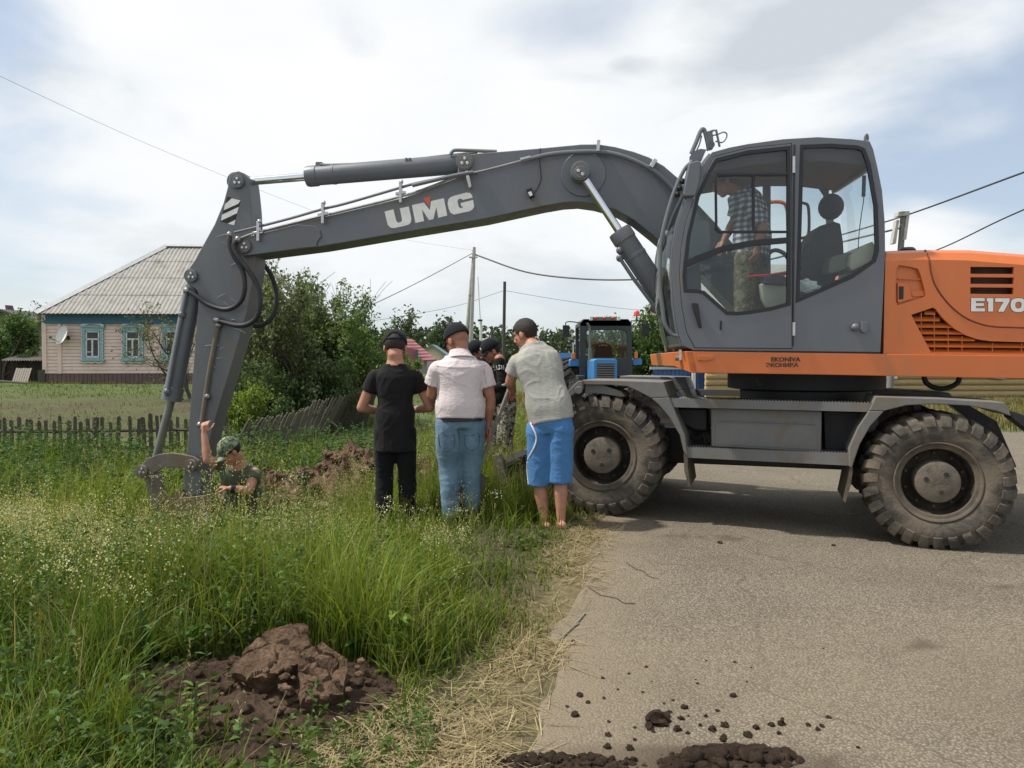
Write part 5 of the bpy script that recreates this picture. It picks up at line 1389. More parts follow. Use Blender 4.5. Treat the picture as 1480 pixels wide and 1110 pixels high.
def leaves(P, D, L, Wd, col, droop=.25):
    """diamond leaves growing from P along D"""
    n = len(P); D = D/np.maximum(np.linalg.norm(D, axis=1, keepdims=True), 1e-6)
    rnd = rng.normal(0, 1, (n, 3)); S = np.cross(D, rnd); S /= np.maximum(np.linalg.norm(S, axis=1, keepdims=True), 1e-6)
    Nn = np.cross(S, D)
    m_ = P + D*(L*.48)[:, None] + Nn*(L*.08)[:, None]
    tip = P + D*L[:, None] - np.array([0, 0, 1.])*(L*droop)[:, None]
    co = np.stack([P, m_ - S*(Wd/2)[:, None], tip, m_ + S*(Wd/2)[:, None]], 1).reshape(-1, 3)
    return co, np.arange(n*4).reshape(-1, 4), np.repeat(col, 4, 0)
class Veg:
    def __init__(s): s.c = []; s.f = []; s.k = []; s.n = 0
    def add(s, t):
        co, f, col = t; s.c.append(co); s.f.append(f+s.n); s.k.append(col); s.n += len(co)
    def build(s, name, m, parent=None, org=None):
        co = np.concatenate(s.c)
        if org is not None: co = co - np.array(org)
        return raw_mesh(name, co, np.concatenate(s.f), m, np.concatenate(s.k), False, parent)
def mixcol(n, a, b, j=.12):
    t = rng.random((n, 1)); c = np.array(a)*(1-t)+np.array(b)*t
    return np.clip(c*(1+rng.normal(0, j, (n, 1))), .003, 1)
H1 = (-1.10, 3.40); 
def in_ell(x, y, cx, cy, rx, ry): return ((x-cx)/rx)**2+((y-cy)/ry)**2 < 1
def bare(x, y):
    b = in_ell(x, y, -1.14, 3.36, .56+.10*vnoise(x, y, 6, 99), .34+.12*vnoise(x, y, 6, 98)) | in_ell(x, y, -2.45, 7.85, .62, .42) | in_ell(x, y, -.98, 2.78, .22, .15)
    b |= in_ell(x, y, -1.95, 9.45, 1.85, .75) & (rng.random(np.shape(x)) > .10)
    return b
def scatter(n, x0, x1, y0, y1, dens=None):
    x = rng.uniform(x0, x1, n); y = rng.uniform(y0, y1, n)
    k = (x > -.74*y-1.5) & ~bare(x, y)
    if dens is not None: k &= rng.random(n) < dens(x, y)
    return x[k], y[k]
def pos(x, y): return np.stack([x, y, hgt(x, y)-.01], 1)
def gheight(x, y):
    d = xe(y)-x
    h_ = .44 + .26*vnoise(x, y, .9, 21) + .14*(vnoise(x, y, 2.6, 22)-.5)
    h_ *= .20 + .80*sst(.12, .95, d)
    trod = np.exp(-((((x+.55)/.85)**2+((y-6.05)/.85)**2)**1.3)); h_ *= 1-.72*trod
    h_ *= 1-.45*np.exp(-(((x+.2)/1.1)**2+((y-5.3)/.7)**2))
    h_ *= 1-.78*np.exp(-(((x+2.45)/1.05)**2+((y-6.25)/1.35)**2)**1.4)
    low = np.exp(-(((x+.55)/.50)**2+((y-2.9)/.55)**2)**1.5); h_ *= 1-.72*low
    h_ *= 1-.40*np.exp(-(((x+1.1)/.9)**2+((y-2.6)/.75)**2))
    return h_
G = Veg()
# main sward
for (n, x0, x1, y0, y1, wd) in ((17000, -3.9, .1, 1.35, 3.2, .0068), (35000, -5.0, .7, 3.2, 5.2, .0074), (48000, -6.2, 1.0, 5.2, 8.6, .0080), (30000, -10, 1.3, 8.6, 13.4, .0105)):
    x, y = scatter(n, x0, x1, y0, y1, lambda x, y: np.clip((.10+.90*sst(-.02, .40, xe(y)-x))*(xe(y)-x > .01)*(1-.5*np.exp(-(((x+.55)/.45)**2+((y-2.9)/.5)**2))), 0, 1)*(.25+.75*sst(.30, .55, vnoise(x, y, 1.9, 31))))
    k = len(x); d = xe(y)-x
    hh = gheight(x, y)*rng.uniform(.4, 1.15, k)*(.55+.9*vnoise(x, y, 4.5, 24))
    dk = vnoise(x, y, .8, 23)
    left = sst(-.9, -2.4, x)*sst(5.5, 3.2, y)
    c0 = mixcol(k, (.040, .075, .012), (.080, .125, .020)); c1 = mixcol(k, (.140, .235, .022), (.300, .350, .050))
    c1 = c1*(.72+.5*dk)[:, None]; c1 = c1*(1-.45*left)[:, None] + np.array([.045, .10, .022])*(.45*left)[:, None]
    drym = ((rng.random(k) < .10) | (rng.random(k) < .65*(1-sst(.0, .5, d))))[:, None]
    c1 = np.where(drym, mixcol(k, (.26, .21, .09), (.40, .34, .17)), c1); c0 = np.where(drym, c0*.5+np.array([.12, .10, .045])*.5, c0)
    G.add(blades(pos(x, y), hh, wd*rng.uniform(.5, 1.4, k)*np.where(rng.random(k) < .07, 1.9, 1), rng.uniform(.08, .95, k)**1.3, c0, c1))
# flowering grass stalks with seed heads
x, y = scatter(3000, -6, .8, 2.6, 9.5, lambda x, y: sst(.45, 1.0, xe(y)-x)*(.15+.85*sst(.45, .62, vnoise(x, y, .8, 41))))
k = len(x); P = pos(x, y); hh = gheight(x, y)*rng.uniform(1.15, 1.65, k); az = rng.uniform(0, 6.28, k); bd = rng.uniform(.05, .4, k)
G.add(blades(P, hh, np.full(k, .0026), bd, mixcol(k, (.10, .14, .03), (.16, .18, .05)), mixcol(k, (.27, .25, .11), (.36, .31, .16)), az, 3))
top = P + np.stack([np.cos(az), np.sin(az), 0*az], 1)*(hh*bd)[:, None] + np.array([0, 0, 1.])*(hh*(1-.38*bd))[:, None]
for j in range(9):
    off = top - np.array([0, 0, 1.])*(j*.013*rng.uniform(.8, 1.3, k))[:, None]
    dd = rng.normal(0, .6, (k, 3)); dd[:, 2] = .9
    G.add(leaves(off, dd, rng.uniform(.018, .036, k), np.full(k, .006), mixcol(k, (.27, .24, .11), (.42, .37, .21))))
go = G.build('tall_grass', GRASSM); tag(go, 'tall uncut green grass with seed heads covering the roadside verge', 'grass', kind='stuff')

# short yard grass beyond the fence and rough grass on the right
G = Veg()
x = rng.uniform(-30, -1.0, 52000); y = 14.3+rng.random(52000)**1.5*24
kk = (x > -.74*y-1) & (rng.random(52000) < (.12 + .88*sst(.35, .6, vnoise(x, y*2.2, .6, 51)))); x, y = x[kk], y[kk]; k = len(x)
plotm = (y > 17.3) & (y < 27) & (x < -8.5)
kk = ~plotm | (rng.random(k) < .34); x, y, plotm = x[kk], y[kk], plotm[kk]; k = len(x)
G.add(blades(pos(x, y), rng.uniform(.07, .22, k)*(1+.8*(x > -5)), rng.uniform(.012, .028, k), rng.uniform(.2, 1, k), mixcol(k, (.06, .09, .02), (.09, .12, .03)), np.where((rng.random(k) < .25)[:, None], mixcol(k, (.28, .25, .12), (.36, .32, .16)), mixcol(k, (.11, .17, .035), (.20, .24, .06))), None, 2))
x = rng.uniform(-1, 26, 24000); y = rng.uniform(14.5, 34, 24000); kk = (x > 18 - 11.5*sst(13.5, 17.5, y)+.3) | ((x < xe(y)-.2)); x, y = x[kk], y[kk]; k = len(x)
G.add(blades(pos(x, y), rng.uniform(.2, .55, k), rng.uniform(.014, .03, k), rng.uniform(.1, .8, k), mixcol(k, (.07, .08, .025), (.10, .10, .03)), mixcol(k, (.22, .18, .07), (.30, .27, .10)), None, 2))
go = G.build('yard_grass', GRASSM); tag(go, 'short patchy grass of the yard and the rough grass across the road', 'grass', kind='stuff')

# straw along the road edge
G = Veg()
n = 4600; y = 2.3 + 5.2*rng.random(n)**1.25; d = rng.normal(.07, .12, n); x = xe(y)-d
kk = (d > -.17) & (rng.random(n) < .10+.9*sst(.3, .7, vnoise(x, y, 2.6, 61))) & ~bare(x, y); x, y = x[kk], y[kk]
x2 = rng.normal(-.38, .24, 1700); y2 = rng.normal(2.85, .28, 1700); kk = (x2 < xe(y2)+.05) & ~bare(x2, y2); x, y = np.append(x, x2[kk]), np.append(y, y2[kk]); k = len(x)
az = rng.uniform(0, 6.28, k); Ls = rng.uniform(.05, .20, k); P = pos(x, y) + np.array([0, 0, .012]); P[:, 2] += rng.random(k)*.025
D = np.stack([np.cos(az), np.sin(az), rng.normal(0, .16, k)], 1); S = np.stack([-np.sin(az), np.cos(az), 0*az], 1)*(rng.uniform(.0011, .0024, k))[:, None]
q = np.stack([P-S, P+S, P+S*.7+D*Ls[:, None], P-S*.7+D*Ls[:, None]], 1).reshape(-1, 3); q[:, 2] = np.maximum(q[:, 2], hgt(q[:, 0], q[:, 1])+.013)
G.add((q, np.arange(k*4).reshape(-1, 4), np.repeat(mixcol(k, (.23, .18, .09), (.40, .325, .18), .2), 4, 0)))
sel = (xe(y)-x) > .03; x, y = x[sel], y[sel]
G.add(blades(pos(x[::6], y[::6]), rng.uniform(.04, .15, len(x[::6])), np.full(len(x[::6]), .004), rng.uniform(.3, 1.5, len(x[::6])), mixcol(len(x[::6]), (.2, .17, .07), (.3, .25, .12)), mixcol(len(x[::6]), (.36, .30, .14), (.5, .42, .22))))
go = G.build('dry_straw', STRAWM); tag(go, 'dry cut straw strewn along the edge of the asphalt', 'straw', kind='stuff')

# loose twigs on the road edge
def twig(pts, r):
    P = []
    for x, y in pts:
        dd = ray(x, y); t_ = -1.43/dd.z
        for _ in range(4): p = CAM+dd*t_; t_ = (hg(p.x, p.y)+.018-CAM.z)/dd.z
        P.append(CAM+dd*t_)
    mb = MB(); mb.tube(P, r, 5); return mb, P
for i, (pts, r, lb_) in enumerate((([(808, 925), (826, 908), (846, 886)], .0045, 'pale forked twig lying on the asphalt by the straw'), ([(850, 848), (868, 860), (890, 864), (903, 872), (918, 872)], .0028, 'dark thin twig on the road below the front wheel'), ([(905, 812), (918, 822), (930, 825), (938, 833), (950, 836)], .0025, 'short dark twig lying on the road right of the front wheel shadow'))):
    mb, P = twig(pts, r)
    if i == 0: mb.tube([P[1], P[1]+V((.05, .09, .0))], .004, 5)
    o = mb.build('twig', GREYWOOD if i == 0 else BARK, None); center_origin(o, P[0]); tag(o, lb_, 'twig')

# ------------------------------------------------------------------ weeds and flowers
def weeds(VG, x, y, h_, nl, lsz, cA, cB, stem=.004, upright=.5):
    k = len(x); P = pos(x, y); az = rng.uniform(0, 6.28, k); bd = rng.uniform(0, .25, k)
    VG.add(blades(P, h_, np.full(k, stem), bd, mixcol(k, cA, cA), mixcol(k, cA, cB), az, 2))
    for j in range(nl):
        t = rng.uniform(.08, 1.0, k) if j < nl-3 else rng.uniform(.9, 1.0, k)
        A = np.stack([np.cos(az), np.sin(az), 0*az], 1)
        c = P + A*(h_*bd*t**2)[:, None] + np.array([0, 0, 1.])*(h_*(t-.38*bd*t**2.2))[:, None]
        a2 = rng.uniform(0, 6.28, k); D = np.stack([np.cos(a2), np.sin(a2), upright*(.3+t)+rng.normal(0, .2, k)], 1)
        L = lsz*rng.uniform(.6, 1.3, k)*(1.15-.55*t)
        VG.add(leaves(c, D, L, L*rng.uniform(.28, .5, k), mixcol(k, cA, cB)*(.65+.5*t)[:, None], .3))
G = Veg()
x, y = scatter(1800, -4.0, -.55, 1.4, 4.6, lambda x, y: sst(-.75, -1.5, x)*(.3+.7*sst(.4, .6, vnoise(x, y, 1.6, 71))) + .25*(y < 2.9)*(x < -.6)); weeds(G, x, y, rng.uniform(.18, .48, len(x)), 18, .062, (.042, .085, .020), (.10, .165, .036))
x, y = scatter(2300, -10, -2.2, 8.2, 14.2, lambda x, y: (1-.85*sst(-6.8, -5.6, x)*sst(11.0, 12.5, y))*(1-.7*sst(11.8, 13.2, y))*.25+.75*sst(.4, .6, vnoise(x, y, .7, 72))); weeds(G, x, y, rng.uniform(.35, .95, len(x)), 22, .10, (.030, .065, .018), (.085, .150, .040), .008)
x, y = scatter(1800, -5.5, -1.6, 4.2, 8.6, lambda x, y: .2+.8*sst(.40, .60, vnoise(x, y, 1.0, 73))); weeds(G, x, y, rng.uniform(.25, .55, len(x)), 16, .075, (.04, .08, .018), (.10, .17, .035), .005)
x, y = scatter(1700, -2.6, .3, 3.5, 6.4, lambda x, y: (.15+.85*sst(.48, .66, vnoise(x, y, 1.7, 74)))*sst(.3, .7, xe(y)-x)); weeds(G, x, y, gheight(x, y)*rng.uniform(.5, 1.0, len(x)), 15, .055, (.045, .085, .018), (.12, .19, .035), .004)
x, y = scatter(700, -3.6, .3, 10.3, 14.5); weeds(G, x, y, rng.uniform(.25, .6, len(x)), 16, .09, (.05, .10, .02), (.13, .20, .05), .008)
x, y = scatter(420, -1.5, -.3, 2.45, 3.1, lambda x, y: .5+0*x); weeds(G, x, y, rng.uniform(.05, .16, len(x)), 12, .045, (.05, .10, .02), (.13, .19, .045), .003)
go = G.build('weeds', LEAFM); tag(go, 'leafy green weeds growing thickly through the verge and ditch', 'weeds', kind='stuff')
# cream and white flower heads
G = Veg()
def plumes(x, y, h_, r, ph, nf, cA, cB, fs=.008):
    k = len(x); P = pos(x, y); az = rng.uniform(0, 6.28, k); bd = rng.uniform(0, .35, k)
    G.add(blades(P, h_, np.full(k, .003), bd, mixcol(k, (.07, .11, .025), (.09, .13, .03)), mixcol(k, (.15, .18, .05), (.2, .22, .07)), az, 3))
    T = P + np.stack([np.cos(az), np.sin(az), 0*az], 1)*(h_*bd)[:, None] + np.array([0, 0, 1.])*(h_*(1-.38*bd))[:, None]
    for j in range(nf):
        o = rng.normal(0, 1, (k, 3))*np.stack([r, r, ph], 1); o[:, 2] -= ph*.6
        q = T + o; dd = rng.normal(0, 1, (k, 3)); s = fs*rng.uniform(.6, 1.5, k)
        G.add(leaves(q, dd, s, s*.8, mixcol(k, cA, cB, .08), 0))
    for j in range(6):
        o = rng.normal(0, 1, (k, 3))*np.stack([r, r, ph], 1)*.6; st_ = T - np.array([0, 0, 1.])*(ph*1.6)[:, None]
        dd = T+o-st_; ln_ = np.linalg.norm(dd, axis=1); G.add(leaves(st_, dd, ln_, np.full(k, .003), mixcol(k, (.14, .17, .05), (.2, .22, .08)), 0))
u1 = lambda a, b, x: rng.uniform(a, b, len(x))
x, y = scatter(1700, -3.2, -.3, 4.4, 8.4, lambda x, y: .1+.9*sst(.42, .62, vnoise(x, y, 1.1, 81))*sst(.7, 1.1, xe(y)-x)); plumes(x, y, gheight(x, y)*u1(1.0, 1.6, x), u1(.014, .034, x), u1(.03, .08, x), 34, (.42, .42, .16), (.64, .62, .34))
x, y = scatter(1000, -4.8, -1.6, 3.6, 7.4, lambda x, y: .12+.88*sst(.40, .60, vnoise(x, y, .9, 82))); plumes(x, y, gheight(x, y)*u1(.95, 1.35, x), u1(.018, .040, x), u1(.03, .08, x), 46, (.46, .45, .18), (.68, .65, .38), .010)
x, y = scatter(60, -3.6, .2, 4.8, 8.2, lambda x, y: .8*sst(.6, 1.0, xe(y)-x)); plumes(x, y, gheight(x, y)*u1(1.2, 1.75, x), u1(.03, .06, x), u1(.008, .02, x), 36, (.50, .50, .38), (.68, .67, .55), .010)
x, y = scatter(240, -2.2, .3, 7.2, 8.8, lambda x, y: .9*sst(.7, 1.2, xe(y)-x)); plumes(x, y, u1(.35, .6, x), u1(.03, .06, x), u1(.03, .07, x), 30, (.30, .30, .09), (.46, .44, .19), .010)
go = G.build('wildflowers', PETALM); tag(go, 'airy cream and white wildflowers among the verge grass', 'wildflowers', kind='stuff')

# ------------------------------------------------------------------ single plants close to the viewer
def gp(x, y):
    dd = ray(x, y); t_ = -1.5/dd.z
    for _ in range(6): p = CAM+dd*t_; t_ = (hg(p.x, p.y)-CAM.z)/dd.z
    return CAM+dd*t_
PLANTM = leaf_mat('broad_leaf', .3, .45)
def big_leaf(mb_c, p, d, L, Wd, col, arch=.4, lobes=0):
    n = 7; d = V(d).normalized(); s = d.cross(V((0, 0, 1))).normalized(); u_ = s.cross(d)
    vs = []; fs = []; rr_ = random.Random(int(L*9999))
    for i in range(n+1):
        t = i/n; c = V(p) + d*(L*t) - V((0, 0, 1))*(arch*L*t*t) ; wv_ = Wd*math.sin(math.pi*min(1, .08+t*.92))**.75*(1-.25*t)
        if lobes: wv_ *= .55+.45*abs(math.sin(t*lobes*math.pi))
        wv_ += rr_.uniform(-.06, .06)*Wd
        vs += [c - s*wv_/2 + u_*wv_*.18, c - u_*wv_*.02, c + s*wv_/2 + u_*wv_*.18]
    for i in range(n):
        for j in range(2): fs.append((i*3+j, i*3+j+1, (i+1)*3+j+1, (i+1)*3+j))
    k0 = sum(len(a) for a, _, _ in mb_c); cc = np.repeat(np.array([col]), len(vs), 0)
    cc[1::3] *= 1.35
    mb_c.append((np.array([tuple(v) for v in vs]), np.array(fs)+k0, cc))
def plant(name, label, p, spec, cat='plant', stems=()):
    """spec: list of (dir, L, W, colour, z0, arch, lobes)"""
    ch = []
    for d, L, Wd, col, z0, arch, lob in spec: big_leaf(ch, p + V((0, 0, z0)), d, L, Wd, col, arch, lob)
    co = np.concatenate([a for a, _, _ in ch]) - np.array(p); f = np.concatenate([b for _, b, _ in ch]); c = np.concatenate([c for _, _, c in ch])
    root = empty(name, p); tag(root, label, cat)
    raw_mesh('leaf_rosette' if not stems else 'foliage', co, f, PLANTM, c, True, root)
    if stems:
        mb = MB()
        for q in stems: mb.tube([p + V(a) for a in q], .005, 5)
        mb.build('stem', mat('green_stem', (.10, .15, .04), .6), root)
    return root
rp_ = random.Random(3)
p = gp(205, 985)
plant('dock_plant', 'dark broad leaved dock plant standing left of the front soil heap', p, [((-.1, .2, 1.0), .36, .11, (.040, .085, .018), .02, .10, 0), ((.25, .1, .95), .36, .10, (.050, .10, .02), .02, .15, 0), ((-.7, -.1, .55), .30, .12, (.035, .075, .016), .03, .45, 0), ((.6, -.25, .6), .24, .10, (.045, .09, .02), .03, .5, 0), ((-.35, -.5, .75), .28, .10, (.040, .08, .018), .02, .4, 0), ((.1, -.7, .35), .2, .09, (.05, .10, .02), .02, .5, 0)])
p = gp(60, 960)
plant('dock_plant', 'dock plant with one yellowed leaf at the left edge of the view', p, [((.1, -.2, 1.0), .22, .06, (.36, .25, .05), .10, .1, 0), ((-.5, .1, .8), .34, .10, (.035, .075, .016), .02, .4, 0), ((.6, -.1, .7), .3, .10, (.035, .08, .018), .02, .4, 0), ((-.2, -.5, .9), .3, .10, (.035, .07, .016), .02, .3, 0)])
for i_, (qx, qy) in enumerate(((-1.75, 3.75), (-2.25, 4.05), (-1.35, 4.35), (-2.5, 3.3), (-.55, 4.55), (-1.95, 4.9), (-.75, 3.95))):
    p = V((qx, qy, hg(qx, qy))); sp = []
    for k in range(7):
        a = rp_.uniform(0, 6.28); sp.append(((math.cos(a), math.sin(a), rp_.uniform(.6, 1.6)), rp_.uniform(.22, .40), rp_.uniform(.06, .11), (.055+rp_.uniform(-.012, .02), .115+rp_.uniform(-.02, .03), .024), .02, rp_.uniform(.1, .45), 0))
    o = plant('dock_plant', 'broad leaved green dock plant half hidden in the tall verge grass', p, sp); o['group'] = 'dock plants in the verge grass'
p = gp(575, 955)
sp = []
for k in range(13):
    a = rp_.uniform(0, 6.28); z = .005+.020*k; sp.append(((math.cos(a), math.sin(a), .55), rp_.uniform(.08, .13), rp_.uniform(.06, .09), (.16+rp_.uniform(-.03, .03), .23, .035), z, .5, 3))
plant('lobed_weed', 'bright yellow green lobed weed at the right end of the front soil heap', p, sp, stems=[[(0, 0, 0), (.01, 0, .15), (.0, .01, .36)], [(0, 0, 0), (-.04, .01, .12), (-.07, 0, .26)]])
p = gp(280, 1075)
sp = []
for k in range(20):
    a = rp_.uniform(0, 6.28); z = .02+.011*k; sp.append(((math.cos(a), math.sin(a), .7), rp_.uniform(.05, .09), rp_.uniform(.02, .035), (.12+rp_.uniform(-.02, .03), .19, .035), z, .4, 2))
plant('sprouting_weed', 'light green sprouting weed growing in front of the soil heap', p, sp, stems=[[(0, 0, 0), (.005, 0, .12), (.012, .01, .24)]])
p = gp(205, 1080)
sp = []
for k in range(16):
    a = rp_.uniform(0, 6.28); z = .01+.008*k; sp.append(((math.cos(a), math.sin(a), .6), rp_.uniform(.05, .09), rp_.uniform(.025, .045), (.11+rp_.uniform(-.02, .03), .18, .03), z, .4, 2))
plant('sprouting_weed', 'low yellow green weed at the lower edge left of the sprouting stem', p, sp, stems=[[(0, 0, 0), (.0, 0, .10), (-.01, .01, .16)]])

# ------------------------------------------------------------------ trees and shrubs
def tree(name, label, base, stems, h_, spread, nl, lsz, cA, cB, seed, depth=3, r0=.06, gap=0, leaf_from=.25, fan=.55, group=None, cat='tree', kids=(3, 4), lean=(0, 0), up=.25, lean_all=0, density=None):
    rr = random.Random(seed); tips = []; mb = MB()
    def br(p, d, L, r, dep):
        n = 4; P = [p]; rs = [r]
        for i in range(n):
            d = (d + V((rr.gauss(0, .13), rr.gauss(0, .13), rr.gauss(up*.35, .09)))).normalized()
            P.append(P[-1] + d*(L/n)); rs.append(max(r*(1-.55*(i+1)/n), .004))
        mb.tube(P, rs, 6 if r > .02 else 4)
        if dep == 0: tips.append((P[1], P[-1])); return
        if dep <= 1: tips.append((P[2], P[-1]))
        for j in range(rr.randint(*kids)):
            i = rr.randint(1, n); a = rr.uniform(0, 6.28); e1, e2 = perp_frame(d)
            nd = (d + (e1*math.cos(a)+e2*math.sin(a))*rr.uniform(.35, fan*1.8) + V((0, 0, up))).normalized()
            br(P[i], nd, L*rr.uniform(.5, .8), rs[i]*.62, dep-1)
        br(P[-1], d, L*.6, rs[-1], dep-1)
    for k in range(stems):
        a = rr.uniform(0, 6.28); q = math.sqrt(rr.random())*spread*.45
        d = V((math.cos(a)*q*.55/max(h_, .1)*1.2+lean[0], math.sin(a)*q*.55/max(h_, .1)*1.2+lean[1], 1)).normalized()
        br(base + V((math.cos(a)*q*.7, math.sin(a)*q*.7, -.1)), d, h_*rr.uniform(.38, .50), r0*rr.uniform(.6, 1), depth)
    zs = sorted(t[1].z for t in tips); top = zs[int(len(zs)*.985)]-base.z; k_ = h_/top
    root = empty(name, base); tag(root, label, cat, group)
    mb.v = [tuple(base + (V(v)-base)*k_) for v in mb.v]
    mb.build('trunk', BARK, root)
    tips = [(base+(a-base)*k_, base+(b-base)*k_) for a, b in tips if (a.z-base.z)*k_ > leaf_from*h_*rr.uniform(.3, 1.2)]
    if gap: tips = [t for t in tips if rr.random() > gap*(t[1].z-base.z)/h_]
    A = np.array([t[0] for t in tips]); B = np.array([t[1] for t in tips]); n = nl
    i = rng.integers(0, len(tips), n); t = rng.random((n, 1))**.8
    s = np.linalg.norm(B-A, axis=1)[i][:, None]
    P = A[i]*(1-t)+B[i]*t + rng.normal(0, .10, (n, 3))*s + rng.normal(0, lsz*.7, (n, 3))
    D = rng.normal(0, 1, (n, 3)); D[:, 2] -= .2
    L = lsz*rng.uniform(.6, 1.4, n)
    clump = rng.random(len(tips))[i][:, None]
    col = 1.2*(np.array(cA)*(1-clump)+np.array(cB)*clump)*(1+rng.normal(0, .18, (n, 1)))
    VG = Veg(); VG.add(leaves(P, D, L, L*rng.uniform(.4, .65, n), np.clip(col, .004, 1), .15))
    VG.build('crown', LEAFM, root, base); return root
def gb(px, Y): x = at(px, 540, Y).x; return V((x, Y, hg(x, Y)))
dk, md = (.048, .080, .030), (.110, .160, .060)
tree('willow_bush', 'tall grey green bush with bare twigs on top, under the boom', gb(425, 21), 9, 4.15, 3.4, 15000, .105, (.062, .090, .040), (.145, .185, .082), 4, 3, .07, .75, .12, .5, cat='bush')
tree('leafy_bush', 'dense dark bush just left of the man in the black cap', gb(505, 20.5), 9, 3.15, 3.0, 15000, .10, (.050, .092, .024), (.125, .185, .050), 9, 3, .055, .35, .10, .5, cat='bush')
tree('leafy_bush', 'dark bush low behind the excavator arm at the far end of the fence', gb(385, 22), 9, 2.7, 3.2, 11000, .10, dk, md, 15, 3, .055, .3, .08, .5, cat='bush')
tree('leafy_bush', 'dark bush in the middle of the thicket, behind the leaning fence', gb(455, 19.5), 8, 1.9, 2.8, 9000, .09, dk, md, 19, 3, .045, .2, .05, .5, cat='bush')
tree('leafy_bush', 'low dark growth filling in under the thicket, right behind the fence slats', gb(425, 19.8), 9, 1.25, 3.2, 7000, .09, (.034, .060, .020), (.080, .125, .040), 77, 2, .025, .05, .0, .5, cat='bush')
tree('young_shrub', 'bright yellow green shrub at the foot of the arm, beside the leaning fence', gb(350, 17.3), 8, 1.25, 1.0, 3600, .085, (.10, .16, .025), (.19, .25, .045), 22, 2, .02, .1, .05, .5, cat='shrub')
tree('bare_fruit_tree', 'thin leaved fruit tree spreading bare branches across the pink house', gb(268, 27), 3, 3.3, 1.6, 1250, .085, (.06, .09, .035), (.13, .16, .06), 31, 3, .07, .2, .25, .9, lean=(-.45, -.1), up=.05)
tree('leafy_bush', 'round dark green bush at the left edge beside the shed', gb(8, 37), 9, 3.1, 5.0, 12000, .16, (.040, .085, .024), (.10, .165, .05), 41, 3, .09, .25, .06, .5, cat='bush')
tree('young_tree', 'thin young tree poking over the shed roof at the far left', gb(42, 44), 2, 4.2, 1.4, 900, .17, (.05, .085, .03), (.09, .13, .045), 43, 3, .05, .3, .4, .6)
tree('leafy_tree', 'leafy green tree right of the tractor behind the excavator cab', gb(948, 31), 6, 3.4, 3.4, 9000, .15, (.036, .078, .020), (.090, .150, .045), 51, 3, .08, .15, .10, .5)
tree('leafy_tree', 'lower green tree hanging over the blue sheet fence', gb(985, 29.5), 5, 2.5, 2.6, 5000, .14, (.030, .068, .018), (.075, .13, .040), 52, 3, .06, .15, .2, .5)
tree('slender_tree', 'slender far tree rising above the dark red roof', gb(583, 66), 2, 5.6, 1.8, 900, .30, (.045, .065, .035), (.08, .10, .05), 61, 3, .07, .1, .25, .45)
tree('round_tree', 'round far tree above the cap of the man in the pale shirt', gb(637, 88), 2, 6.2, 4.5, 900, .45, (.040, .065, .035), (.075, .10, .05), 62, 3, .1, .1, .2, .55)
tree('garden_shrub', 'small shrub in the yard under the dark red gable', gb(592, 52), 5, 1.6, 2.6, 1400, .16, (.06, .10, .025), (.14, .18, .05), 63, 2, .03, .1, .05, .5, cat='shrub')
# far wood: one mass of crowns
G = Veg(); T = []
for k in range(1300):
    Y = rng.uniform(225, 330); x = rng.uniform(-.75, .75)*Y*1.05; hh = rng.uniform(8.0, 11.5)*(Y/250) + 2.0*vnoise(x, Y*0, .03, 91)
    con = rng.random() < .65; n = 40
    t = rng.random(n)**1.0; rad = (1-t)**(.9 if con else .4)*rng.uniform(1.3, 2.5); a = rng.uniform(0, 6.28, n)
    P = np.stack([x+np.cos(a)*rad, Y+np.sin(a)*rad, hgt(x, Y)+hh*(.05+.95*t)], 1); D = rng.normal(0, 1, (n, 3)); D[:, 2] += .5
    L = rng.uniform(1.0, 2.1, n); G.add(leaves(P, D, L, L*.7, mixcol(n, (.036, .058, .034), (.070, .095, .050)), .1))
go = G.build('forest', LEAFM); tag(go, 'dark treeline of a far wood along the horizon', 'forest', kind='stuff')
# ================================================================== TRACTOR
TR = Frame((at(875, 540, 20.4).x, 20.4, 0), 0)
trac = empty('tractor', V((TR.o.x, 22, hg(TR.o.x, 22)))); tag(trac, 'blue farm tractor with a dark cab facing the viewer down the road', 'tractor')
TBLUE = mat('tractor_blue', (.045, .21, .47), .4, 0, .08, 4, MUD, .08, 3)
TDARK = mat('tractor_dark', (.035, .04, .045), .5, 0, .15, 6, MUD, .08, 3)
TGLASS = glass_mat('tractor_glass', (.80, .86, .84))
def tp_(mb, pts, w0, w1): pr(mb, TR, pts, w0, w1)
mb = MB(); tp_(mb, [(858, 521), (861, 518.5), (889, 518.5), (892, 521), (892, 560), (858, 560)], .0, 1.7); hood_ = mb.build('bonnet', TBLUE, trac, bevel=.02)
mb = MB(); tp_(mb, [(863, 525.5), (888, 525.5), (888, 558), (863, 558)], -.012, 0)
mb.mi = 1
for k in range(6): tp_(mb, [(863, 527+k*3.4), (888, 527+k*3.4), (888, 528.4+k*3.4), (863, 528.4+k*3.4)], -.03, -.005)
mb.build('grille', [BLACK, mat('grille_bar', (.16, .16, .15), .6)], hood_, smooth=0)
mb = MB()
plate(mb, TR, [(838, 548), (838, 467), (843, 461), (908, 461), (913, 467), (914, 548)], [[(846.5, 517), (846.5, 482), (851, 477), (901, 477), (906, 482), (906.5, 517)]], 1.75, 1.85)
zt1 = TR.px(875, 461, 1.75).z
A = TR.poly([(838, 467), (843, 461), (908, 461), (913, 467), (913, 472), (838, 472)], 1.75); mb.prism(A, [p + TR.w*1.6 for p in A])
for xx in (838, 908.5): 
    A = TR.poly([(xx, 466), (xx+5, 466), (xx+5, 548), (xx, 548)], 1.75); A = [p + TR.w*1.5 for p in A]; mb.prism(A, [p + TR.w*.1 for p in A])
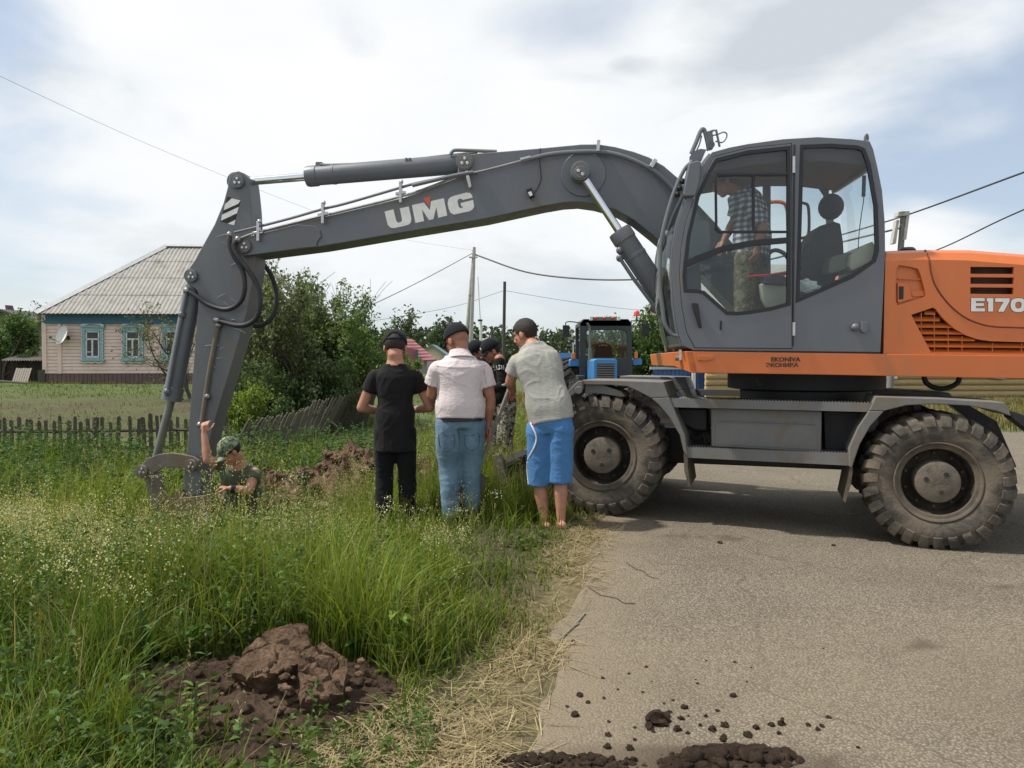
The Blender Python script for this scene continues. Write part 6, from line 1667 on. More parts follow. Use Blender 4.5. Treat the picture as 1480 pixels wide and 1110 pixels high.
A = [p + TR.w*1.55 for p in TR.poly([(838, 522), (914, 522), (914, 548), (838, 548)], 1.75)]; mb.prism(A, [p + TR.w*.05 for p in A])
cabt = mb.build('cab', TDARK, trac, bevel=.02)
mb = MB(); tp_(mb, [(845, 518), (845, 476), (907, 476), (907, 518)], 1.80, 1.81); mb.build('windscreen', TGLASS, cabt, smooth=0)
mb = MB(); mb.tube(catmull([TR.px(x, y, 2.4) for x, y in [(860, 505), (862, 499), (872, 496.5), (881, 499), (884, 505)]], 5), .03, 8); tp_(mb, [(862, 500), (882, 500), (886, 512), (884, 518), (858, 518), (858, 512)], 2.5, 2.7); mb.build('steering_wheel', BLACK, cabt)
mb = MB(); tp_(mb, [(853, 458), (896, 457.5), (896, 463), (853, 463)], 1.55, 1.75); mb.build('light_bar', mat('olive_bar', (.16, .17, .13), .6), cabt, bevel=.01)
REDL = mat('red_lens', (.60, .06, .03), .25, 0, .1, 9)
for x in (861.7, 873.7, 886):
    mb = MB(); mb.ball(TR.px(x, 459.5, 1.5), .045, seg=10, rings=7); mb.build('marker_lamp', REDL, cabt)
for x in (854.5, 894.5):
    mb = MB(); tp_(mb, [(x-2.2, 457), (x+2.2, 457), (x+2.2, 463), (x-2.2, 463)], 1.45, 1.55); mb.build('work_lamp', WHITEP, cabt, bevel=.01)
mb = MB(); c = TR.px(920.3, 455.5, 1.8); mb.lathe(c, V((0, 0, 1)), [(-.02, .11), (.0, .11), (.01, .09), (.08, .085), (.13, .05), (.14, .01)], 16); mb.mi = 1; mb.tube([TR.px(920.5, 463, 1.8), c], .02, 6)
mb.build('beacon', [REDL, TDARK], cabt)
mb = MB(); mb.tube(catmull([TR.px(x, y, 1.2) for x, y in [(848, 467), (851.5, 472), (852.6, 480), (852.6, 506)]], 4), .035, 8); mb.tube([TR.px(853, 503, 1.2), TR.px(853, 530, 1.2)], .062, 10); mb.tube([TR.px(853, 530, 1.2), TR.px(853, 545, 1.2)], .03, 8); mb.build('exhaust', mat('exhaust', (.13, .13, .12), .6, .3), trac)
for (mx0, my0, mx1, my1, arm_) in ((813.5, 470, 823, 487, [(840, 467), (826, 465), (818, 466), (818, 472)]), (928, 468, 938.6, 484, [(911, 464), (922, 463.5), (932, 463.5), (934, 469)])):
    mb = MB(); tp_(mb, [(mx0, my0), (mx1, my0), (mx1, my1), (mx0, my1)], 1.7, 1.8); mb.tube(catmull([TR.px(x, y, 1.78) for x, y in arm_], 4), .018, 6)
    xm = (mx0+mx1)/2; xi = 838 if xm < 875 else 913; mb.tube(catmull([TR.px(x, y, 1.78) for x, y in [(xm, my1), (xm+(xi-xm)*.25, my1+5), (xi, my1+7)]], 4), .012, 6)
    mb.build('mirror', BLACK, trac, bevel=.01)
for (x0, x1, y0, y1) in ((823.5, 837.5, 519, 529.5), (914.5, 928, 518, 527.5)):
    mb = MB(); tp_(mb, [(x0, y0+2), (x0+2, y0), (x1-2, y0), (x1, y0+2), (x1, y1), (x0, y1)], 1.9, 3.4); mb.build('fender', TBLUE, trac, bevel=.015)
    xm = (x0+x1)/2-2; mb = MB(); tp_(mb, [(xm-2, y0-9), (xm+2.6, y0-9), (xm+2.6, y0), (xm-2, y0)], 1.85, 1.95); mb.build('indicator_lamp', AMBER, trac, bevel=.01)
mb = MB(); mb.cyl(TR.px(828.5, 495, 1.9), TR.px(828.5, 511, 1.9), .015, 6); mb.build('marker_rod', WHITEP, trac)
zg = hg(TR.o.x, 22)
for (sx, ww, r, wd_) in ((-.80, .5, .50, .26), (.80, .5, .50, .26), (-.78, 2.75, .80, .42), (.78, 2.75, .80, .42)):
    c = TR.P(sx, ww, zg+r); wroot = empty('wheel', c - trac.location); wroot.parent = trac
    mb = MB(); ax = TR.s; h2_ = wd_/2
    mb.lathe(c, ax, [(-h2_*.8, r*.55), (-h2_, r*.75), (-h2_*.9, r*.93), (-h2_*.5, r*.97), (h2_*.5, r*.97), (h2_*.9, r*.93), (h2_, r*.75), (h2_*.8, r*.55)], 36, closed=True)
    e1, e2 = perp_frame(ax)
    for k in range(20):
        for sd_ in (-1, 1):
            q = 2*math.pi*(k+.5*(sd_ > 0))/20; pt_ = lambda h_, rr_, qq: c + ax*h_ + (e1*math.cos(qq)+e2*math.sin(qq))*rr_
            A = [pt_(sd_*h2_*.95, r*.94, q-.05), pt_(sd_*h2_*.95, r*.94, q+.05), pt_(0, r*.96, q+.22), pt_(0, r*.96, q+.14)]; mb.prism(A, [p + (p-c).normalized()*r*.06 for p in A])
    mb.build('tyre', TYRED, wroot, smooth=40)
    mb = MB(); mb.lathe(c, ax, [(-h2_*.7, .02), (-h2_*.7, r*.3), (-h2_*.5, r*.5), (-h2_*.82, r*.57), (h2_*.82, r*.57), (h2_*.5, r*.5), (h2_*.7, r*.3), (h2_*.7, .02)], 24); mb.build('rim', WHITEP, wroot)
mb = MB(); mb.box(TR.P(0, .9, zg+.62), .5, 2.6, .35); mb.box(TR.P(0, .5, zg+.5), 1.5, .14, .14); mb.box(TR.P(0, 2.75, zg+.8), 1.4, .3, .3); mb.box(TR.P(-.56, 1.3, zg+.95), .2, .9, .3); mb.box(TR.P(.56, 1.3, zg+.95), .2, .9, .3); mb.build('chassis', TDARK, trac, bevel=.02)

# ================================================================== PEOPLE
def remesh(mb, voxel, smooth=4):
    me = bpy.data.meshes.new('tmp'); me.from_pydata(mb.v, [], mb.f); bm = bmesh.new(); bm.from_mesh(me); bmesh.ops.recalc_face_normals(bm, faces=bm.faces[:]); bm.to_mesh(me); bm.free()
    o = bpy.data.objects.new('tmp', me); COL.objects.link(o)
    r = o.modifiers.new('r', 'REMESH'); r.mode = 'VOXEL'; r.voxel_size = voxel; r.use_smooth_shade = True
    s = o.modifiers.new('s', 'SMOOTH'); s.factor = .5; s.iterations = smooth
    dg = bpy.context.evaluated_depsgraph_get(); dg.update()
    out = bpy.data.meshes.new_from_object(o.evaluated_get(dg)); bpy.data.objects.remove(o); bpy.data.meshes.remove(me)
    return out
def link_mesh(name, me, m, parent=None, loc=None):
    me.materials.clear(); me.materials.append(m); me.shade_smooth(); me.name = name
    o = bpy.data.objects.new(name, me); COL.objects.link(o)
    if parent is not None: loc = parent.location
    me.transform(Matrix.Translation(-V(loc)))
    if parent is not None: o.parent = parent
    else: o.location = loc
    return o
def skin_mat(name, col):
    m, nt, b, L = _nodes(name); vec = coords(nt)
    f = noise_fac(nt, vec, 14, 5, .6); L.new(ramp(nt, f, [(.3, tuple(c*k for c, k in zip(col, (.88, .80, .78)))), (.7, tuple(c*1.08 for c in col))]), b.inputs['Base Color'])
    b.inputs['Roughness'].default_value = .55; b.inputs['Subsurface Weight'].default_value = .08; b.inputs['Subsurface Radius'].default_value = (.012, .005, .003); b.inputs['Specular IOR Level'].default_value = .35
    bump(nt, b, noise_fac(nt, vec, 160, 4, .6), .12, .004); return m
SKIN = skin_mat('sunburnt_skin', (.43, .22, .145)); SKIN2 = skin_mat('tanned_skin', (.36, .175, .11))
def cloth(name, col, bs=220, b_=.15, var=.12, fold=.35):
    m, nt, bb_, L = _nodes(name); vec = coords(nt)
    f = noise_fac(nt, vec, 5, 5, .6); fold *= .32; L.new(ramp(nt, f, [(.3, tuple(c*(1-var) for c in col)), (.7, tuple(min(1, c*(1+var)) for c in col))]), bb_.inputs['Base Color'])
    bb_.inputs['Roughness'].default_value = .88; bb_.inputs['Specular IOR Level'].default_value = .2; bb_.inputs['Sheen Weight'].default_value = .05
    w = noise_fac(nt, coords(nt, 'Object', (1, 1, 1.8)), 13, 4, .55, 1.6); w2 = noise_fac(nt, vec, bs, 3, .6)
    ad = N(nt, 'ShaderNodeMath', operation='MULTIPLY_ADD'); L.new(w2, ad.inputs[0]); ad.inputs[1].default_value = .06; L.new(w, ad.inputs[2])
    bump(nt, bb_, ad.outputs[0], fold, .03); return m
def camo(name, cols, sc=14, thr=(.42, .5, .58)):
    m, nt, b, L = _nodes(name); vec = coords(nt)
    f = noise_fac(nt, vec, sc, 3, .5, .8); L.new(ramp(nt, f, [(0, cols[0]), (thr[0], cols[1]), (thr[1], cols[2]), (thr[2], cols[3])], 'CONSTANT'), b.inputs['Base Color'])
    b.inputs['Roughness'].default_value = .9; b.inputs['Specular IOR Level'].default_value = .2
    bump(nt, b, noise_fac(nt, vec, 13, 4, .55, 1.6), .35, .03); return m
BLACKT = cloth('black_cotton', (.012, .011, .011)); BLACKP = cloth('black_trousers', (.008, .008, .009)); PINKS = cloth('pinkish_white_linen', (.60, .52, .515), 220, .15, .05, .8)
JEANS = cloth('faded_denim', (.13, .205, .275), 220, .15, .38, .55); GREYT = cloth('pale_grey_cotton', (.34, .333, .30), 220, .15, .06, .5); BLUES = cloth('blue_shorts', (.068, .185, .39), 220, .15, .08, .6)
GREENT = cloth('olive_cotton', (.085, .095, .055)); OLIVE = cloth('olive_trousers', (.10, .10, .06)); DARKJ = cloth('dark_jacket', (.022, .024, .024))
CAMOU = camo('grey_camouflage', [(.03, .028, .022), (.30, .27, .21), (.10, .09, .07), (.38, .35, .28)], 22, (.44, .50, .55)); CAMOG = camo('green_camouflage', [(.04, .06, .03), (.10, .13, .07), (.20, .22, .15), (.30, .30, .22)], 26)
CAMOB = camo('brown_camouflage', [(.05, .045, .025), (.13, .11, .065), (.09, .075, .045), (.18, .155, .10)], 16)
CAPB = cloth('black_cap', (.010, .011, .014), 220, .1, .1, .1); HAIRM = mat('short_dark_hair', (.020, .014, .010), .75, 0, .3, 60, None, 0, 1, .5, 180)
SHOE = mat('dark_shoe', (.03, .027, .025), .6, 0, .2, 20); BELT = mat('black_belt', (.010, .010, .010), .45)
m, nt, b, L_ = _nodes('plaid_shirt'); vec = coords(nt)
wv1 = N(nt, 'ShaderNodeTexWave', wave_type='BANDS', bands_direction='Z'); wv1.inputs['Scale'].default_value = 6.5; wv1.inputs['Distortion'].default_value = 1.2; L_.new(vec, wv1.inputs[0])
wv2 = N(nt, 'ShaderNodeTexWave', wave_type='BANDS', bands_direction='X'); wv2.inputs['Scale'].default_value = 6.5; wv2.inputs['Distortion'].default_value = 1.2; L_.new(vec, wv2.inputs[0])
c_ = mixc(nt, 1.0, ramp(nt, wv1.outputs[0], [(.35, (.32, .32, .34)), (.75, (.95, .95, .96))]), ramp(nt, wv2.outputs[0], [(.35, (.36, .36, .38)), (.75, (.9, .9, .92))]), 'MULTIPLY')
L_.new(mixc(nt, 1.0, c_, (.62, .62, .64), 'MULTIPLY'), b.inputs['Base Color']); b.inputs['Roughness'].default_value = .9; bump(nt, b, noise_fac(nt, vec, 13, 4, .55, 1.5), .4, .03); PLAID = m

def ell(c, X, Y, rx, ry, n=24, p=.85):
    return [c + X*(rx*math.copysign(abs(math.cos(q))**p, math.cos(q))) + Y*(ry*math.copysign(abs(math.sin(q))**p, math.sin(q))) for q in [2*math.pi*k/n for k in range(n)]]
def torso(mb, K, prof, lo=0.0, hi=1.0, grow=0.0, n=14, hang=None):
    """body of ellipses along the spine; prof: (fraction, half width, half depth, forward shift)"""
    sp = catmull([K['pel'], K['waist'], K['chest'], K['neck']], 8); L = [0]
    for i in range(1, len(sp)): L.append(L[-1]+(sp[i]-sp[i-1]).length)
    lp = (K['hipR']-K['hipL']).normalized(); ls = (K['shR']-K['shL']).normalized()
    rings = []
    for k in range(n+1):
        f = lo+(hi-lo)*k/n; s = max(0, min(1, f))*L[-1]
        i = min(len(L)-2, max(0, next((j for j in range(len(L)-1) if L[j+1] >= s), len(L)-2)))
        t = (s-L[i])/max(1e-6, L[i+1]-L[i]); c = sp[i].lerp(sp[i+1], t); u_ = (sp[min(i+1, len(sp)-1)]-sp[max(i-0, 0)]).normalized()
        if f < 0: dn = hang if hang is not None else -u_; c = c + dn*(-f*L[-1]); u_ = -dn if hang is not None else u_
        X = lp.lerp(ls, max(0, min(1, f))); X = (X - u_*X.dot(u_)).normalized(); Yf = u_.cross(X)
        for j in range(len(prof)-1):
            if prof[j][0] <= f <= prof[j+1][0] or j == len(prof)-2 or f < prof[0][0]:
                a, b_ = prof[j], prof[j+1]; tt = max(0, min(1, (f-a[0])/(b_[0]-a[0]))); tt = tt*tt*(3-2*tt)
                w = a[1]+(b_[1]-a[1])*tt; d = a[2]+(b_[2]-a[2])*tt; sh = a[3]+(b_[3]-a[3])*tt; break
        rings.append(ell(c + Yf*sh, X, Yf, w+grow, d+grow))
    mb.loft(rings)
def limb(mb, pts, rad, n=5, flat=1, endball=True):
    P = catmull(pts, n); R_ = []
    for i in range(len(P)):
        f = i/(len(P)-1)*(len(rad)-1); j = min(int(f), len(rad)-2); R_.append(rad[j]+(rad[j+1]-rad[j])*(f-j))
    mb.tube(P, R_, 14, True, flat); mb.ball(P[0], R_[0], seg=12, rings=8)
    if endball: mb.ball(P[-1], R_[-1]*.98, seg=12, rings=8)
def hand(mb, wr, d, pn, side, curl=.5, s=1.0):
    """wr wrist, d direction of the hand, pn palm normal, side +1/-1: where the thumb leaves"""
    d = d.normalized(); pn = (pn - d*pn.dot(d)).normalized(); x = d.cross(pn)*side
    mb.tube([wr-d*.02, wr + d*.03*s, wr + d*.085*s], [.027*s, .030*s, .036*s], 12, True, .55)
    mb.ball(wr + d*.055*s, .040*s, .048*s, .018*s, x, d, pn, 14, 9)
    for k, (o, L) in enumerate(((.030, .072), (.010, .082), (-.011, .076), (-.030, .060))):
        p = wr + d*.088*s + x*o*s; q = d; pts = [p - d*.02*s, p]
        for j in range(3):
            q = (q*math.cos(curl*(.75+.1*k)) + pn*math.sin(curl*(.75+.1*k))).normalized(); p = p + q*L*s*(.42, .33, .25)[j]; pts.append(p)
        mb.tube(pts, [.0095*s, .0098*s, .009*s, .0083*s, .0068*s], 8)
        mb.ball(pts[-1], .0068*s, seg=8, rings=6)
    p = wr + d*.03*s + x*.030*s; q = (d*.6 + x*.75 + pn*.35).normalized(); pts = [p]
    for j in range(3): p = p + q*.034*s; pts.append(p); q = (q + d*.35 + pn*.25*curl - x*.25).normalized()
    mb.tube(pts, [.013*s, .012*s, .0105*s, .008*s], 8); mb.ball(pts[-1], .008*s, seg=8, rings=6)
def head(mb, K, s=1.0):
    c, f, u_ = K['head'], K['hf'].normalized(), K['hu'].normalized(); r = f.cross(u_).normalized(); u_ = r.cross(f)
    P = lambda a, b_, d: c + r*a*s + f*b_*s + u_*d*s
    B = lambda a, b_, d, x, y, z: mb.ball(P(a, b_, d), x*s, y*s, z*s, r, f, u_, 18, 12)
    B(0, -.012, .035, .076, .096, .086); B(0, .020, -.025, .062, .074, .086); B(0, .056, -.088, .033, .030, .026); B(0, .02, -.075, .052, .055, .035)
    mb.tube([P(0, .088, .020), P(0, .104, -.010), P(0, .112, -.026)], [.010*s, .012*s, .0155*s], 8); B(.012, .096, -.030, .010, .012, .009); B(-.012, .096, -.030, .010, .012, .009)
    mb.tube([P(-.048, .070, .030), P(-.02, .086, .033), P(.02, .086, .033), P(.048, .070, .030)], [.010*s]*4, 8)
    B(0, .086, -.055, .024, .012, .007); B(0, .085, -.066, .020, .011, .008); B(.04, .062, -.012, .02, .018, .014); B(-.04, .062, -.012, .02, .018, .014)
    for q in (-1, 1): B(q*.082, -.012, -.008, .009, .021, .033); B(q*.074, .0, -.03, .007, .010, .012)
    nb = K['neck']; mb.tube([P(0, -.018, -.02), P(0, -.022, -.075), nb.lerp(P(0, -.022, -.075), .45), nb - u_*.03], [.058*s, .056*s, .060*s, .075*s], 16)
    return P, r, f, u_
def scalp(K, parent, grow, cut, name, m, s=1.0, jit=.0, notch=None, off=(0, 0)):
    """close shell over the skull kept where cut(lateral, forward, up) is true"""
    c, f, u_ = K['head'], K['hf'].normalized(), K['hu'].normalized(); r = f.cross(u_).normalized(); u_ = r.cross(f)
    mb = MB(); n, mm = 40, 26; vs = []; fs = []; ok = []
    rj = random.Random(4)
    for i in range(mm+1):
        th = math.pi*.78*i/mm
        for k in range(n):
            q = 2*math.pi*k/n; a, b_, d = math.sin(th)*math.cos(q), math.sin(th)*math.sin(q), math.cos(th)
            g = grow + rj.uniform(-jit, jit)
            A, B_, D = a*(.076+g), b_*(.096+g)-.012, d*(.086+g*1.9)+.035
            ok.append(cut(A, B_, D)); vs.append(c + r*A*s + f*B_*s + u_*D*s)
    for i in range(mm):
        for k in range(n):
            q = (i*n+k, i*n+(k+1) % n, (i+1)*n+(k+1) % n, (i+1)*n+k)
            if all(ok[t] for t in q): fs.append(q)
    mb.add(vs, fs)
    bm = bmesh.new(); vv = [bm.verts.new(v) for v in vs]; bm.verts.index_update()
    for q in fs:
        try: bm.faces.new([vv[t] for t in q])
        except ValueError: pass
    bmesh.ops.remove_doubles(bm, verts=bm.verts[:], dist=.0003); bmesh.ops.delete(bm, geom=[v for v in bm.verts if not v.link_faces], context='VERTS')
    me = bpy.data.meshes.new(name); bm.to_mesh(me); bm.free()
    o = link_mesh(name, me, m, parent); so = o.modifiers.new('t', 'SOLIDIFY'); so.thickness = .006; so.offset = -1; return o
def cap(K, parent, m, s=1.0, open_back=False, logo=False, brim=.082):
    c, f, u_ = K['head'], K['hf'].normalized(), K['hu'].normalized(); r = f.cross(u_).normalized(); u_ = r.cross(f)
    P = lambda a, b_, d: c + r*a*s + f*b_*s + u_*d*s
    low = lambda b_: .030 - .012*(b_ > 0)
    cut = lambda a, b_, d: d > .022 and not (open_back and b_ < -.06 and ((a/.042)**2+((d-.030)/.034)**2) < 1)
    o = scalp(K, parent, .011, cut, 'cap', m, s)
    mb = MB()
    g = []
    for i in range(7):
        t = i/6; row = []
        for k in range(13):
            a = -1+2*k/12; w = .072*(1-.10*t)
            bf = .082*math.sqrt(max(0, 1-(a*.82)**2)) + brim*t*math.sqrt(max(.12, 1-(a*.9)**2))
            row.append(P(a*w, bf+.002, .034 - .016*t - .020*a*a))
        g.append(row)
    top = [q for row in g for q in row]; n = 13
    F = [(i*n+k, i*n+k+1, (i+1)*n+k+1, (i+1)*n+k) for i in range(6) for k in range(12)]
    mb.add(top, F); mb.add([p - u_*.004 for p in top], [q[::-1] for q in F])
    mb.build('cap_brim', m, o, recalc=False); 
    mb = MB(); mb.ball(P(0, -.012, .134), .009*s, seg=8, rings=6)
    if open_back: mb.tube([P(-.055, -.092, .030), P(-.03, -.112, .026), P(0, -.118, .025), P(.03, -.112, .026), P(.055, -.092, .030)], .008*s, 6)
    mb.build('cap_strap' if open_back else 'cap_button', m, o)
    if logo:
        mb = MB(); mb.ball(P(-.03*0-.02, .095, .075), .022*s, .006*s, .018*s, r, f, u_, 10, 6); mb.build('cap_badge', WHITEP, o)
    return o
def crumple(me, amp, seed, fr=7, stretch=2.0):
    """soft folds in cloth: broad waves with a few sharper creases"""
    off = V((seed*3.1, seed*1.7, seed)); nor = [v.normal.copy() for v in me.vertices]
    for v, n_ in zip(me.vertices, nor):
        c = v.co
        p = V((c.x*fr*.8, c.y*fr*.8, c.z*fr*stretch*.42)) + off
        q = p + V((mnoise.noise(p*.7), mnoise.noise(p*.7+V((5, 0, 0))), mnoise.noise(p*.7+V((0, 5, 0)))))*.9
        k = mnoise.noise(q); r_ = 1-abs(mnoise.noise(q*1.35+V((7, 7, 7))))*2.4
        v.co += n_*(amp*.75*k + amp*.55*max(0, r_)**3 - amp*.25)
def eyes(P, parent):
    mb = MB()
    for q in (-1, 1): mb.ball(P(q*.031, .073, .010), .011, seg=10, rings=7)
    mb.build('eyes', mat('eye', (.25, .22, .2), .2), parent)
BODY = [(-.22, .125, .10, 0), (0, .160, .115, 0), (.18, .165, .118, 0), (.42, .145, .108, .0), (.64, .165, .122, .005), (.78, .172, .115, 0), (.88, .140, .095, 0), (.95, .092, .075, 0), (1, .064, .062, 0)]
def scale_prof(p, w=1, d=1, belly=0): return [(a, b_*w, c*d + belly*math.exp(-((a-.38)/.25)**2), e+belly*.6*math.exp(-((a-.38)/.25)**2)) for a, b_, c, e in p]
def person(label, K, skin=None, shirt=None, pants=None, capm=None, w=1.0, d=1.0, belly=0, sleeve=.55, hem=-.12, shorts=None, hair=True, shoes=SHOE, bare_feet=False, group=None, handsL=None, handsR=None, shirt_grow=.016, open_back=False, logo=False, pant_r=(.092, .075, .062), hang=None, base=None, hs=1.0, collar=False):
    skin = skin or SKIN; base = base or (K['anL']+K['anR'])/2; base = V((base.x, base.y, min(K['anL'].z, K['anR'].z)-.08))
    pf = scale_prof(BODY, w, d, belly); mb = MB(); torso(mb, K, pf, -.12, 1.0, -.006)
    P, r, f, u_ = head(mb, K, hs)
    for s_ in 'LR':
        limb(mb, [K['sh'+s_], K['sh'+s_].lerp(K['el'+s_], .5), K['el'+s_]], [.058*w, .050*w, .043]); limb(mb, [K['el'+s_], K['el'+s_].lerp(K['wr'+s_], .35), K['wr'+s_]], [.043, .042*w, .028])
        hd_ = handsL if s_ == 'L' else handsR
        dd = (K['wr'+s_]-K['el'+s_]).normalized()
        if hd_: hand(mb, K['wr'+s_], V(hd_[0]), V(hd_[1]), 1 if s_ == 'L' else -1, hd_[2])
        else: hand(mb, K['wr'+s_], dd, (r if s_ == 'L' else -r), 1 if s_ == 'L' else -1, .35)
        limb(mb, [K['hip'+s_], K['hip'+s_].lerp(K['kn'+s_], .5), K['kn'+s_]], [.085, .078, .056]); limb(mb, [K['kn'+s_], K['kn'+s_].lerp(K['an'+s_], .3), K['kn'+s_].lerp(K['an'+s_], .75), K['an'+s_]], [.055, .060, .042, .036])
        fw_ = K.get('toe'+s_, K['bf']); a = K['an'+s_]
        limb(mb, [a - fw_*.05 - V((0, 0, .035)), a + fw_*.06 - V((0, 0, .045)), a + fw_*.15 - V((0, 0, .062))], [.036, .038, .026])
    me = remesh(mb, .0068, 3); body = link_mesh('person', me, skin, None, base); tag(body, label, 'person', group)
    eyes(P, body)
    if hair: scalp(K, body, .005, lambda a, b_, d_: d_ + random.uniform(-.006, .006) > (.055 if b_ > .045 else (.004 if b_ > -.03 and abs(a) > .02 else -.045)), 'hair', HAIRM, hs, .0015)
    if capm: cap(K, body, capm, hs, open_back, logo)
    if shirt:
        mb = MB(); pf2 = scale_prof(BODY, w, d, belly)
        pf2 = [(a, b_, c, e) for a, b_, c, e in pf2]; pf2[-1] = (1, .085*w, .075, 0); pf2[0] = (-.5, .178*w, .125*d, 0)
        torso(mb, K, pf2, hem, .985, shirt_grow, 20, hang)
        for s_ in 'LR':
            e_ = K['sh'+s_].lerp(K['el'+s_], min(sleeve, 1)); si = K['sh'+s_] + (K['neck']-K['sh'+s_])*.18 - V((0, 0, .02)); pts = [si, K['sh'+s_] - V((0, 0, .012)), K['sh'+s_].lerp(e_, .5), e_]
            rad = [.060*w, .070*w, .070*w, .074*w] if sleeve <= 1 else [.058*w, .066*w, .062, .056]
            limb(mb, pts, rad, endball=sleeve > 1)
            if sleeve > 1: limb(mb, [K['el'+s_], K['el'+s_].lerp(K['wr'+s_], .5), K['el'+s_].lerp(K['wr'+s_], sleeve-1)], [.056, .050, .042])
        me = remesh(mb, .0095, 5); crumple(me, .0085, len(label)); link_mesh('shirt', me, shirt, body)
        if collar:
            mb = MB(); nk = K['neck']; uu = (K['head']-nk).normalized(); X = (K['shR']-K['shL']).normalized(); Yf = uu.cross(X)
            rr_ = [ell(nk + uu*z - Yf*.010, X, Yf, a, a*.95) for z, a in ((-.05, .098), (.024, .078), (.030, .083), (-.045, .118))]; mb.loft(rr_, True, False); mb.build('collar', shirt, body)
    if pants:
        mb = MB(); torso(mb, K, scale_prof(BODY, w*1.0, d, belly*.5), -.16, .30, .010, 10)
        for s_ in 'LR':
            if shorts: 
                e_ = K['kn'+s_].lerp(K['an'+s_], shorts); limb(mb, [K['hip'+s_], K['hip'+s_].lerp(K['kn'+s_], .5), e_], [.105*w, .104, .104], endball=False)
            else:
                limb(mb, [K['hip'+s_], K['hip'+s_].lerp(K['kn'+s_], .5), K['kn'+s_], K['kn'+s_].lerp(K['an'+s_], .5), K['an'+s_] + V((0, 0, -.02))], [pant_r[0]*w*1.08, pant_r[0]*w, pant_r[1], pant_r[1]*.97, pant_r[2]])
        me = remesh(mb, .0115, 5); crumple(me, .0075, len(label)+5, 7, 2.6); link_mesh('shorts' if shorts else 'trousers', me, pants, body)
    if not bare_feet:
        for s_ in 'LR':
            fw_ = K.get('toe'+s_, K['bf']); a = K['an'+s_]; mb = MB(); limb(mb, [a - fw_*.06 - V((0, 0, .035)), a + fw_*.05 - V((0, 0, .038)), a + fw_*.18 - V((0, 0, .055))], [.047, .047, .034]); me = remesh(mb, .009, 3); link_mesh('shoe', me, shoes, body)
    return body, P, r, f, u_
def basic(base, yaw, H=1.77, lean=0.0, leanx=0.0, stance=.10):
    """standing skeleton in world space; yaw in degrees, 0 looks away from the viewer, positive turns left"""
    a = R(yaw); fx = V((-math.sin(a), math.cos(a), 0)); rx = V((math.cos(a), math.sin(a), 0)); k = H/1.77; b = V(base)
    W = lambda x, y, z: b + rx*x*k + fx*y*k + V((0, 0, z*k))
    K = dict(pel=W(0, 0, .93), waist=W(leanx*.35, lean*.30, 1.10), chest=W(leanx*.7, lean*.7, 1.30), neck=W(leanx, lean, 1.50), bf=fx,
             hipL=W(-.095, 0, .88), hipR=W(.095, 0, .88), knL=W(-stance, .03, .49), knR=W(stance, .03, .49), anL=W(-stance-.01, 0, .09), anR=W(stance+.01, 0, .09),
             shL=W(leanx-.185, lean, 1.425), shR=W(leanx+.185, lean, 1.425), elL=W(leanx-.25, lean-.02, 1.13), elR=W(leanx+.25, lean-.02, 1.13), wrL=W(leanx-.25, lean+.06, .89), wrR=W(leanx+.25, lean+.06, .89),
             head=W(leanx, lean+.03, 1.655), hf=fx.copy(), hu=V((0, 0, 1)))
    return K, W, rx, fx

# man in black T-shirt
x0, y0 = -1.03, 6.7; K, W, rx, fx = basic((x0, y0, hg(x0, y0)), 4, 1.755, .02)
K.update(shL=W(-.178, .01, 1.385), shR=W(.178, .01, 1.385), elL=W(-.30, .03, 1.10), elR=W(.31, .03, 1.10), wrL=W(-.10, .24, 1.04), wrR=W(.12, .26, 1.06), hf=(fx + V((0, 0, -.5))).normalized(), head=W(0, .05, 1.632))
K['hu'] = (V((0, 0, 1)) + fx*.5).normalized()
person('man with his back turned in a plain black T-shirt, black trousers and black cap', K, SKIN, BLACKT, BLACKP, CAPB, .96, .95, 0, .50, -.38, open_back=True, hs=1.14, hang=V((0, 0, -1)), pant_r=(.095, .082, .07))
# man in pinkish shirt
x0, y0 = -.44, 6.5; K, W, rx, fx = basic((x0, y0, hg(x0, y0)), 12, 1.695, .05)
K.update(shL=W(-.200, .03, 1.375), shR=W(.200, .02, 1.375), elL=W(-.25, .10, 1.14), wrL=W(-.16, .32, 1.06), elR=W(.275, .0, 1.10), wrR=W(.255, .05, .87), head=W(-.02, .09, 1.622), knL=W(-.10, .06, .49), anL=W(-.085, .02, .09), anR=W(.11, .10, .09), knR=W(.10, .07, .49))
hf = (fx*.80 - rx*.55 + V((0, 0, -.42))).normalized(); K['hf'] = hf; K['hu'] = (V((0, 0, 1)) + hf*.40).normalized()
bodyB, P_, r_, f_, u_ = person('stocky man from behind in a pinkish white short sleeved shirt and faded jeans', K, SKIN2, PINKS, JEANS, CAPB, 1.16, 1.18, .035, .62, .0, hair=False, shirt_grow=.026, pant_r=(.104, .090, .076), collar=True, hs=1.12)
mb = MB(); c = K['pel'].lerp(K['waist'], .02); X = (K['hipR']-K['hipL']).normalized(); Yf = V((0, 0, 1)).cross(X)
mb.loft([ell(c + V((0, 0, z)) + Yf*.012, X, Yf, a, a*.80, 30) for z, a in ((-.020, .196), (-.020, .203), (.020, .203), (.020, .196))], True, False); mb.build('belt', BELT, bodyB)
def stripe_on(body, child, pts, r, m, name):
    """thin trim following the cloth surface"""
    dg = bpy.context.evaluated_depsgraph_get(); dg.update(); out = []
    for x, y in pts:
        d_ = ray(x, y).normalized(); o_ = CAM - body.location; ok, loc, nor, i = child.ray_cast(o_, d_)
        if ok: out.append(body.location + loc + nor*r*.2)
    if len(out) < 2: return
    mb = MB(); mb.tube(catmull(out, 4), r, 6); mb.build(name, m, body)
SEAM = mat('denim_seam', (.05, .085, .12), .9); SEAMW = mat('shirt_seam', (.40, .35, .35), .9)
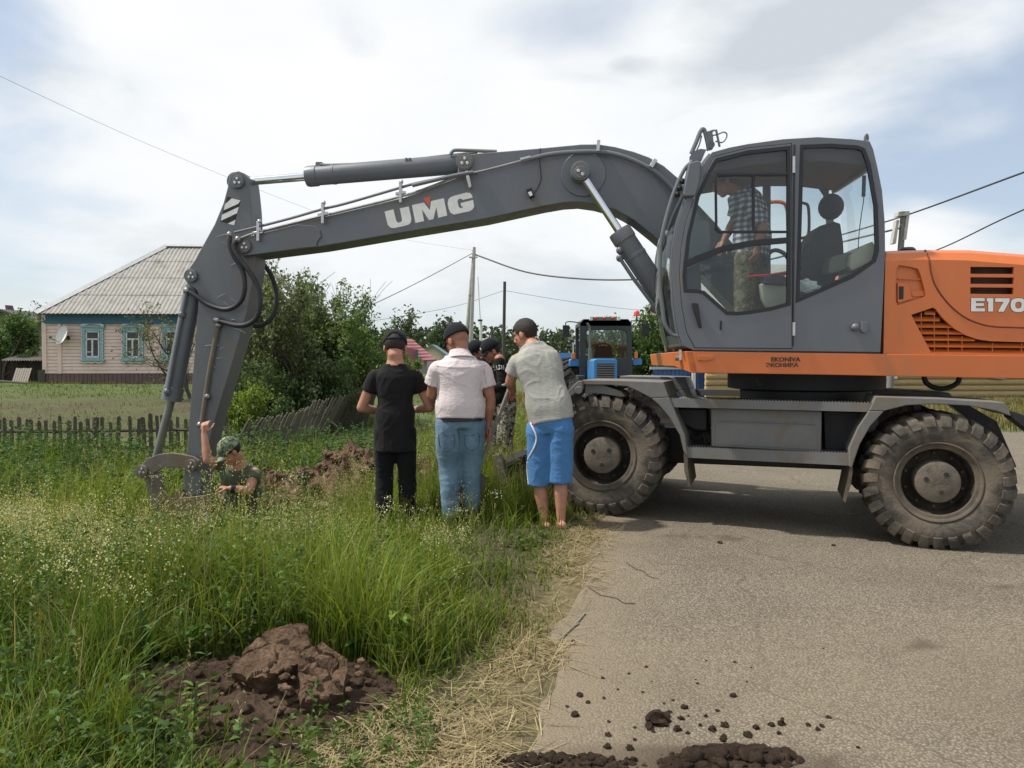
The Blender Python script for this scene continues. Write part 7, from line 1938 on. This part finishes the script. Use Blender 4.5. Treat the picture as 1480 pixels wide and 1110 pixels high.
tr_ = [c for c in bodyB.children if c.name.startswith('trousers')][0]; st_ = [c for c in bodyB.children if c.name.startswith('shirt')][0]
for q in ([(634, 627), (645, 630), (656, 629), (656, 645), (646, 653), (636, 646), (634, 627)], [(672, 629), (683, 629), (692, 626), (692, 643), (683, 651), (673, 645), (672, 629)], [(663, 617), (664, 635), (664, 655)]): stripe_on(bodyB, tr_, q, .003, SEAM, 'stitching')
for x in (640, 663, 685):
    mb = MB(); mb.box(at(x, 614, 6.27), .012, .01, .05); 
stripe_on(bodyB, st_, [(630, 529), (650, 531), (680, 531), (703, 528)], .0025, SEAMW, 'yoke_seam')
stripe_on(bodyB, st_, [(637, 532), (632, 555), (633, 580)], .0025, SEAMW, 'side_seam'); stripe_on(bodyB, st_, [(699, 531), (703, 555), (702, 580)], .0025, SEAMW, 'side_seam')
# man in pale grey T-shirt and blue shorts
x0, y0 = .35, 6.32; K, W, rx, fx = basic((x0, y0, hg(x0, y0)+.01), 34, 1.84, .20, -.09)
J = at
K.update(pel=J(797, 607, 6.34), waist=J(791, 577, 6.36), chest=J(781, 536, 6.42), neck=J(769, 498, 6.50), hipL=J(779, 622, 6.36), hipR=J(811, 620, 6.30), knL=J(780, 700, 6.38), knR=J(810, 697, 6.31), anL=J(788, 754, 6.36), anR=J(811, 752, 6.28),
         shL=J(749, 521, 6.44), shR=J(797, 519, 6.60), elL=J(737, 552, 6.52), wrL=J(742, 566, 6.74), elR=J(806, 556, 6.76), wrR=J(772, 560, 6.84), head=J(759, 484, 6.58))
hf = V((-.80, .52, -.32)).normalized(); K['hf'] = hf; K['hu'] = (V((0, 0, 1)) + hf*.30).normalized(); K['toeL'] = V((-.35, .93, 0)); K['toeR'] = V((-.2, .98, 0))
bodyC, P_, r_, f_, u_ = person('bareheaded man from behind in pale grey T-shirt and blue shorts by the front wheel', K, SKIN, GREYT, BLUES, None, 1.06, 1.0, .01, .62, -.02, shorts=.02, bare_feet=True, shirt_grow=.022, hs=1.05, handsL=((-.3, .9, -.2), (.6, 0, -.6), 1.1), handsR=((-.8, .5, -.2), (0, .2, -.9), 1.1))
# stripes on the shorts and sandals
mb = MB()
def onleg(px, py): return at(px, py, 6.20)
STRW = mat('white_piping', (.70, .70, .72), .7); STRR = mat('red_stripe', (.45, .06, .10), .7)
sh_ = [c for c in bodyC.children if c.name.startswith('shorts')][0]
stripe_on(bodyC, sh_, [(766, 607), (769, 616), (774, 627), (775, 636), (772, 646), (767, 656), (763, 664)], .007, STRW, 'white_stripe')
stripe_on(bodyC, sh_, [(780, 603), (774, 608), (769, 614)], .007, STRR, 'red_stripe'); stripe_on(bodyC, sh_, [(785, 603), (778, 608), (771, 615)], .006, STRR, 'red_stripe')
stripe_on(bodyC, sh_, [(762, 668), (762, 680), (763, 692), (764, 700)], .006, STRW, 'white_stripe')
# shovel he leans on
mb = MB(); a, b_ = J(738, 556, 6.78), J(690, 684, 6.62); mb.tube([a, b_], .018, 8); sv = mb.build('handle', GREYWOOD, None)
root = empty('shovel', b_); tag(root, 'long handled shovel held by the man in the grey T-shirt', 'shovel'); sv.data.transform(Matrix.Translation(-b_)); sv.parent = root
d_ = (b_-a).normalized(); mb = MB(); X = V((1, .25, 0)).normalized(); q = b_
A = [q - X*.03, q + X*.03, q + d_*.05 + X*.11, q + d_*.24 + X*.10, q + d_*.31, q + d_*.24 - X*.10, q + d_*.05 - X*.11]; mb.prism(A, [p + X.cross(d_)*.004 for p in A]); mb.build('blade', mat('rusty_steel', (.10, .075, .055), .7, .3), root)
# two men in caps further back
x0, y0 = -.10, 8.3; K, W, rx, fx = basic((x0, y0, hg(x0, y0)), 118, 1.78, .14)
hf = V((-.86, -.22, -.48)).normalized(); K.update(hf=hf, hu=(V((0, 0, 1))+hf*.45).normalized(), head=J(710, 508, 8.22), neck=J(723, 530, 8.28), chest=J(726, 553, 8.29), shL=W(-.17, .13, 1.39), shR=W(.17, .13, 1.40), elL=W(-.23, .10, 1.12), wrL=W(-.14, .36, 1.02), elR=W(.23, .14, 1.12), wrR=W(.10, .38, 1.0))
bodyD, P_, r_, f_, u_ = person('man in a lettered black sweatshirt and camouflage trousers looking down', K, SKIN2, BLACKT, CAMOU, CAPB, 1.0, 1.0, 0, 1.92, -.05, pant_r=(.10, .09, .075), logo=True)
sh_ = [c for c in bodyD.children if c.name.startswith('shirt')][0]
def letters_on(body, child, strokes, r, m, name):
    dg = bpy.context.evaluated_depsgraph_get(); dg.update(); mb = MB(); k = 0
    for st in strokes:
        out = []
        for x, y in st:
            d_ = ray(x, y).normalized(); ok, loc, nor, i = child.ray_cast(CAM - body.location, d_)
            if ok: out.append(body.location + loc + nor*r*.25)
        if len(out) > 1: mb.tube(out, r, 5); k += 1
    if k: mb.build(name, m, body)
letters_on(bodyD, sh_, [[(715, 531), (717.5, 528), (719, 534), (714.5, 534.5)], [(720.5, 528.5), (723, 528), (721.5, 530.5), (723.5, 532.5), (720.5, 534)], [(725, 528), (725, 534), (728, 528), (728, 534)]], .006, WHITEP, 'sweatshirt_lettering')
letters_on(bodyD, sh_, [[(725, 557), (730, 554.5), (727, 558), (732, 555.5)]], .006, WHITEP, 'sweatshirt_badge')
x0, y0 = -.46, 8.62; K, W, rx, fx = basic((x0, y0, hg(x0, y0)), 110, 1.72, .14)
hf = V((-.80, -.30, -.50)).normalized(); K.update(hf=hf, hu=(V((0, 0, 1))+hf*.45).normalized(), head=J(689, 510, 8.5))
person('man in a dark jacket and badged cap, half hidden behind the pinkish shirt', K, SKIN2, DARKJ, BLACKP, CAPB, 1.0, 1.0, 0, 1.92, -.05, logo=True)
# man beside the bucket
K, W, rx, fx = basic((-2.50, 7.62, hg(-2.50, 7.62)), 150, 1.72, .3)
gz = hg(-2.5, 7.75)
K.update(pel=J(352, 722, 7.55), waist=J(350, 705, 7.48), chest=J(347, 690, 7.38), neck=J(345, 672, 7.28), shR=J(322, 671, 7.32), shL=J(368, 684, 7.34), elR=J(300, 665, 7.26), wrR=J(295, 627, 7.30), elL=J(360, 709, 7.14), wrL=J(333, 706, 7.06), head=J(333, 653, 7.20), hipR=J(340, 727, 7.55), hipL=J(362, 730, 7.58))
K.update(knR=V((-2.66, 7.50, gz+.46)), anR=V((-2.62, 7.66, gz+.09)), knL=V((-2.42, 7.50, gz+.46)), anL=V((-2.38, 7.68, gz+.09)), bf=V((-.5, -.85, 0)).normalized())
hf = V((-.62, -.48, -.60)).normalized(); K['hf'] = hf; K['hu'] = (V((0, 0, 1)) + hf*.65).normalized()
bodyF, P_, r_, f_, u_ = person('man in a green T-shirt and camouflage cap reaching up to hold the excavator arm', K, SKIN, GREENT, OLIVE, CAMOG, 1.0, 1.0, 0, .45, .0, handsR=((.02, .15, 1), (.05, 1, 0), .9), handsL=((-.95, -.15, .12), (0, 0, -1), 1.0))
mb = MB(); c = K['elL'].lerp(K['wrL'], .88); d_ = (K['wrL']-K['elL']).normalized(); mb.cyl(c - d_*.02, c + d_*.02, .036, 14); mb.build('wristwatch', BLACK, bodyF)
# operator standing in the cab
c0 = SU.px(1080, 500, .5); K, W, rx, fx = basic((c0.x, c0.y, c0.z), 90, 1.60, .15)
Q = lambda x, y, w: SU.px(x, y, w)
K.update(pel=Q(1085, 362, .5), waist=Q(1088, 338, .5), chest=Q(1083, 305, .5), neck=Q(1066, 276, .5), hipL=Q(1080, 372, .41), hipR=Q(1090, 372, .58), knL=Q(1076, 440, .38), knR=Q(1092, 440, .6), anL=Q(1078, 492, .4), anR=Q(1098, 492, .6),
         shL=Q(1082, 287, .31), shR=Q(1068, 288, .68), elL=Q(1104, 330, .26), wrL=Q(1094, 354, .24), elR=Q(1062, 318, .72), wrR=Q(1046, 348, .7), head=Q(1046, 264, .5), bf=-SU.s)
hf = (-SU.s*.85 + V((0, 0, -.5))).normalized(); K['hf'] = hf; K['hu'] = (V((0, 0, 1)) - SU.s*.5).normalized()
bodyG, P_, r_, f_, u_ = person('operator standing bent in the excavator cab, in a checked shirt and camouflage trousers', K, SKIN2, PLAID, CAMOB, None, 1.05, 1.05, .01, .85, -.10, pant_r=(.10, .088, .075), shirt_grow=.03, handsL=((-.1, -.05, -1), (-.4, .5, 0), .6))
# white rag on the cab sill
mb = MB(); rr_ = random.Random(8)
bm = bmesh.new(); bmesh.ops.create_icosphere(bm, subdivisions=5, radius=1)
c = SU.px(1168, 414, .14)
vs = []
for v in bm.verts:
    n_ = v.co.normalized(); k = 1 + .30*mnoise.noise(n_*2.0) - .22*abs(mnoise.noise(n_*5+V((3, 0, 0)))) - .12*abs(mnoise.noise(n_*10))
    q = c + SU.s*(n_.x*.105*k) + SU.w*(n_.y*.06*k) + V((0, 0, n_.z*.060*k - n_.x*.02)); vs.append(q)
mb.add(vs, [tuple(v.index for v in f.verts) for f in bm.faces]); bm.free()
rg = mb.build('rag', mat('white_rag', (.66, .65, .60), .9, 0, .12, 30, (.30, .29, .26), .2, 20), None, smooth=60); center_origin(rg, c); tag(rg, 'crumpled white rag behind the rear cab window', 'rag')
